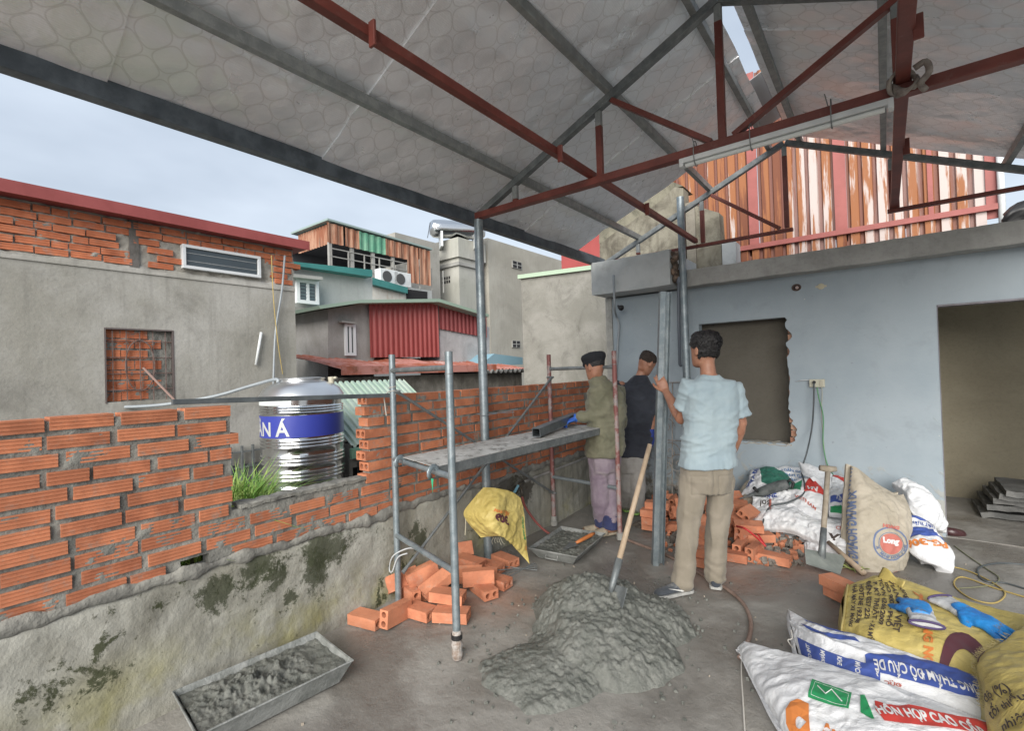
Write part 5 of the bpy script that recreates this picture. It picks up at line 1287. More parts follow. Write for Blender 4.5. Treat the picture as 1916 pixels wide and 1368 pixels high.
right_pile = [
 (1450, 1045, .033, -4, 0, 0, 'single orange hollow brick lying square at the right end of the brick row'),
 (1385, 1025, .055, 88, 90, 0, 'hollow brick pointing its two holes at the camera, right of the man in khaki trousers'),
 (1412, 1032, .055, 80, 90, 0, 'dusty hollow brick wedged between the holed brick and the square-laid one'),
 (1370, 1040, .033, 5, 0, 0, 'long hollow brick half hidden beside the right trouser leg'),
 (1310, 1050, .033, 0, 0, 0, 'hollow brick between the legs of the man in khaki, nearest row'),
 (1312, 1032, .098, 4, 0, 0, 'hollow brick laid on the one between the khaki legs'),
 (1300, 1010, .098, 20, 0, 0, 'brick lying flat between the khaki legs, third from the floor'), (1325, 1000, .16, -20, 0, 8, 'brick on top between the khaki legs, pointing left'), (1318, 975, .16, 50, 20, 0, 'tilted brick between the knees of the khaki trousers'), (1300, 985, .033, 50, 0, 0, 'brick on the floor behind the left khaki leg'),
 (1395, 1000, .12, 70, 90, 10, 'brick on edge right of the khaki legs with holes up'), (1400, 985, .18, 20, 10, 0, 'tilted brick above the red strap'), (1380, 975, .16, -30, 0, 12, 'brick leaning by the right khaki knee'), (1420, 1005, .09, 35, 0, 0, 'brick under the red strap, near the white sacks'), (1365, 1000, .033, 10, 0, 0, 'brick on the floor touching the right khaki shin'),
 (1225, 985, .033, 5, 0, 0, 'lowest brick of the small stack behind the upright steel section'), (1225, 975, .098, 2, 0, 0, 'upper brick of the small stack behind the upright steel section'), (1222, 960, .16, 8, 0, 0, 'third brick up in the small stack behind the upright steel section'),
 (1250, 955, .10, 75, 50, 0, 'tilted brick just right of the upright steel section'), (1272, 960, .13, 60, 60, 10, 'steep brick left of the khaki left knee'), (1262, 940, .16, 100, 60, 0, 'brick leaning back behind the upright steel section'), (1285, 945, .2, 30, 40, 0, 'upper brick left of the khaki knee'), (1240, 935, .1, 40, 70, 0, 'brick half hidden behind the upright steel section'), (1310, 945, .2, 70, 60, 0, 'brick leaning behind the khaki left thigh'),
 (1300, 925, .2, 20, 30, 0, 'brick high between the khaki thighs'), (1330, 960, .2, 110, 60, 0, 'steep brick between the khaki legs at knee height'), (1345, 985, .1, 0, 0, 0, 'flat brick behind the right khaki knee'), (1355, 960, .18, 60, 60, 0, 'brick on edge right behind the khaki knees'), (1375, 945, .2, 15, 10, 0, 'flat brick right of the khaki knees near the drill bit'), (1265, 985, .033, 30, 0, 0, 'floor brick between the steel section and the khaki leg'), (1290, 1000, .033, 80, 0, 0, 'floor brick turned end-on by the left khaki shin'), (1340, 1020, .04, 60, 0, 0, 'low brick between the khaki shins at the back'),
 (1230, 945, .22, 12, 0, 0, 'topmost brick left behind the steel section'), (1365, 930, .24, 35, 25, 0, 'tilted brick highest beside the right khaki thigh'), (1400, 960, .22, 80, 35, 0, 'tilted brick beside the lowest white sack')]
G2_ = 'hollow bricks tumbled behind the men'
for i, (px, py, z, rz, rx, ry, lab) in enumerate(right_pile):
    q = gp(px, py, z); put(i, q.x, q.y, z, rz, rx, ry, lab or 'hollow brick in the jumbled heap against the blue wall behind the men', G2_)
for (px, py, z, lab) in ((1572, 1095, .095, 'upper of two orange bricks sticking out from under the yellow sack'), (1580, 1115, .033, 'lower of two orange bricks sticking out from under the yellow sack')):
    q = gp(px, py, z); put(0, q.x, q.y, z, -38, 0, 0, lab)
# rubble
mb = MB(); mb2 = MB()
for k in range(520):
    px = rc.uniform(1240, 1500); py = rc.uniform(935, 1035) if px < 1400 else rc.uniform(1000, 1050); q = pt(px, py, Z=.03)
    if q.y > 5.4: q.y = 5.35
    hz = .16 * max(0, (q.y - 4.3)) * rc.random(); s_ = rc.uniform(.015, .05)
    (mb if rc.random() < .6 else mb2).box((q.x, q.y, hz + s_ * .3), (s_ * 1.4, s_, s_ * .7), (rc.random() * 3, rc.random() * 3, rc.random() * 3))
tag(obj('rubble', mb, basic('grey_rubble', (.12, .105, .09), .95, c2=(.26, .24, .21), sc=12, bump=.7)), 'grey rubble chips strewn against the blue wall', 'rubble', kind='stuff')
tag(obj('brick_rubble', mb2, m_brick_loose), 'orange brick chips strewn among the rubble by the blue wall', 'rubble', kind='stuff')
mb = MB()
for k in range(130):
    x, y = rc.uniform(-2.5, 1.4), rc.uniform(.6, 5.0); s_ = rc.uniform(.003, .011); mb.box((x, y, floor_h(x, y) + .002), (s_ * 1.4, s_, s_ * .7), (rc.random() * 3, rc.random() * 3, rc.random() * 3))
tag(obj('grit', mb, basic('pale_grit', (.3, .26, .21), .9)), 'grit and small chips scattered on the floor', 'grit', kind='stuff')
def rubble_mound(u, v):
    q = Vector((-2.0 + 1.3 * u, 4.35 + 1.08 * v, 0)); h = .17 * math.sin(math.pi * min(1, u * 1.3)) ** .7 * v ** 1.2
    q.z = h - .02 + .03 * fbm((q.x, q.y, 0), 9, 3); return q
tag(obj('rubble_mound', MB().grid(rubble_mound, 90, 60), basic('rubble_soil', (.09, .075, .06), .95, c2=(.2, .17, .14), sc=8, bump=.9), smooth=True, recalc=False), 'low mound of broken mortar and dirt under the loose bricks', 'rubble', kind='stuff')
# hoses, wires, strings on the floor
m_hose = basic('dirty_hose', (.15, .10, .08), .6, c2=(.24, .17, .14), sc=9)
def zf_(p, r=.012): return Vector((p.x, p.y, floor_h(p.x, p.y) + r))
hp = [zf_(pt(x, y, Z=.01)) for x, y in ((1150, 996), (1180, 1010), (1240, 1035), (1290, 1062), (1335, 1088), (1360, 1102), (1390, 1128), (1404, 1160), (1402, 1190), (1390, 1216), (1383, 1230))]
q = spline(hp, 8); tag_obj('hose', MB().tube(q, .012, 8), m_hose, q[0], 'dirty brown hose snaking from the trays past the khaki trousers', 'hose', smooth=True)
hp = [zf_(pt(x, y, Z=.004), .004) for x, y in ((1388, 1222), (1387, 1260), (1390, 1310), (1394, 1375), (1400, 1420))]
q = spline(hp, 8); tag_obj('string', MB().tube(q, .0038, 6), basic('white_string', (.5, .48, .44), .8), q[0], 'white string running towards the camera from the hose end', 'string', smooth=True)
mb = MB(); a = zf_(pt(1005, 1065, Z=.01))
for k in range(4):
    b = pt(925 + 6 * k, 1058 + 9 * k, Z=.03 + .02 * (k % 2)); mb.tube([b, a + (b - a) * .1 + Vector((0, 0, .02 * k)), a + Vector((.0, .0, .012 * k))], .0035, 5)
tag_obj('wire_stirrups', mb, m_galv_d, a, 'bundle of bent steel wire lying by the tip of the yellow sack', 'wire')
for pts_, r_, m_, lab in (
  ([(1745, 1055), (1800, 1062), (1850, 1085), (1880, 1110), (1860, 1128), (1815, 1120), (1785, 1095), (1800, 1080), (1860, 1100), (1925, 1120)], .005, basic('yellow_cable', (.36, .27, .09), .6), 'thin yellow cable tangled on the floor at the right'),
  ([(1935, 1055), (1870, 1050), (1830, 1060), (1840, 1085), (1880, 1090), (1930, 1105)], .006, m_cab, 'black cable loop on the floor at the right edge'),
  ([(1785, 1020), (1815, 1040), (1845, 1060), (1868, 1078), (1860, 1092), (1830, 1098), (1790, 1102)], .004, basic('olive_cable', (.17, .17, .1), .6), 'thin olive cable trailing from the blue printed bag')):
    q = spline([zf_(pt(x, y, Z=.005), .006) for x, y in pts_], 8); tag_obj('cable', MB().tube(q, r_, 6), m_, q[0], lab, 'cable', smooth=True)
tag_obj('red_strap', MB().tube(spline([pt(1378, 985, Z=.22), pt(1395, 990, Z=.25), pt(1420, 1010, Z=.16), pt(1432, 1022, Z=.12), pt(1418, 1000, Z=.17)], 6), .008, 6), basic('red_strap', (.45, .03, .03), .5), pt(1418, 1000, Z=.15), 'red strap tangled over the loose bricks beside the khaki trousers', 'strap', smooth=True)
# iron mesh stack inside the doorway
mb = MB()
for k in range(5):
    z = .05 + .07 * k
    def sh(u, v, z=z, k=k): return Vector((.66 + .04 * k + 1.3 * u, 6.25 + .62 * v - .04 * k, z + .05 * math.sin(u * 3 + k) * .5 + .02 * fbm((u * 3, v * 3, k), 1.5)))
    mb.shell(sh, 20, 10, .05)
tag_obj('sack_stack', mb, basic('dusty_dark_sacks', (.09, .092, .09), .8, c2=(.17, .17, .165), sc=5, bump=.6), (1.1, 6.4, 0), 'stack of dusty dark sacks lying flat inside the doorway', 'sack stack', smooth=True, angle=50)
# hoe-like spade propped on the white bags, and a loose stick
h0, h1 = pt(1537, 1045, d=3.50), pt(1549, 878, d=3.78)
sp = empty('spade', h0, 'dirty spade with broad grey blade propped upright against the white bags', 'spade')
m_dirtwood = basic('dirty_wood', (.24, .2, .15), .8, c2=(.34, .3, .24), sc=12)
obj('handle', MB().tube([h0 + (h1 - h0) * .1, h1], .019, 12), m_dirtwood, sp, smooth=True)
obj('grip', MB().tube([h1 - Vector((.05, .03, -.01)), h1, h1 + Vector((.05, .03, .0))], [.022, .028, .02], 10), m_dirtwood, sp, smooth=True)
obj('socket', MB().tube([h0 - (h1 - h0) * .03, h0 + (h1 - h0) * .32], [.026, .021], 12), m_galv_d, sp, smooth=True)
bq = [pt(1505, 1030, d=3.52), pt(1583, 1043, d=3.55), pt(1572, 1076, d=3.36), pt(1508, 1056, d=3.42)]
obj('blade', MB().rings([bq, [p + Vector((.0, .02, .006)) for p in bq]]), basic('spade_blade', (.22, .24, .22), .5, .3, c2=(.3, .32, .29), sc=8), sp, bevel=.003)
a, b = pt(1550, 1015, Z=.12), pt(1617, 1074, Z=.018)
tag_obj('wooden_stick', MB().tube([a, b], [.016, .021], 10), m_wood, b, 'short round wooden stick lying between the spade and the tan cement bag', 'stick', smooth=True)
q = zf_(pt(1595, 1068, Z=0), 0); mb = MB()
for k in range(26):
    a_ = rc.uniform(0, 6.28); mb.tube([q, q + Vector((.05 * math.cos(a_), .05 * math.sin(a_), .03)), q + Vector((.1 * math.cos(a_), .1 * math.sin(a_), .02 + .03 * rc.random()))], .002, 4)
tag_obj('weed', mb, basic('yellow_weed', (.25, .3, .09), .8), q, 'small tuft of yellow-green weed beside the wooden stick', 'weed')
# ------------------------------------------------------------------ the three men
def fuse(mb, voxel, smooth=2, fn=None):
    me = bpy.data.meshes.new('t'); me.from_pydata([tuple(p) for p in mb.v], [], mb.f)
    bm = bmesh.new(); bm.from_mesh(me); bmesh.ops.recalc_face_normals(bm, faces=bm.faces); bm.to_mesh(me); bm.free()
    o = bpy.data.objects.new('t', me); COL.objects.link(o)
    m = o.modifiers.new('r', 'REMESH'); m.mode = 'VOXEL'; m.voxel_size = voxel
    if smooth: q = o.modifiers.new('s', 'SMOOTH'); q.iterations = smooth; q.factor = .6
    dg = bpy.context.evaluated_depsgraph_get(); r = bpy.data.meshes.new_from_object(o.evaluated_get(dg))
    bpy.data.objects.remove(o); bpy.data.meshes.remove(me)
    vs = [v.co.copy() for v in r.vertices]; ns = [v.normal.copy() for v in r.vertices]
    out = MB(); out.f = [tuple(p.vertices) for p in r.polygons]
    out.v = [fn(p, n) for p, n in zip(vs, ns)] if fn else vs
    bpy.data.meshes.remove(r); return out
def ering(c, s, f, a, b, n=20, p=2.3):
    out = []
    for k in range(n):
        t = 2 * math.pi * k / n; ct, st = math.cos(t), math.sin(t)
        out.append(Vector(c) + Vector(s) * (a * math.copysign(abs(ct) ** (2 / p), ct)) + Vector(f) * (b * math.copysign(abs(st) ** (2 / p), st)))
    return out
def limb(mb, pts, rs, n=14):
    pts = [Vector(p) for p in pts]; P2 = []; R2 = []
    for i in range(len(pts) - 1):
        for k in range(4):
            t = k / 4; P2.append(pts[i].lerp(pts[i + 1], t)); R2.append(rs[i] + (rs[i + 1] - rs[i]) * t)
    P2.append(pts[-1]); R2.append(rs[-1])
    d0 = (P2[0] - P2[1]).normalized(); d1 = (P2[-1] - P2[-2]).normalized()
    P3 = [P2[0] + d0 * R2[0] * .75] + [P2[0] + d0 * R2[0] * .4] + P2 + [P2[-1] + d1 * R2[-1] * .4, P2[-1] + d1 * R2[-1] * .75]
    R3 = [R2[0] * .4, R2[0] * .85] + R2 + [R2[-1] * .85, R2[-1] * .4]
    mb.tube(P3, R3, n)
def head_mesh(mb, c, up, f, s, h=.225):
    c = Vector(c); n = 24
    rr_ = []
    for (z, w, fr, bk) in ((-.50, .030, .060, .0), (-.46, .048, .086, .02), (-.40, .060, .092, .045), (-.30, .066, .094, .062), (-.18, .071, .094, .078), (-.05, .074, .094, .090), (.08, .077, .095, .100), (.22, .077, .094, .104), (.34, .070, .085, .098), (.43, .052, .062, .078), (.485, .028, .03, .045), (.50, .01, .01, .015)):
        ring = []
        for k in range(n):
            t = 2 * math.pi * k / n; x = w * math.cos(t); y = (fr if math.sin(t) > 0 else bk) * math.sin(t)
            ring.append(c + up * (z * h) + s * x + f * y)
        rr_.append(ring)
    mb.rings(rr_)
    # nose, brow, ears, lips
    mb.rings([ering(c + up * (.06 * h) + f * .090, s, up, .008, .008, 8, 2), ering(c + up * (-.07 * h) + f * .106, s, up, .013, .010, 8, 2), ering(c + up * (-.12 * h) + f * .094, s, up, .014, .007, 8, 2)])
    mb.rings([ering(c + up * (-.27 * h) + f * .088, s, up, .022, .008, 8, 2), ering(c + up * (-.27 * h) + f * .098, s, up, .015, .004, 8, 2)])
    mb.rings([ering(c + up * (.115 * h) + f * .086, s, up, .045, .007, 10, 2), ering(c + up * (.115 * h) + f * .097, s, up, .038, .003, 10, 2)])
    for k in (-1, 1):
        e = c + s * (.079 * k) - up * (.03 * h) - f * .002
        mb.rings([ering(e - s * k * .012, f, up, .011, .022, 12, 2), ering(e + s * k * .006 - f * .006, f, up, .018, .033, 12, 2), ering(e + s * k * .012 - f * .008, f, up, .015, .029, 12, 2)])
def hair_mesh(mb, c, up, f, s, h=.225, low=-.10, th=.010, hl=.36, top=0.0):
    c = Vector(c); n = 28; rr_ = []
    prof = ((-.34, .060, .02, .062), (-.22, .070, .02, .078), (-.05, .074, .035, .090), (.08, .077, .06, .100), (.22, .077, .088, .104), (.34, .070, .085, .098), (.43, .054, .064, .080), (.495, .028, .03, .045), (.51, .008, .01, .012))
    for (z, w, fr, bk) in prof:
        if z < low - .01: continue
        t_ = th * (1 if z > low + .1 else .6) + (top if z > .2 else 0)
        ring = []
        for k in range(n):
            t = 2 * math.pi * k / n; x = (w + t_) * math.cos(t)
            y = ((fr if z < hl else fr + t_) if math.sin(t) > 0 else (bk + t_)) * math.sin(t)
            if z < .05: y = min(y, -.012)
            ring.append(c + up * (z * h + (t_ if z > .4 else 0)) + s * x + f * y)
        rr_.append(ring)
    mb.rings(rr_)
def hand(mb, w, d, nrm, curl=.5, L=.185, thumb=1, spread=.14, rad=.0085):
    """w wrist, d direction of the hand, nrm palm side; fingers curl towards nrm; thumb=+1/-1 side"""
    w = Vector(w); d = Vector(d).normalized(); nrm = Vector(nrm); nrm = (nrm - d * nrm.dot(d)).normalized(); s = d.cross(nrm)
    k = L / .185
    mb.rings([ering(w + d * x * k, s, nrm, a * k, b * k, 14, 2.6) for x, a, b in ((-.02, .024, .018), (.01, .029, .017), (.04, .038, .016), (.075, .041, .014), (.095, .038, .011))])
    for i, (off, ln, r) in enumerate(((-.030, .070, .0082), (-.010, .080, .0088), (.011, .075, .0085), (.030, .060, .0075))):
        base = w + d * .085 * k + s * off * k * thumb; a = 0; p = base; pts = [p - d * .02]; dirn = (d + s * off * thumb * spread * 12).normalized()
        pts.append(p)
        for j, fr in enumerate((.45, .32, .23)):
            a += curl * (.9, 1.1, .8)[j]; dd = dirn * math.cos(a) + nrm * math.sin(a); p = p + dd * ln * fr * k; pts.append(p)
        rs = [r * k * q for q in (1.05, 1.1, 1.0, .92, .78)]
        limb(mb, pts, rs, 8)
    b0 = w + d * .025 * k - s * thumb * .026 * k; td = (d * .75 - s * thumb * .6 + nrm * .25).normalized(); td2 = (d * .9 - s * thumb * .1 + nrm * (.3 + curl * .4)).normalized()
    limb(mb, [b0, b0 + td * .035 * k, b0 + td * .035 * k + (td + td2).normalized() * .03 * k, b0 + td * .035 * k + (td + td2).normalized() * .03 * k + td2 * .026 * k], [.014 * k, .012 * k, .0105 * k, .0085 * k], 8)
def wrinkle(seed, amp=.006, sc=9, dirv=(0, 0, 1), extra=None):
    dv = Vector(dirv).normalized()
    def fn(p, n):
        q = p + dv * (p.dot(dv) * .6)
        w = fbm(q, sc, 3, seed); w2 = 1 - abs(fbm(q + Vector((5, 1, 2)), sc * .8, 2, seed + 3)) * 2.2
        d = amp * (.7 * w + .6 * max(0, w2) ** 2)
        if extra: d += extra(p)
        return p + n * d
    return fn
def folds(seed, a1=.006, a2=.011):
    """trouser folds: long soft creases above, slanting stacked folds towards the ankle"""
    def fn(p, n):
        q = Vector((p.x, p.y, p.z * .35)); w = a1 * fbm(q, 7, 3, seed) + a1 * .9 * max(0, 1 - abs(fbm(q, 6, 2, seed + 2)) * 3)
        z = p.z + .35 * (p.x + p.y) * math.sin(seed) + .05 * fbm(p, 5, 2, seed + 4)
        k = max(0, 1 - p.z / .42) + .45 * math.exp(-((p.z - .5) / .09) ** 2)
        w += a2 * k * (abs(math.sin(z * 34 + 2.5 * fbm(p, 4, 2, seed + 9))) ** 2 - .4) * (.15 + 1.6 * abs(fbm(p, 5, 2, seed + 6)))
        return p + n * w
    return fn
def strands(root, hair_o, n, ln, mat, dirv):
    me = hair_o.data; rs = random.Random(4); mb = MB(); off = wloc(root); ps = me.polygons
    for _ in range(n):
        p = ps[rs.randrange(len(ps))]; c = Vector(p.center) + off; nr = Vector(p.normal)
        d = (Vector(dirv) - nr * Vector(dirv).dot(nr)).normalized() + nr * rs.uniform(.05, .3) + Vector((rs.gauss(0, .16), rs.gauss(0, .16), rs.gauss(0, .1)))
        d.normalize(); w = d.cross(nr).normalized() * .0011; L = ln * rs.uniform(.5, 1.2)
        mb.add([c - w - nr * .002, c + w - nr * .002, c + d * L * .6 + w * .7, c + d * L + nr * -.004], [(0, 1, 2), (0, 2, 3)])
    o = obj('hair_strands', mb, mat, root, recalc=False); o['kind'] = 'stuff'; return o
def cloth_mat(name, c1, c2, rough=.9, dirt=None, bsc=240):
    t = NT(name); a = t.mix(t.ss(t.noise(5, 5, .6), .35, .65), c1, c2)
    if dirt: a = t.mix(t.math('MULTIPLY', t.ss(t.noise(6, 8, .7, dist=.5), .5, .68), .7), a, dirt)
    t.col(a); t.set('Roughness', rough); t.set('Sheen Weight', .12); t.bump(t.noise(22, 4, .6), .25, .006); t.bump(t.noise(bsc, 2, .5), .2, .001); return t.m
def skin_mat(name, c):
    t = NT(name); a = t.mix(t.ss(t.noise(18, 5, .6), .35, .7), c, tuple(q * f for q, f in zip(c, (.78, .7, .68)))); t.col(a); t.set('Roughness', .5)
    t.set('Subsurface Weight', .08); t.b.inputs['Subsurface Radius'].default_value = (.02, .008, .004); t.bump(t.noise(120, 3), .15, .001); return t.m
m_skin = skin_mat('tanned_skin', (.36, .18, .115)); m_hair = NT('black_hair'); hv = m_hair.vscale((30, 30, 4)); m_hair.col((.010, .009, .010)); m_hair.set('Roughness', .5); m_hair.bump(m_hair.noise(6, 4, .7, co=hv), .8, .006); m_hair = m_hair.m
Z3 = Vector((0, 0, 1))
def shoe(mb, sole, ank, toe, w=.046):
    ank = Vector(ank); d = Vector(toe); L = d.length; d.normalize(); s = Vector((-d.y, d.x, 0)); b = Vector((ank.x, ank.y, 0)) - d * .065
    prof = ((0, .026, .03, .062), (.02, .036, .035, .085), (.06, .038, .045, .095), (.11, .038, .04, .082), (.16, .043, .035, .062), (.21, .046, .03, .05), (.25, .040, .025, .042), (.272, .024, .02, .03))
    rr_ = []
    for x, wd, zc_, zt_ in prof:
        rr_.append([b + d * x * L / .21 * .8 + s * (wd * math.cos(t)) + Z3 * (max(.012, .012 + (zt_ - .012) * (.5 + .5 * math.sin(t)))) for t in [2 * math.pi * k / 16 for k in range(16)]])
    mb.rings(rr_)
    sr = []
    for x, wd, _, _ in prof: sr.append([b + d * x * L / .21 * .8 + s * ((wd + .004) * q) + Z3 * z for q, z in ((-1, .0), (1, .0), (1, .02), (-1, .02))])
    sole.rings(sr)

def person(D, label, group=None, skin=m_skin):
    J = D['j']; s, f = D['s'].normalized(), D['f'].normalized()
    base = (J['ankL'] + J['ankR']) / 2; base = Vector((base.x, base.y, 0))
    root = empty('person', base, label, 'person', group)
    pel, wai, che, nk, hd = J['pel'], J['wai'], J['che'], J['neck'], J['head']
    up = (nk - pel).normalized()
    b = MB()
    hu, hf = D.get('hup', Z3).normalized(), D['hf'].normalized(); hs = hf.cross(hu).normalized()
    head_mesh(b, hd, hu, hf, hs)
    limb(b, [nk - up * .06, nk.lerp(hd, .4), hd - hu * .06 - hf * .018], [.056, .047, .050])
    k = D.get('bulk', 1)
    b.rings([ering(c, s, f, a * k, e * k) for c, a, e in ((pel - Z3 * .06, .12, .09), (pel, .155, .105), (wai, .130, .09), (che - up * .12, .15, .1), (che, .165, .105), (che + up * .10, .15, .09), (nk - up * .045, .09, .065), (nk, .05, .05))])
    for q in 'LR':
        limb(b, [J['sh' + q], J['el' + q], J['wr' + q]], [.048, .040, .027])
        mid = J['el' + q].lerp(J['wr' + q], .3); limb(b, [J['el' + q], mid, J['wr' + q]], [.036, .042, .027])
        limb(b, [J['hip' + q], J['kn' + q], J['ank' + q]], [.085, .055, .042])
        if D['hand' + q]:
            a = D['hand' + q]
            if not a.get('glove'): hand(b, J['wr' + q], a['d'], a['n'], a['c'], thumb=a['t'])
    body = obj('body', fuse(b, D.get('vox', .006), 3), skin, root, smooth=True)
    h = MB()
    if D.get('hair', True): 
        hair_mesh(h, hd, hu, hf, hs, low=D.get('hlow', -.2), th=D.get('hth', .010), top=D.get('htop', 0))
        obj('hair', fuse(h, .006, 2, lambda p, n: p + n * (.0035 * fbm(p, 60, 2) + D.get('hrough', .003) * fbm(p, 22, 2))), D.get('hmat', m_hair), root, smooth=True)
        if D.get('strands'): strands(root, [c for c in root.children if c.name.startswith('hair')][0], D['strands'], D.get('slen', .017), m_hair, D.get('sdir', (0, 0, -1)))
    # shirt
    S_ = D['shirt']; m = MB(); g = S_['g']
    hem = S_['hem']; cen = lambda z: pel.lerp(che, (z - pel.z) / (che.z - pel.z))
    z = hem; rg_ = []
    for c, a, e in S_['rings'](pel, wai, che, nk, up): rg_.append(ering(c, s, f, a, e, 24, 2.5))
    m.rings(rg_)
    for q in 'LR':
        e_ = S_['sleeve'][q]; sh, el, wr = J['sh' + q], J['el' + q], J['wr' + q]
        r0, r1, r2 = S_.get('sr', (.066, .062, .055))
        if e_ <= 1: m.tube([sh.lerp(che, .28), sh, sh.lerp(el, e_ * .5), sh.lerp(el, e_)], [r0 * .9, r0, r1, r1 * 1.06], 18)
        else: limb(m, [sh.lerp(che, .25), sh, el, el.lerp(wr, e_ - 1)], [r0, r0, r1, r2], 16)
    if S_.get('collar'): m.rings([ering(nk - up * .05, s, f, .085, .078, 20), ering(nk + up * .012 + f * .0, s, f, .070, .068, 20)])
    obj('shirt', fuse(m, D.get('cvox', .009), 3, S_['fn']), S_['m'], root, smooth=True)
    # trousers
    T = D['trousers']; m = MB()
    m.rings([ering(c, s, f, a, e, 24, 2.4) for c, a, e in T['rings'](pel, wai)])
    for q in 'LR': 
        hp_, kn_, an_ = J['hip' + q], J['kn' + q], J['ank' + q]; r = T['r']
        limb(m, [hp_, hp_.lerp(kn_, .5), kn_, kn_.lerp(an_, .5), an_ + Z3 * T['lift']], r, 18)
    obj('trousers', fuse(m, D.get('cvox', .009), 3, T['fn']), T['m'], root, smooth=True)
    return root, body

# --- man in the pale blue shirt
d0 = 3.25
a_right = Vector((RT.x, RT.y, 0)).normalized(); a_fwd = Vector((FW.x, FW.y, 0)).normalized()
def at(x, y, dd=0.0, d=None): return pt(x, y, d=(d or d0) + dd)
def ank(x, y, d, z=.085): p = pt(x, y, d=d); p.z = z; return p
J = dict(pel=at(1322, 885), wai=at(1325, 845), che=at(1331, 745), neck=at(1327, 700), head=at(1318, 656, .03),
         shL=at(1291, 722, .0), shR=at(1371, 728, .02), elL=at(1274, 784, .12), elR=at(1386, 792, .03), wrL=at(1246, 733, .40), wrR=at(1372, 842, .10),
         hipL=at(1300, 895), hipR=at(1347, 895, .02), knL=at(1286, 985, -.02), knR=at(1342, 985, .02), ankL=ank(1277, 1070, 3.22), ankR=ank(1338, 1070, 3.30))
m_khaki = cloth_mat('khaki_cotton', (.20, .175, .135), (.25, .22, .175)); m_pale = cloth_mat('pale_blue_jersey', (.27, .345, .385), (.315, .39, .42))
rs3 = lambda pel, wai, che, nk, up: [(pel + up * .045 - Z3 * .0, .185, .135), (pel + up * .05, .186, .136), (wai + up * .02, .170, .122), (che - up * .16, .172, .120), (che - up * .05, .178, .118), (che + up * .04, .178, .105), (che + up * .11, .15, .085), (nk - up * .035, .098, .068), (nk - up * .008, .062, .058)]
def shirt3(p):
    x = (p - J3['che']).dot(a_right); z = p.z
    d = -.006 * math.exp(-(x / .035) ** 2) * math.exp(-((z - 1.2) / .22) ** 2)            # hollow of the spine
    d += .007 * math.exp(-((abs(x) - .095) / .045) ** 2) * math.exp(-((z - 1.3) / .07) ** 2)  # shoulder blades
    for a, b, s_, w in ((.55, 1.12, 1, .018), (.42, 1.06, 1, .014), (-.5, 1.10, 1, .016), (-.65, 1.2, .7, .014), (.7, 1.28, .6, .012), (.2, .98, 1, .012), (-.25, .97, 1, .012)):
        t_ = (z - b) - a * x; d += .008 * s_ * math.exp(-(t_ / w) ** 2) * (1 - math.exp(-((x) / .09) ** 2))
    if z < .96: d += .004 * fbm((x * 2, p.y, 0), 9, 2) * (.96 - z) / .08
    return d
J3 = J
def trous3(p, n):
    q = folds(21, .009, .009)(p, n); x = (p - J3['pel']).dot(a_right); back = n.dot(a_fwd) < 0
    if back:
        dz = p.z - J3['pel'].z; g = 0
        if -.14 < dz < .06: g = max(g, math.exp(-(x / .006) ** 2))
        for c in (-.088, .088):
            for e_ in (-.052, .052):
                if -.125 < dz < .0: g = max(g, math.exp(-((x - c - e_) / .005) ** 2))
            if abs(x - c) < .052: g = max(g, math.exp(-((dz - 0) / .005) ** 2), math.exp(-((dz + .125) / .005) ** 2))
        q = q - n * .005 * g
    return q
D3 = dict(j=J, s=a_right + a_fwd * .12, f=a_fwd - a_right * .12, hf=a_fwd * .9 - a_right * .44 - Z3 * .05, hup=Z3 + a_right * .02, bulk=.93, vox=.0052, strands=5200, cvox=.0062, hlow=-.30, hth=.012, htop=.007, hrough=.004,
          handL=dict(d=Vector((-.05, .05, 1)) - a_right * .35 + a_fwd * .25, n=a_fwd * 1.0 + a_right * .35, c=.30, t=-1), handR=dict(d=-Z3 - a_right * .3 + a_fwd * .3, n=a_fwd - a_right, c=.4, t=1),
          shirt=dict(g=.02, hem=.9, rings=rs3, sleeve=dict(L=.62, R=.78), sr=(.070, .068, .06), m=m_pale,
                     fn=wrinkle(11, .009, 5.5, (0, 0, -.7), shirt3)),
          trousers=dict(rings=lambda pel, wai: [(pel - Z3 * .12, .14, .10), (pel - Z3 * .04, .168, .12), (pel + Z3 * .05, .164, .118), (pel + Z3 * .085, .158, .114)], r=[.096, .083, .069, .063, .066], lift=-.025, m=m_khaki,
                        fn=trous3))
r3, _ = person(D3, 'man seen from behind in pale blue t-shirt and khaki trousers, holding the upright steel section')
m_shoe = cloth_mat('grey_navy_mesh', (.03, .037, .05), (.09, .1, .11), dirt=(.22, .22, .21)); m_sole = basic('dirty_sole', (.3, .3, .29), .8, c2=(.42, .42, .4), sc=20)
m_logo = basic('shoe_white', (.62, .62, .6), .6)
for q, td in (('L', -a_right * 1.0 - a_fwd * .28), ('R', a_right * .35 + a_fwd * .9)):
    sb_, so_ = MB(), MB(); aq = J['ank' + q]; shoe(sb_, so_, aq, td.normalized() * .265)
    so2 = obj('shoe', fuse(sb_, .005, 2), m_shoe, r3, smooth=True); obj('sole', so_, m_sole, so2, bevel=.004)
    dn = td.normalized(); sn = Vector((-dn.y, dn.x, 0))
    if sn.dot(a_fwd) > 0: sn = -sn
    if q == 'R': sn = Vector((dn.y, -dn.x, 0))
    b0 = Vector((aq.x, aq.y, 0)) - dn * .065
    pts_ = [(.04, .062), (.07, .045), (.10, .040), (.16, .055), (.20, .062), (.15, .047), (.10, .030), (.06, .036)]
    obj('logo', MB().prism(pts_, lambda x, z: b0 + dn * x + sn * (.039 + .003 * math.sin(x * 15)) + Z3 * z, sn * .004), m_logo, so2)
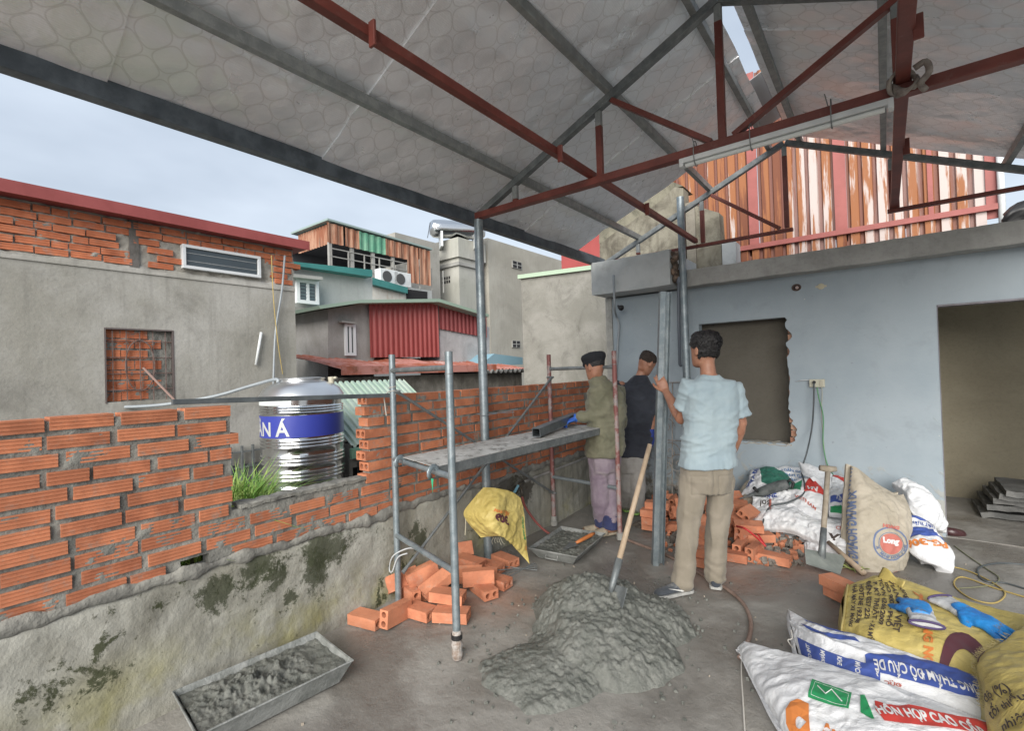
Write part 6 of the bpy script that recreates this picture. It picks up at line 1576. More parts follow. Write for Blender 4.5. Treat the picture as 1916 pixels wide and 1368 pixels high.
# --- man in black
d0 = 5.0
J = dict(pel=at(1181, 865, .0), wai=at(1184, 830), che=at(1190, 742), neck=at(1197, 702), head=at(1210, 679, -.02),
         shL=at(1162, 720), shR=at(1221, 730, -.02), elL=at(1158, 775, .1), elR=at(1219, 786, -.04), wrL=at(1165, 815, .25), wrR=at(1217, 812, -.06),
         hipL=at(1173, 865, .02), hipR=at(1190, 865), knL=at(1172, 915, .0), knR=at(1193, 912, -.06), ankL=ank(1172, 950, 5.12), ankR=ank(1191, 950, 5.0))
m_blk = cloth_mat('faded_black_jersey', (.016, .019, .028), (.032, .037, .05)); m_lgrey = cloth_mat('light_grey_cotton', (.27, .26, .245), (.36, .35, .33))
D2 = dict(j=J, s=a_right - a_fwd * .1, f=a_fwd + a_right * .1, hf=a_right * .75 + a_fwd * .45 - Z3 * .55, hup=Z3 * .85 + a_right * .5, bulk=.95, vox=.0075, hlow=-.12, hth=.003, hrough=.0, strands=5000, slen=.009,
          hmat=basic('cropped_hair', (.03, .022, .018), .85, c2=(.045, .032, .026), sc=60, bump=.8, bsc=190),
          handL=dict(d=-Z3, n=a_fwd, c=.5, t=1), handR=dict(glove=1, d=-Z3 + a_right * .05, n=-a_right * .6 + a_fwd, c=.35, t=-1),
          shirt=dict(g=.02, hem=.9, rings=lambda pel, wai, che, nk, up: [(pel + up * .07, .185, .13), (wai, .185, .125), (che - up * .16, .197, .125), (che - up * .03, .21, .125), (che + up * .06, .20, .105), (che + up * .13, .14, .08), (nk - up * .03, .085, .065), (nk, .056, .056)], sleeve=dict(L=.8, R=.82), sr=(.072, .07, .06), m=m_blk, fn=wrinkle(31, .014, 5.5)),
          trousers=dict(rings=lambda pel, wai: [(pel - Z3 * .1, .14, .1), (pel, .165, .12), (pel + Z3 * .09, .155, .115)], r=[.10, .085, .078, .075, .072], lift=-.01, m=m_lgrey, fn=folds(41, .006, .010)))
r2, _ = person(D2, 'man with cropped hair in black t-shirt and light grey trousers, head bent beside the pole')
m_glove = basic('blue_rubber_glove', (.02, .09, .42), .5, c2=(.03, .14, .5), sc=12, bump=.3)
mb = MB(); hand(mb, J['wrR'], -Z3, -a_right * .6 + a_fwd, .35, L=.2, thumb=-1); mb.tube([J['wrR'] + Z3 * .05, J['wrR'] - Z3 * .03], [.040, .036], 12)
obj('glove', fuse(mb, .005, 1), basic('dark_blue_glove', (.02, .045, .25), .6), r2, smooth=True)
m_sh2 = cloth_mat('olive_shoe', (.08, .09, .06), (.16, .17, .12)); m_grs = basic('green_sole', (.25, .45, .12), .6)
for q, td in (('L', a_fwd), ('R', a_fwd * .6 + a_right * .5)):
    sb_, so_ = MB(), MB(); shoe(sb_, so_, J['ank' + q], td.normalized() * .25); so2 = obj('shoe', fuse(sb_, .006, 2), m_sh2, r2, smooth=True); obj('sole', so_, m_grs, so2, bevel=.004)
# --- man in the olive jacket
d0 = 4.4
J = dict(pel=at(1131, 862, .0), wai=at(1132, 825), che=at(1132, 748), neck=at(1119, 706), head=at(1113, 687, .0),
         shL=at(1114, 728, -.05), shR=at(1155, 732, .12), elL=at(1128, 778, -.1), elR=at(1160, 790, .3), wrL=at(1080, 782, -.04), wrR=at(1150, 820, .5),
         hipL=at(1122, 872), hipR=at(1139, 872, .03), knL=at(1124, 930, -.0), knR=at(1141, 930, .03), ankL=ank(1128, 985, 4.47), ankR=ank(1143, 985, 4.40))
m_olive = cloth_mat('olive_drab', (.115, .115, .075), (.165, .16, .11)); m_purple = cloth_mat('dusty_purple', (.17, .13, .17), (.24, .2, .235), dirt=(.3, .27, .27)); m_navy = cloth_mat('navy_cuff', (.02, .025, .08), (.03, .04, .11))
D1 = dict(j=J, s=a_right * .85 + a_fwd * .4, f=a_fwd * .85 - a_right * .4, hf=-a_right * .62 + a_fwd * .75 - Z3 * .3, hup=Z3 - a_right * .12 + a_fwd * .15, bulk=.86, vox=.0065, hair=True, hlow=-.15, hth=.004, hrough=.001,
          handL=dict(glove=1, d=-a_right, n=-Z3, c=.5, t=1), handR=dict(d=-Z3, n=-a_right, c=.5, t=1),
          shirt=dict(g=.02, hem=.8, rings=lambda pel, wai, che, nk, up: [(pel + up * .05, .175, .15), (pel + up * .08, .178, .152), (wai, .17, .145), (che - up * .15, .172, .14), (che - up * .03, .18, .14), (che + up * .06, .165, .12), (che + up * .12, .135, .09), (nk - up * .03, .085, .075), (nk, .068, .066)], sleeve=dict(L=1.88, R=1.8), sr=(.072, .062, .05), collar=True, m=m_olive, fn=wrinkle(51, .016, 6.5)),
          trousers=dict(rings=lambda pel, wai: [(pel - Z3 * .1, .13, .1), (pel, .155, .12), (pel + Z3 * .08, .15, .115)], r=[.095, .088, .085, .080, .078], lift=.05, m=m_purple, fn=folds(61, .007, .012)))
r1, _ = person(D1, 'man in olive jacket, black beret and purple trousers gripping the square tube with blue glove')
mb = MB()
for q in 'LR': mb.tube([J['ank' + q] + Z3 * .10, J['ank' + q] + Z3 * .0, J['ank' + q] - Z3 * .03], [.077, .079, .076], 18)
obj('trouser_cuff', fuse(mb, .009, 1, wrinkle(5, .006, 12)), m_navy, r1, smooth=True)
hu, hf = D1['hup'].normalized(), D1['hf'].normalized(); hs = hf.cross(hu).normalized(); hf2 = hu.cross(hs)
c = J['head'] + hu * .055; mb = MB()
mb.rings([ering(c + hu * z - hf2 * .004, hs, hf2, a, a * 1.18, 24, 2.1) for z, a in ((-.02, .082), (.0, .088), (.02, .098), (.045, .102), (.065, .092), (.078, .06), (.083, .02))])
mb.tube([c + hf2 * .09 - hu * .01, c + hf2 * .115 - hu * .018], [.05, .03], 12)
obj('beret', fuse(mb, .006, 2, wrinkle(8, .003, 20)), basic('black_felt', (.012, .014, .018), .9), r1, smooth=True)
mb = MB(); tb = sa.lerp(sb, .70); 
w0 = J['wrL']; dd_ = (tb + Vector((0, 0, .0)) - w0); hand(mb, w0, -a_right * .75 - Z3 * .25 - a_fwd * .1, -Z3 - a_right * .1, .55, L=.2, thumb=1)
mb.tube([w0 + a_right * .05, w0 - a_right * .03], [.042, .036], 12)
obj('glove', fuse(mb, .0045, 1), m_glove, r1, smooth=True)
m_slip = basic('beige_sandal', (.42, .36, .27), .8, c2=(.3, .26, .2), sc=30)
for q, dv in (('L', -a_right * .95 - a_fwd * .05), ('R', -a_right * .9 - a_fwd * .35)):
    aq = J['ank' + q]; dn = dv.normalized(); sn = Vector((-dn.y, dn.x, 0)); bb0 = Vector((aq.x, aq.y, 0)) + dn * .06
    ft = MB(); ft.rings([ering(Vector((aq.x, aq.y, zc_)) + dn * x, sn, Z3, a, b_, 14, 2.2) for x, a, b_, zc_ in ((-.06, .026, .022, .045), (-.02, .034, .04, .055), (.04, .036, .033, .05), (.10, .041, .022, .04), (.15, .044, .015, .034), (.185, .034, .011, .03))])
    obj('foot', fuse(ft, .006, 2), m_skin, r1, smooth=True)
    sl = MB().rings([ering(Vector((aq.x, aq.y, .014)) + dn * x, sn, Z3, a, .012, 12, 4) for x, a in ((-.085, .02), (-.07, .036), (0, .040), (.08, .045), (.15, .05), (.19, .042), (.205, .02))])
    st = MB().shell(lambda u, v: Vector((aq.x, aq.y, 0)) + dn * (.06 + .12 * v) + sn * (.050 * math.cos(math.pi * u)) + Z3 * (.018 + .055 * math.sin(math.pi * u) * (1 - .3 * v)), 14, 4, .006)
    so2 = obj('sandal', sl, m_slip, r1); obj('strap', st, m_slip, so2, smooth=True)
# ------------------------------------------------------------------ sacks
def sack_mat(name, c, c2, rough=.5, weave=True, dirt=(.25, .22, .18), damt=.4):
    t = NT(name); a = t.mix(t.ss(t.noise(4, 5, .6), .35, .65), c, c2)
    a = t.mix(t.math('MULTIPLY', t.ss(t.noise(5, 8, .7, dist=.6), .5, .72), damt), a, dirt)
    t.col(a); t.set('Roughness', rough); t.bump(t.noise(10, 6, .6, dist=.8), .6, .02); t.bump(t.noise(34, 5, .65, dist=1.), .45, .006)
    return t.m
m_yel = sack_mat('yellow_woven_sack', (.50, .395, .12), (.57, .46, .16), dirt=(.28, .22, .1), damt=.35)
m_wht = sack_mat('white_woven_sack', (.66, .67, .69), (.74, .75, .76), dirt=(.36, .35, .33), damt=.4)
m_tan = sack_mat('tan_paper_sack', (.36, .32, .25), (.43, .385, .31), .8, dirt=(.25, .21, .16))
m_pb = basic('print_blue', (.04, .075, .28), .5, c2=(.06, .1, .34), sc=9); m_pr = basic('print_red', (.50, .05, .04), .5); m_pg = basic('print_green', (.02, .25, .09), .5)
m_pk = basic('print_dark', (.06, .045, .04), .6); m_po = basic('print_orange', (.60, .20, .05), .5); m_pm = basic('print_maroon', (.10, .03, .04), .5); m_pw = basic('print_white', (.62, .62, .62), .5)
m_plb = basic('print_light_blue', (.08, .2, .42), .5); m_pbr = basic('print_faded_red', (.45, .14, .11), .7); m_pdb = basic('print_faded_blue', (.12, .16, .27), .7)
def surf(quad, bulge=.03, wr=.012, sc=5, seed=1, up=(0, 0, 1), edge=.3, ripple=None):
    """bilinear patch through 4 corners (or a grid of rows) + bulge + folds; returns fn(u,v,off)"""
    rows = quad if isinstance(quad[0], (list, tuple)) else [[quad[0], quad[1]], [quad[3], quad[2]]]
    rows = [[Vector(p) for p in r] for r in rows]
    def cat(ps, t):
        n = len(ps) - 1
        if n == 1: return ps[0].lerp(ps[1], t)
        x = min(max(t, 0), 1) * n; i = min(int(x), n - 1); k = x - i
        p0 = ps[max(i - 1, 0)]; p1 = ps[i]; p2 = ps[i + 1]; p3 = ps[min(i + 2, n)]
        return .5 * ((2 * p1) + (p2 - p0) * k + (2 * p0 - 5 * p1 + 4 * p2 - p3) * k * k + (3 * p1 - p0 - 3 * p2 + p3) * k ** 3)
    U = Vector(up)
    def base(u, v): return cat([cat(r, u) for r in rows], v)
    e = .01
    def fn(u, v, off=0.0):
        p = base(u, v); a = base(min(u + e, 1), v) - base(max(u - e, 0), v); b = base(u, min(v + e, 1)) - base(u, max(v - e, 0))
        n = a.cross(b)
        if n.length < 1e-9: n = U.copy()
        n.normalize()
        if n.dot(U) < 0: n = -n
        k = (max(0, math.sin(math.pi * min(max(u, 0), 1))) ** edge) * (max(0, math.sin(math.pi * min(max(v, 0), 1))) ** edge)
        q = p * 1.0
        w = fbm(q, sc, 3, seed) + 1.3 * (.5 - abs(fbm(q + Vector((3, 3, 3)), sc * .7, 2, seed + 2)))
        w += .55 * (.5 - 1.6 * abs(fbm(q + Vector((9, 1, 4)), sc * 2.3, 2, seed + 7)))
        h = bulge * k + wr * w * (.35 + .65 * k)
        if ripple: h += ripple(u, v)
        return p + n * (h + off)
    return fn
def prt(name, s, size, f, o, du, dv, Lu, Lv, mat, parent, bold=0, flip=False, space=1, sx=1):
    """print text on surface f: origin o=(u,v), text x axis along du, y axis along dv (unit (u,v) steps scaled by real lengths Lu,Lv)"""
    def mp_(x, y):
        u = o[0] + (du[0] * x + dv[0] * y) / Lu; v = o[1] + (du[1] * x + dv[1] * y) / Lv
        u = min(max(u, .002), .998); v = min(max(v, .002), .998)
        return f(u, v, .0042)
    return print_on(name, s, size, mp_, mat, parent, bold, space, sx)
def patch(name, poly, f, mat, parent, n=50, off=.003):
    """printed field: polygon in uv, filled as a fan grid"""
    bm = bmesh.new(); vs = [bm.verts.new((u, v, 0)) for u, v in poly]; bm.faces.new(vs)
    bmesh.ops.triangulate(bm, faces=bm.faces)
    for _ in range(9):
        ed = [e for e in bm.edges if e.calc_length() > 1.0 / n]
        if not ed: break
        bmesh.ops.subdivide_edges(bm, edges=ed, cuts=1); bmesh.ops.triangulate(bm, faces=bm.faces)
    bm.verts.index_update(); mb = MB(); mb.add([f(v.co.x, v.co.y, off) for v in bm.verts], [tuple(q.index for q in fa.verts) for fa in bm.faces]); bm.free()
    return obj(name, mb, mat, parent, recalc=False, smooth=True)
def two_sided(f, nu, nv, th):
    a = MB().grid(lambda u, v: f(u, v, 0), nu, nv); b = MB().grid(lambda u, v: f(u, v, -th), nu, nv); N = len(a.v)
    m = MB(); m.v = a.v + b.v; m.f = a.f + [tuple(i + N for i in reversed(q)) for q in b.f]
    bd = [i for i in range(nu + 1)] + [(nu + 1) * j + nu for j in range(1, nv + 1)] + [(nu + 1) * nv + i for i in range(nu - 1, -1, -1)] + [(nu + 1) * j for j in range(nv - 1, 0, -1)]
    for i, q in enumerate(bd): c = bd[(i + 1) % len(bd)]; m.f.append((q, q + N, c + N, c))
    return m
def uvof(f, x, y):
    """find u,v whose surface point projects on photo pixel x,y"""
    best = (.5, .5); st_ = .5; bd = 1e9
    def pr(u, v):
        p = f(u, v) - Vector((0, 0, 1.5)); dz = p.dot(FW); return 958 + 906 * p.dot(RT) / dz, 684 - 906 * p.dot(UP) / dz
    for i in range(21):
        for j in range(21):
            a_, b_ = pr(i / 20, j / 20); d_ = (a_ - x) ** 2 + (b_ - y) ** 2
            if d_ < bd: bd = d_; best = (i / 20, j / 20)
    s_ = .04
    for _ in range(7):
        u0, v0 = best
        for i in (-1, 0, 1):
            for j in (-1, 0, 1):
                u, v = min(max(u0 + i * s_, .003), .997), min(max(v0 + j * s_, .003), .997); a_, b_ = pr(u, v); d_ = (a_ - x) ** 2 + (b_ - y) ** 2
                if d_ < bd: bd = d_; best = (u, v)
        s_ *= .55
    return best
def pxpatch(px, f, mat, par, n=70, off=.003): return patch('print', [uvof(f, x, y) for x, y in px], f, mat, par, n, off)
def pxtext(s, size, f, p0, p1, mat, par, bold=0, hgt=None, sx=None, up=1):
    """lettering whose baseline runs between two marked spots on the sack"""
    v, fa = text_mesh(s, 1.0, bold / size); w = max(q[0] for q in v)
    a = uvof(f, *p0); b = uvof(f, *p1); A = f(*a); B = f(*b); L = (B - A).length
    # local metric
    e = .01; Du = (f(min(a[0] + e, .99), a[1]) - f(a[0], a[1])) / e; Dv = (f(a[0], min(a[1] + e, .99)) - f(a[0], a[1])) / e
    lu, lv = max(Du.length, .05), max(Dv.length, .05)
    d = ((b[0] - a[0]), (b[1] - a[1])); real = Vector((d[0] * lu, d[1] * lv)); real.normalize(); perp = Vector((-real.y, real.x)) * up
    h = hgt
    mb = MB(); mb.add([f(min(max(a[0] + d[0] * x / w + perp.x * y * h / lu, .002), .998), min(max(a[1] + d[1] * x / w + perp.y * y * h / lv, .002), .998), .0048) for x, y in v], fa)
    return obj('print', mb, mat, par, recalc=False)
def sack(name, f, mat, loc, label, nu=70, nv=50, th=.012, cat='sack', group=None):
    e = empty(name, loc, label, cat, group)
    obj('cloth', two_sided(f, int(nu * 1.9), int(nv * 1.9), th), mat, e, smooth=True, angle=70, recalc=True)
    return e

# ---- yellow sack hanging by the post, from a nail on the brace
d0 = 3.7
def g_(rows, dd=0): return [[pt(x, y, d=q) for x, y, q in r] for r in rows]
rows = g_([[(905, 912, 3.52), (930, 914, 3.50), (958, 921, 3.56), (974, 932, 3.62)],
           [(885, 935, 3.52), (925, 945, 3.40), (955, 950, 3.50), (981, 962, 3.62)],
           [(868, 962, 3.55), (915, 968, 3.36), (955, 985, 3.48), (984, 998, 3.62)],
           [(888, 993, 3.52), (922, 993, 3.38), (965, 1018, 3.52), (986, 1028, 3.60)],
           [(900, 1006, 3.50), (945, 1003, 3.44), (968, 1030, 3.56), (991, 1056, 3.60)]])
fy = surf(rows, .0, .012, 6, 3, up=tuple(-FW), edge=.4)
hs_ = sack('yellow_sack', fy, m_yel, pt(930, 1006, d=3.5), 'crumpled yellow sack printed 309 hanging on the scaffold brace over the bricks', 70, 70, .006)
prt('print', '309', .058, fy, (.62, .50), (-1, 0), (0, -1), .40, .36, m_pm, hs_, .003)
prt('print', 'VIỆT NAM', .026, fy, (.66, .37), (-1, .0), (0, -1), .40, .36, m_po, hs_, .001)
prt('print', 'CÔNG NGHỆ', .02, fy, (.95, .30), (0, 1), (-1, 0), .45, .40, m_pg, hs_, .001)
for k in range(3): patch('print', [(.90, .72 + .025 * k), (.985, .70 + .025 * k), (.985, .712 + .025 * k), (.90, .732 + .025 * k)], fy, m_po, hs_)
for k in range(5):
    a = Vector(pt(924 + 3 * k, 1006, d=3.45)); obj('frayed_thread', MB().tube(spline([a, a + Vector((.01 * (k - 2), 0, -.03)), a + Vector((-.02 + .012 * k, .01, -.055 + .01 * (k % 3)))], 3), .0012, 4), basic('pale_thread', (.5, .47, .35), .8) if k == 0 else bpy.data.materials['pale_thread'], hs_)
a = pt(871, 966, d=3.54); obj('tie_string', MB().tube(spline([a, a + Vector((0, 0, -.06)), a + Vector((-.01, 0, -.14))], 4), .003, 5), bpy.data.materials['pale_thread'], hs_)

# ---- heap of white sacks against the wall
def bag(px, kl, mat, label, bulge=.05, wr=.02, sc=6, seed=1, th=.03, nu=60, nv=44, group=None, up=None, near=0.0):
    """rows of photo pixels with k = how far back on the heap (0 foot, 1 wall)"""
    rows = [[hp_(x, y, k, near) for (x, y), k in zip(r, q)] for r, q in zip(px, kl)]
    f = surf(rows, bulge, wr * .62, sc * .8, seed, up=up or tuple(Z3 * .6 - FW), edge=.45)
    allp = [p for r in rows for p in r]; lo = min(allp, key=lambda p: p.z)
    return f, sack('sack', f, mat, lo, label, nu, nv, th, group=group)
GW = 'white printed sacks heaped against the blue wall'
K = lambda *a: [[float(c) / 100 for c in r.split()] for r in a]
f0, b0_ = bag([[(1400, 905), (1450, 885), (1500, 875), (1550, 885), (1600, 900)], [(1395, 950), (1450, 935), (1500, 930), (1550, 940), (1600, 950)], [(1405, 985), (1450, 985), (1500, 985), (1550, 1000), (1600, 1015)], [(1420, 1000), (1450, 1005), (1500, 1012), (1550, 1030), (1600, 1045)]],
   K('92 92 92 92 92', '60 60 60 60 60', '28 26 24 22 20', '12 8 8 8 8'), m_wht, 'crumpled white sack forming the middle of the heap under the others', .02, .032, 5, 40, th=.02, nu=90, nv=60, group=GW, near=-.05)
f1, b1 = bag([[(1402, 882), (1440, 876), (1475, 888)], [(1400, 905), (1440, 905), (1490, 915)], [(1385, 930), (1430, 940), (1470, 938)]], K('92 92 90', '70 68 66', '52 48 46'), m_wht, 'white sack with dark green print at the upper left of the heap', .05, .03, 8, 2, group=GW)
patch('print', [(.30, .08), (.9, .15), (.95, .75), (.4, .6)], f1, basic('print_dark_green', (.03, .14, .10), .5), b1); prt('print', 'XÂY DỰNG', .05, f1, (.06, .7), (.3, -1), (1, .2), .36, .3, m_pb, b1, .002)
f2, b2 = bag([[(1445, 880), (1470, 873), (1502, 878)], [(1450, 895), (1475, 895), (1510, 900)], [(1470, 915), (1490, 918), (1512, 922)]], K('96 97 96', '84 84 84', '72 72 72'), m_wht, 'small white sack with light blue print at the back of the heap', .04, .02, 9, 4, group=GW)
for k in range(3): prt('print', 'KEO DÁN GẠCH', .040, f2, (.2, .35 + .2 * k), (1, 0), (0, -1), .36, .26, m_plb, b2, .001)
f4, b4_ = bag([[(1408, 928), (1440, 935), (1480, 950), (1530, 970), (1575, 975)], [(1405, 965), (1440, 966), (1480, 972), (1520, 985), (1578, 995)], [(1408, 992), (1450, 992), (1490, 998), (1530, 1016), (1584, 1022)]], K('40 40 38 36 34', '16 15 15 15 15', '2 2 2 2 2'), m_wht, 'long white sack lying lowest along the front of the heap, printed sol', .04, .028, 8, 6, group=GW, nu=90, nv=44)
prt('print', 'sol', .085, f4, (.26, .16), (-1, 0), (0, 1), .80, .40, m_pk, b4_, .001); patch('print', [(.0, .1), (.025, .1), (.025, .45), (.0, .45)], f4, m_pk, b4_); patch('print', [(.24, .02), (.27, .02), (.29, .40), (.26, .40)], f4, m_pbr, b4_)
f9, b9 = bag([[(1425, 925), (1455, 912), (1500, 925), (1540, 945)], [(1428, 945), (1460, 940), (1500, 955), (1540, 970)], [(1440, 962), (1470, 965), (1505, 975), (1545, 990)]], K('58 58 56 54', '42 42 40 38', '30 28 26 24'), m_wht, 'creased white sack with blue lettering in the middle of the heap', .05, .03, 9, 13, group=GW)
prt('print', 'ONE', .06, f9, (.12, .45), (.95, .05), (0, -1), .6, .35, m_pb, b9, .002)
f3, b3 = bag([[(1478, 908), (1505, 895), (1540, 905), (1553, 930)], [(1468, 930), (1500, 928), (1535, 935), (1550, 955)], [(1490, 955), (1505, 960), (1530, 975), (1542, 992)]], K('70 72 68 62', '52 52 50 46', '36 34 32 30'), m_wht, 'white sack with red and green triangle marks beside the spade handle', .05, .025, 7, 5, group=GW, near=.03)
patch('print', [(.38, .32), (.46, .10), (.78, .46), (.42, .50)], f3, m_pr, b3); patch('print', [(.06, .36), (.33, .16), (.36, .48)], f3, basic('print_bottle_green', (.02, .2, .1), .5), b3)
prt('print', 'VN', .05, f3, (.44, .44), (1, .1), (0, -1), .40, .36, m_pw, b3, .002); prt('print', 'VIETNAM', .04, f3, (.22, .66), (.9, .4), (.3, -.9), .40, .36, m_pbr, b3, .001)
f5, b5 = bag([[(1494, 864), (1520, 872), (1552, 888)], [(1503, 882), (1530, 896), (1556, 912)], [(1522, 892), (1540, 912), (1554, 935)]], K('85 84 82', '72 70 68', '62 58 54'), m_wht, 'plain white sack corner sticking up highest in the heap', .03, .012, 9, 7, group=GW, near=.03)
f6, b6 = bag([[(1556, 890), (1575, 895), (1598, 905)], [(1552, 925), (1575, 930), (1600, 930)], [(1550, 962), (1575, 965), (1598, 965)]], K('82 82 82', '56 56 56', '36 36 36'), m_wht, 'white sack with red stripe between the spade handle and the tan bag', .05, .02, 9, 8, group=GW)
patch('print', [(.1, .02), (.9, .22), (.95, .32), (.1, .12)], f6, m_pr, b6); patch('print', [(.1, .62), (.55, .56), (.85, .42), (.9, .55), (.55, .7), (.1, .74)], f6, m_pb, b6); prt('print', 'TÍN', .05, f6, (.3, .66), (.95, .15), (.1, -1), .25, .4, m_pw, b6, .001)
patch('print', [(.12, .82), (.5, .76), (.8, .9), (.5, .99), (.12, .97)], f6, m_pg, b6); patch('print', [(.3, .86), (.6, .80), (.72, .88), (.5, .90)], f6, m_pw, b6, off=.002)
f7, b7 = bag([[(1515, 1000), (1560, 985), (1610, 975)], [(1505, 1020), (1555, 1012), (1605, 1010)], [(1510, 1040), (1555, 1045), (1600, 1042)]], K('20 22 24', '8 10 12', '2 2 2'), m_wht, 'low white sack with black and red print behind the spade blade', .04, .025, 9, 9, group=GW)
prt('print', 'XE', .1, f7, (.50, .65), (.95, .12), (.1, -1), .42, .3, m_pk, b7, .004); prt('print', 'CHỐNG', .035, f7, (.62, .30), (.95, .12), (.1, -1), .42, .3, m_pbr, b7, .001)
f8, b8 = bag([[(1378, 935), (1395, 905), (1412, 890)], [(1372, 948), (1395, 935), (1420, 925)], [(1372, 955), (1395, 952), (1425, 950)]], K('60 75 85', '48 50 55', '42 40 40'), m_tan, 'dusty beige sack edge at the far left of the white heap', .03, .02, 9, 10)
mb = MB()
# ---- tan paper cement bag standing
rows = [[pt(x, y, d=q) for x, y, q in r] for r in (
    [(1592, 872, 3.82), (1605, 878, 3.80), (1640, 905, 3.78), (1672, 925, 3.76), (1690, 925, 3.76)],
    [(1588, 935, 3.74), (1610, 935, 3.67), (1645, 945, 3.64), (1680, 950, 3.66), (1700, 960, 3.70)],
    [(1585, 1000, 3.64), (1610, 1000, 3.56), (1645, 1005, 3.53), (1680, 1008, 3.55), (1702, 1005, 3.62)],
    [(1587, 1045, 3.60), (1612, 1058, 3.50), (1645, 1063, 3.46), (1675, 1063, 3.47), (1694, 1052, 3.54)],
    [(1598, 1056, 3.60), (1617, 1066, 3.50), (1648, 1070, 3.46), (1675, 1069, 3.46), (1688, 1058, 3.54)])]
ft = surf(rows, .05, .014, 6, 12, up=tuple(-FW + Z3 * .2), edge=.5)
tb_ = sack('cement_bag', ft, m_tan, pt(1640, 1068, d=3.45), 'tan paper cement bag with red round emblem standing against the wall', 70, 80, .05)
back = [[p + FW * .07 for p in r] for r in rows]
obj('back_panel', MB().shell(surf(back, -.03, .01, 6, 3, up=tuple(-FW), edge=.5), 30, 30, .03), m_tan, tb_, smooth=True, angle=60)
prt('print', 'XI MĂNG HOÀNG LONG', .085, ft, (.20, .20), (.04, 1), (-1, .02), .55, .95, m_pdb, tb_, .003, sx=.66)
def uvc(cu, cv, r, a): return (cu + r * math.cos(a) / .55, cv + r * math.sin(a) / .95)
ringp = [2 * math.pi * k / 36 for k in range(37)]
cu, cv = uvof(ft, 1667, 1018)
obj('print', MB().rings([[ft(*uvc(cu, cv, .105, a), .003) for a in ringp], [ft(*uvc(cu, cv, .115, a), .002) for a in ringp]], cap=False, close=False), m_pdb, tb_, recalc=False)
obj('print', MB().rings([[ft(*uvc(cu, cv, .076, a), .003) for a in ringp], [ft(*uvc(cu, cv, .080, a), .002) for a in ringp]], cap=False, close=False), m_pdb, tb_, recalc=False)
patch('print', [uvc(cu, cv, .07, a) for a in ringp[:-1]], ft, m_pbr, tb_)
prt('print', 'Long', .05, ft, (cu - .10, cv - .005), (1, .03), (.05, -1), .55, .95, m_pw, tb_, .003); prt('print', 'HOÀNG', .03, ft, (cu - .10, cv - .12 + .005), (1, .03), (.05, -1), .55, .95, m_pbr, tb_, .002)
for k, ch in enumerate('XI MĂNG POOC LĂNG'):
    a = 2.9 - k * .17; o_ = uvc(cu, cv, .083, a)
    if ch != ' ': prt('print', ch, .024, ft, o_, (math.sin(a), -math.cos(a)), (math.cos(a), math.sin(a)), .55, .95, m_pdb, tb_, .001)
prt('print', 'TY TNHH', .045, ft, (.42, .88), (1, .0), (0, -1), .55, .95, m_pbr, tb_, .001)
for k in range(16): patch('print', [(.02, .04 + .03 * k), (.11, .035 + .03 * k), (.11, .045 + .03 * k), (.02, .05 + .03 * k)], ft, m_pdb, tb_)
def bagd(px, dl, mat, label, bulge=.05, wr=.02, sc=6, seed=1, th=.03, nu=50, nv=36, group=None, up=None):
    rows = [[pt(x, y, d=d_) for (x, y), d_ in zip(r, q)] for r, q in zip(px, dl)]
    f = surf(rows, bulge, wr, sc, seed, up=up or tuple(Z3 * .6 - FW), edge=.45)
    return f, sack('sack', f, mat, min([p for r in rows for p in r], key=lambda p: p.z), label, nu, nv, th, group=group)
# ---- plain white bag and blue printed bag right of it
fw, bw = bagd([[(1668, 905), (1690, 898), (1715, 905)], [(1690, 925), (1715, 925), (1745, 945)], [(1700, 955), (1730, 960), (1765, 980)], [(1715, 975), (1745, 990), (1768, 998)]], [[4.1, 4.08, 4.05], [3.98, 3.95, 3.95], [3.9, 3.85, 3.88], [3.86, 3.82, 3.85]], m_wht, 'plain white sack slumped against the corner by the doorway', .06, .025, 6, 15, up=tuple(-FW + Z3), nu=50, nv=60, th=.05)
fp, bp = bagd([[(1690, 965), (1712, 968), (1740, 990)], [(1698, 1000), (1725, 1000), (1765, 1015)], [(1700, 1030), (1730, 1030), (1783, 1040)], [(1725, 1050), (1755, 1062), (1782, 1072)]], [[3.78, 3.76, 3.76], [3.64, 3.6, 3.62], [3.54, 3.48, 3.5], [3.46, 3.40, 3.38]], m_wht, 'white sack with blue bands and PG-306 in orange lying upside down by the tan bag', .05, .018, 6, 16, up=tuple(-FW + Z3), nu=50, nv=60, th=.05)
patch('print', [(.0, .30), (.75, .26), (1, .34), (1, .42), (.7, .42), (.0, .52)], fp, m_pb, bp); patch('print', [(.1, .02), (.9, .05), (.95, .12), (.5, .14), (.1, .1)], fp, m_pb, bp)
prt('print', 'PG-306', .085, fp, (.80, .52), (-1, .12), (.12, 1), .42, .55, m_po, bp, .004)
prt('print', 'TRÁT TƯỜNG', .04, fp, (.80, .16), (-1, .05), (0, 1), .42, .55, m_pb, bp, .001)
tag_obj('dark_bottle', MB().tube([pt(1768, 993, d=4.1), pt(1785, 997, d=4.1), pt(1800, 1000, d=4.1), pt(1806, 1001, d=4.1)], [.03, .038, .034, .013], 12), basic('dark_maroon_plastic', (.05, .02, .022), .3), pt(1785, 1005, d=4.7), 'dark maroon bottle lying at the tip of the plain white sack', 'bottle', smooth=True)

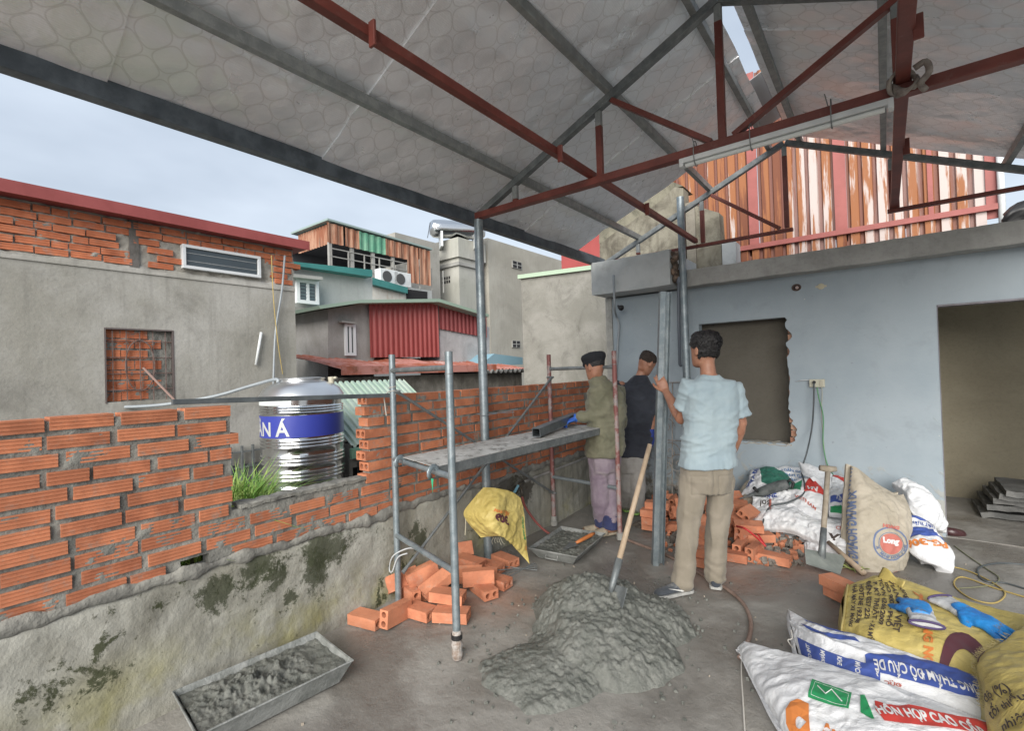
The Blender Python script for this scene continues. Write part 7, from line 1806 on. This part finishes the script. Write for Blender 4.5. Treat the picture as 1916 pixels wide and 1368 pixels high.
# ---- demolition drill on the heap
dr = empty('drill', hp_(1430, 925, .62), 'dark dusty demolition drill lying on top of the white sacks', 'drill')
m_tool = basic('dusty_tool_grey', (.045, .055, .055), .6, c2=(.12, .13, .13), sc=14)
a, b = hp_(1402, 928, .58, .14), hp_(1475, 905, .68, .14)
L_ = lambda t: a.lerp(b, t)
obj('body', MB().tube([L_(.12), L_(.2), L_(.3), L_(.55), L_(.8), L_(.98), L_(1.0)], [.022, .03, .042, .05, .052, .042, .03], 16), m_tool, dr, smooth=True, angle=50)
obj('chuck', MB().tube([L_(-.05), L_(.0), L_(.13)], [.012, .018, .022], 12), m_galv_d, dr, smooth=True, angle=50)
obj('bit', MB().tube([L_(-.25), L_(-.05)], .007, 8), m_galv_d, dr)
obj('grip', MB().tube([L_(.95) + Z3 * .01, L_(1.05) + Z3 * .03, L_(1.12) - Z3 * .01, L_(1.08) - Z3 * .07, L_(.9) - Z3 * .06], .014, 10), m_black, dr, smooth=True)
obj('side_handle', MB().tube([L_(.25), L_(.25) + Vector((-.02, -.09, .06))], [.012, .016], 10), m_black, dr, smooth=True)

# ---- foreground sacks at lower right, seen from above
def grid_on(rows):   # rows of (x, y, z): photo pixel on the level z
    return [[pt(x, y, Z=z) for x, y, z in r] for r in rows]
def body_under(f, name, mat, parent, depth=.10):
    pass
# yellow block sack (with gloves)
rows = grid_on([[(1585, 1098, .17), (1640, 1078, .22), (1680, 1082, .22), (1760, 1112, .20), (1850, 1138, .19), (1960, 1160, .18)],
                [(1579, 1125, .17), (1650, 1130, .22), (1720, 1140, .23), (1790, 1160, .22), (1880, 1180, .20), (1960, 1190, .18)],
                [(1578, 1165, .17), (1640, 1180, .22), (1720, 1195, .23), (1800, 1210, .22), (1890, 1222, .20), (1970, 1230, .18)],
                [(1576, 1188, .13), (1640, 1212, .17), (1720, 1240, .18), (1800, 1260, .17), (1900, 1280, .16), (1980, 1290, .15)]])
fyb = surf(rows, .02, .008, 5, 21, edge=.35)
yb = sack('yellow_sack', fyb, m_yel, pt(1720, 1200, Z=0), 'full yellow lettered sack lying on the floor with the gloves on it', 110, 60, .03)
def skirt(rowset, name, mat, parent, z0=0.0, out=.01):
    """side walls of a full sack: loop of rim points down to the floor with a soft belly"""
    loop = rowset[0] + [r[-1] for r in rowset[1:]] + rowset[-1][-2::-1] + [r[0] for r in rowset[-2:0:-1]]
    q = []
    for i in range(len(loop)):
        for k in range(5): q.append(loop[i].lerp(loop[(i + 1) % len(loop)], k / 5))
    cen = sum(q, Vector()) / len(q); rs_ = []
    for t in (0, .15, .4, .7, 1):
        ring = []
        for p in q:
            dv = Vector((p.x - cen.x, p.y - cen.y, 0)).normalized(); zz = p.z * (1 - t) + z0 * t
            ring.append(Vector((p.x, p.y, zz)) + dv * (math.sin(math.pi * min(1, t * .9 + .1)) * .025 - (.0 if t < .9 else .0)) + dv * .008 * fbm((p.x, p.y, zz), 12, 2))
        rs_.append(ring)
    return obj(name, MB().rings(rs_, cap=False), mat, parent, smooth=True, recalc=True)
skirt(rows, 'side', m_yel, yb)
Lu, Lv = .98, .30
seam = [fyb(.015 + .012 * math.sin(6 * t), t, .006) for t in [k / 20 for k in range(21)]]
obj('seam', MB().tube(seam, .006, 6), basic('yellow_seam', (.36, .29, .11), .7), yb, smooth=True)
obj('ear', MB().shell(lambda u, v: pt(1640, 1084, Z=.22).lerp(pt(1688, 1100, Z=.24), u) + (Vector((.03, .02, .07)) * v * (1 - .6 * u)) + Vector((0, 0, .01 * math.sin(u * 7))), 12, 8, .004), m_yel, yb, smooth=True)
lines = ['NHÀ MÁY XI MĂNG', 'HOTLINE 193388', 'ĐIỆN: 0257 222', 'P. KỸ THUẬT - X.6 MỸ', 'TCVN 6260:2009', 'ISO 9001 - PHỐ', 'VIANHEO VIỆT', 'công bố TC']
for k, s_ in enumerate(lines):
    prt('print', s_, .030 if k < 6 else .042, fyb, (.065 + .036 * k + (.02 if k == 7 else 0), .10 + .04 * (k % 2)), (0, 1), (1, 0), Lu, .42, m_pk, yb, .001, sx=1.0 if k < 6 else .85)
prt('print', 'XI MĂNG NGHI', .055, fyb, (.42, .18), (0, 1), (1, 0), Lu, .42, m_po, yb, .003)
patch('print', [(.30, .0 + .03), (.34, .02), (.36, .16), (.31, .14)], fyb, m_pm, yb)
arc = [(math.cos(a), math.sin(a)) for a in [math.pi * k / 12 for k in range(13)]]
patch('print', [(.60 + .11 * c_, .97 - .42 * s_) for c_, s_ in arc] + [(.60 + .065 * c_, .99 - .25 * s_) for c_, s_ in arc[::-1]], fyb, m_pm, yb)
# white sack with blue bands
rows = grid_on([[(1476, 1142, .10), (1530, 1172, .17), (1600, 1190, .2), (1700, 1225, .21), (1820, 1268, .2), (1900, 1300, .19)],
                [(1483, 1175, .09), (1540, 1205, .16), (1620, 1232, .19), (1720, 1262, .2), (1830, 1300, .19), (1910, 1330, .18)],
                [(1495, 1225, .06), (1540, 1248, .12), (1620, 1280, .15), (1720, 1310, .16), (1840, 1350, .15), (1920, 1380, .15)]])
fb1 = surf(rows, .02, .009, 6, 24, edge=.35, ripple=lambda u, v: .02 * math.exp(-((v - .42 - .2 * u) / .05) ** 2) * (1 - u))
wb1 = sack('white_sack', fb1, m_wht, pt(1600, 1270, Z=0), 'white sack with two blue lettered bands lying between the yellow sack and the nearest sack', 110, 50, .02)
skirt(rows, 'side', m_wht, wb1)
pxpatch([(1618, 1227), (1680, 1229), (1731, 1240), (1821, 1269), (1870, 1290), (1880, 1325), (1845, 1313), (1766, 1292), (1679, 1269), (1620, 1250)], fb1, m_pb, wb1)
patch('print', [(.12, .02), (.30, .04), (.42, .1), (.30, .14), (.14, .10)], fb1, m_pb, wb1)
patch('print', [(.10, .28), (.22, .30), (.38, .22), (.40, .30), (.25, .40), (.14, .36)], fb1, m_pb, wb1)
patch('print', [(.06, .66), (.46, .68), (.46, .98), (.06, .98)], fb1, m_pb, wb1)
pxtext('CHỐNG THẤM ĐỘ CẦU DỀ', .075, fb1, (1850, 1293), (1634, 1236), m_pw, wb1, .002, .060, up=-1)
for k, s_ in enumerate(('THI CÔNG', 'MÀNG', 'KHE', 'MẠCH')): prt('print', s_, .03, fb1, (.14 + .08 * k, .70), (.05, 1), (-1, 0), 1.02, .36, m_pw, wb1, .001)
prt('print', 'ĐỨC', .03, fb1, (.54, .93), (-1, 0), (0, -1), 1.02, .36, m_pbr, wb1, .001)
obj('tie', MB().tube(spline([pt(1480, 1180, Z=.1), pt(1482, 1195, Z=.08), pt(1474, 1198, Z=.07), pt(1478, 1206, Z=.06), pt(1483, 1212, Z=.06)], 4), .003, 5), bpy.data.materials['white_string'], wb1)
# nearest white sack
rows = grid_on([[(1394, 1202, .05), (1440, 1215, .09), (1520, 1235, .14), (1640, 1275, .19), (1760, 1318, .2), (1900, 1375, .19)],
                [(1388, 1208, .03), (1425, 1255, .08), (1510, 1290, .16), (1630, 1325, .2), (1760, 1370, .21), (1900, 1430, .19)],
                [(1384, 1214, .02), (1430, 1290, .07), (1500, 1350, .14), (1620, 1400, .18), (1760, 1450, .18), (1900, 1500, .18)],
                [(1386, 1218, .02), (1445, 1330, .03), (1510, 1420, .08), (1620, 1500, .1), (1760, 1550, .1), (1900, 1600, .1)]])
fb2 = surf(rows, .02, .010, 5, 27, edge=.35)
wb2 = sack('white_sack', fb2, m_wht, pt(1520, 1330, Z=0), 'nearest white sack with green emblem and red CAO CẤP band, its corner pointing left', 110, 70, .02)
skirt(rows, 'side', m_wht, wb2)
pxpatch([(1520, 1272), (1594, 1298), (1588, 1328), (1512, 1306)], fb2, m_pg, wb2); 
wp = [(1525, 1277), (1588, 1300), (1583, 1322), (1518, 1301)]
for i in range(4):
    a, b = uvof(fb2, *wp[i]), uvof(fb2, *wp[(i + 1) % 4]); obj('print', MB().tube([fb2(a[0] + (b[0] - a[0]) * t, a[1] + (b[1] - a[1]) * t, .002) for t in [k / 8 for k in range(9)]], .0016, 4), m_pw, wb2)
a, b, c_, d_ = [uvof(fb2, *q) for q in ((1530, 1285), (1545, 1300), (1556, 1292), (1575, 1314))]
obj('print', MB().tube([fb2(q[0], q[1], .003) for q in (a, b, c_, d_)], .003, 4), m_pw, wb2)
pxpatch([(1610, 1302), (1618, 1302), (1622, 1328), (1636, 1347), (1632, 1347), (1610, 1335)], fb2, m_pg, wb2)
pxpatch([(1637, 1313), (1660, 1320), (1700, 1320), (1760, 1335), (1850, 1352), (1900, 1368), (1900, 1400), (1840, 1378), (1760, 1362), (1690, 1355), (1655, 1350), (1638, 1330)], fb2, m_pr, wb2)
pxtext('HỖN HỢP CAO CẤP', .075, fb2, (1645, 1338), (1850, 1384), m_pw, wb2, .003, .066, up=-1)
pxtext('C', .14, fb2, (1488, 1385), (1522, 1392), m_po, wb2, .02, .13, up=-1)
pxtext('ÔNG TY', .1, fb2, (1540, 1400), (1640, 1430), m_po, wb2, .01, .09, up=-1)
# big yellow sack at the right edge
rows = grid_on([[(1975, 1130, .34), (2040, 1160, .34), (2150, 1200, .33)],
                [(1880, 1205, .30), (1990, 1240, .36), (2100, 1290, .34)],
                [(1835, 1235, .27), (1930, 1290, .36), (2060, 1360, .34)],
                [(1848, 1310, .24), (1940, 1370, .33), (2060, 1450, .3)],
                [(1852, 1390, .20), (1950, 1470, .28), (2060, 1560, .28)]])
fb3 = surf(rows, .03, .010, 5, 33, edge=.35)
yb2 = sack('yellow_sack', fb3, m_yel, pt(1900, 1330, Z=0), 'yellow sack at the right edge, its frayed rim over the white sacks, marked (%)', 60, 80, .02)
skirt(rows, 'side', m_yel, yb2)
pxtext('độ (%)', .06, fb3, (1848, 1318), (1895, 1296), m_pk, yb2, .001, .05, up=-1)
pxtext('tối thiểu', .06, fb3, (1858, 1350), (1925, 1310), m_pk, yb2, .001, .05, up=-1)
pxtext('nhiệt', .06, fb3, (1880, 1372), (1930, 1345), m_pk, yb2, .001, .05, up=-1)
mb = MB()
for k in range(120):
    p = fb3(rr.uniform(0, .3), .2 + .45 * rr.random() * 1, .004); p = fb3(.0 + .03 * rr.random(), .22 + .6 * k / 120, .004)
    mb.tube([p, p + Vector((-.012 - .01 * rr.random(), rr.gauss(0, .008), rr.uniform(-.006, .012)))], .0009, 3)
fr = obj('frayed_edge', mb, basic('frayed_yellow', (.3, .25, .12), .8), yb2); fr['kind'] = 'stuff'

# ---- work gloves on the yellow sack
m_gb = NT('blue_latex_palm'); a = m_gb.mix(m_gb.ss(m_gb.noise(8, 6, .7), .38, .6), (.03, .16, .46), (.02, .24, .62)); a = m_gb.mix(m_gb.ss(m_gb.noise(12, 7, .7), .6, .7), a, (.16, .17, .19)); m_gb.col(a); m_gb.set('Roughness', .5); m_gb.bump(m_gb.noise(60, 5, .7), .5, .004); m_gb = m_gb.m
m_gk = sack_mat('knit_grey', (.40, .41, .42), (.48, .49, .5), .9)
def glove(rootp, wrist_px, tip_px, z, nrmside, label, curl=.25, cuffc=True, thumb=1):
    e = empty('work_glove', rootp, label, 'glove')
    w = pt(*wrist_px, Z=z); tp = pt(*tip_px, Z=z - .01); d = (tp - w).normalized()
    mb = MB(); hand(mb, w, d, Vector((0, 0, nrmside)), curl, L=.285, thumb=thumb, spread=.2)
    obj('palm', fuse(mb, .006, 2, wrinkle(9, .004, 18)), m_gb, e, smooth=True)
    sv = Vector((-d.y, d.x, 0))
    cuff = MB().rings([ering(w + d * x + Z3 * (-.004), sv, Z3, a_, b_, 20, 2.2) for x, a_, b_ in ((.065, .060, .024), (.02, .052, .024), (-.04, .052, .020), (-.10, .062, .015), (-.115, .064, .013))])
    obj('cuff', fuse(cuff, .006, 2, wrinkle(14, .006, 14)), m_gk, e, smooth=True)
    rim = [w - d * .115 + sv * (.064 * math.cos(t)) + Z3 * (.014 * math.sin(t) + .002) for t in [2 * math.pi * k / 20 for k in range(21)]]
    obj('cuff_binding', MB().tube(rim, .0055, 6), basic('purple_binding', (.07, .05, .13), .8) if 'purple_binding' not in bpy.data.materials else bpy.data.materials['purple_binding'], e, smooth=True)
    return e
glove(pt(1700, 1130, Z=.24), (1722, 1150), (1692, 1098), .285, -1, 'left work glove with grey cuff towards the camera on the yellow sack', .25, thumb=-1)
glove(pt(1800, 1160, Z=.24), (1800, 1142), (1890, 1190), .262, -1, 'right work glove with dirty blue fingers spread to the right on the yellow sack', .12, thumb=1)
tag_obj('flat_stone', MB().box((0, 0, .02), (.24, .12, .04)), basic('wet_red_tile', (.2, .12, .1), .5, c2=(.28, .26, .24), sc=8), pt(1750, 1105, Z=0), 'worn flat reddish slab lying behind the yellow sack', 'slab', bevel=.015)
o = bpy.data.objects['flat_stone']; o.rotation_euler.z = -.5
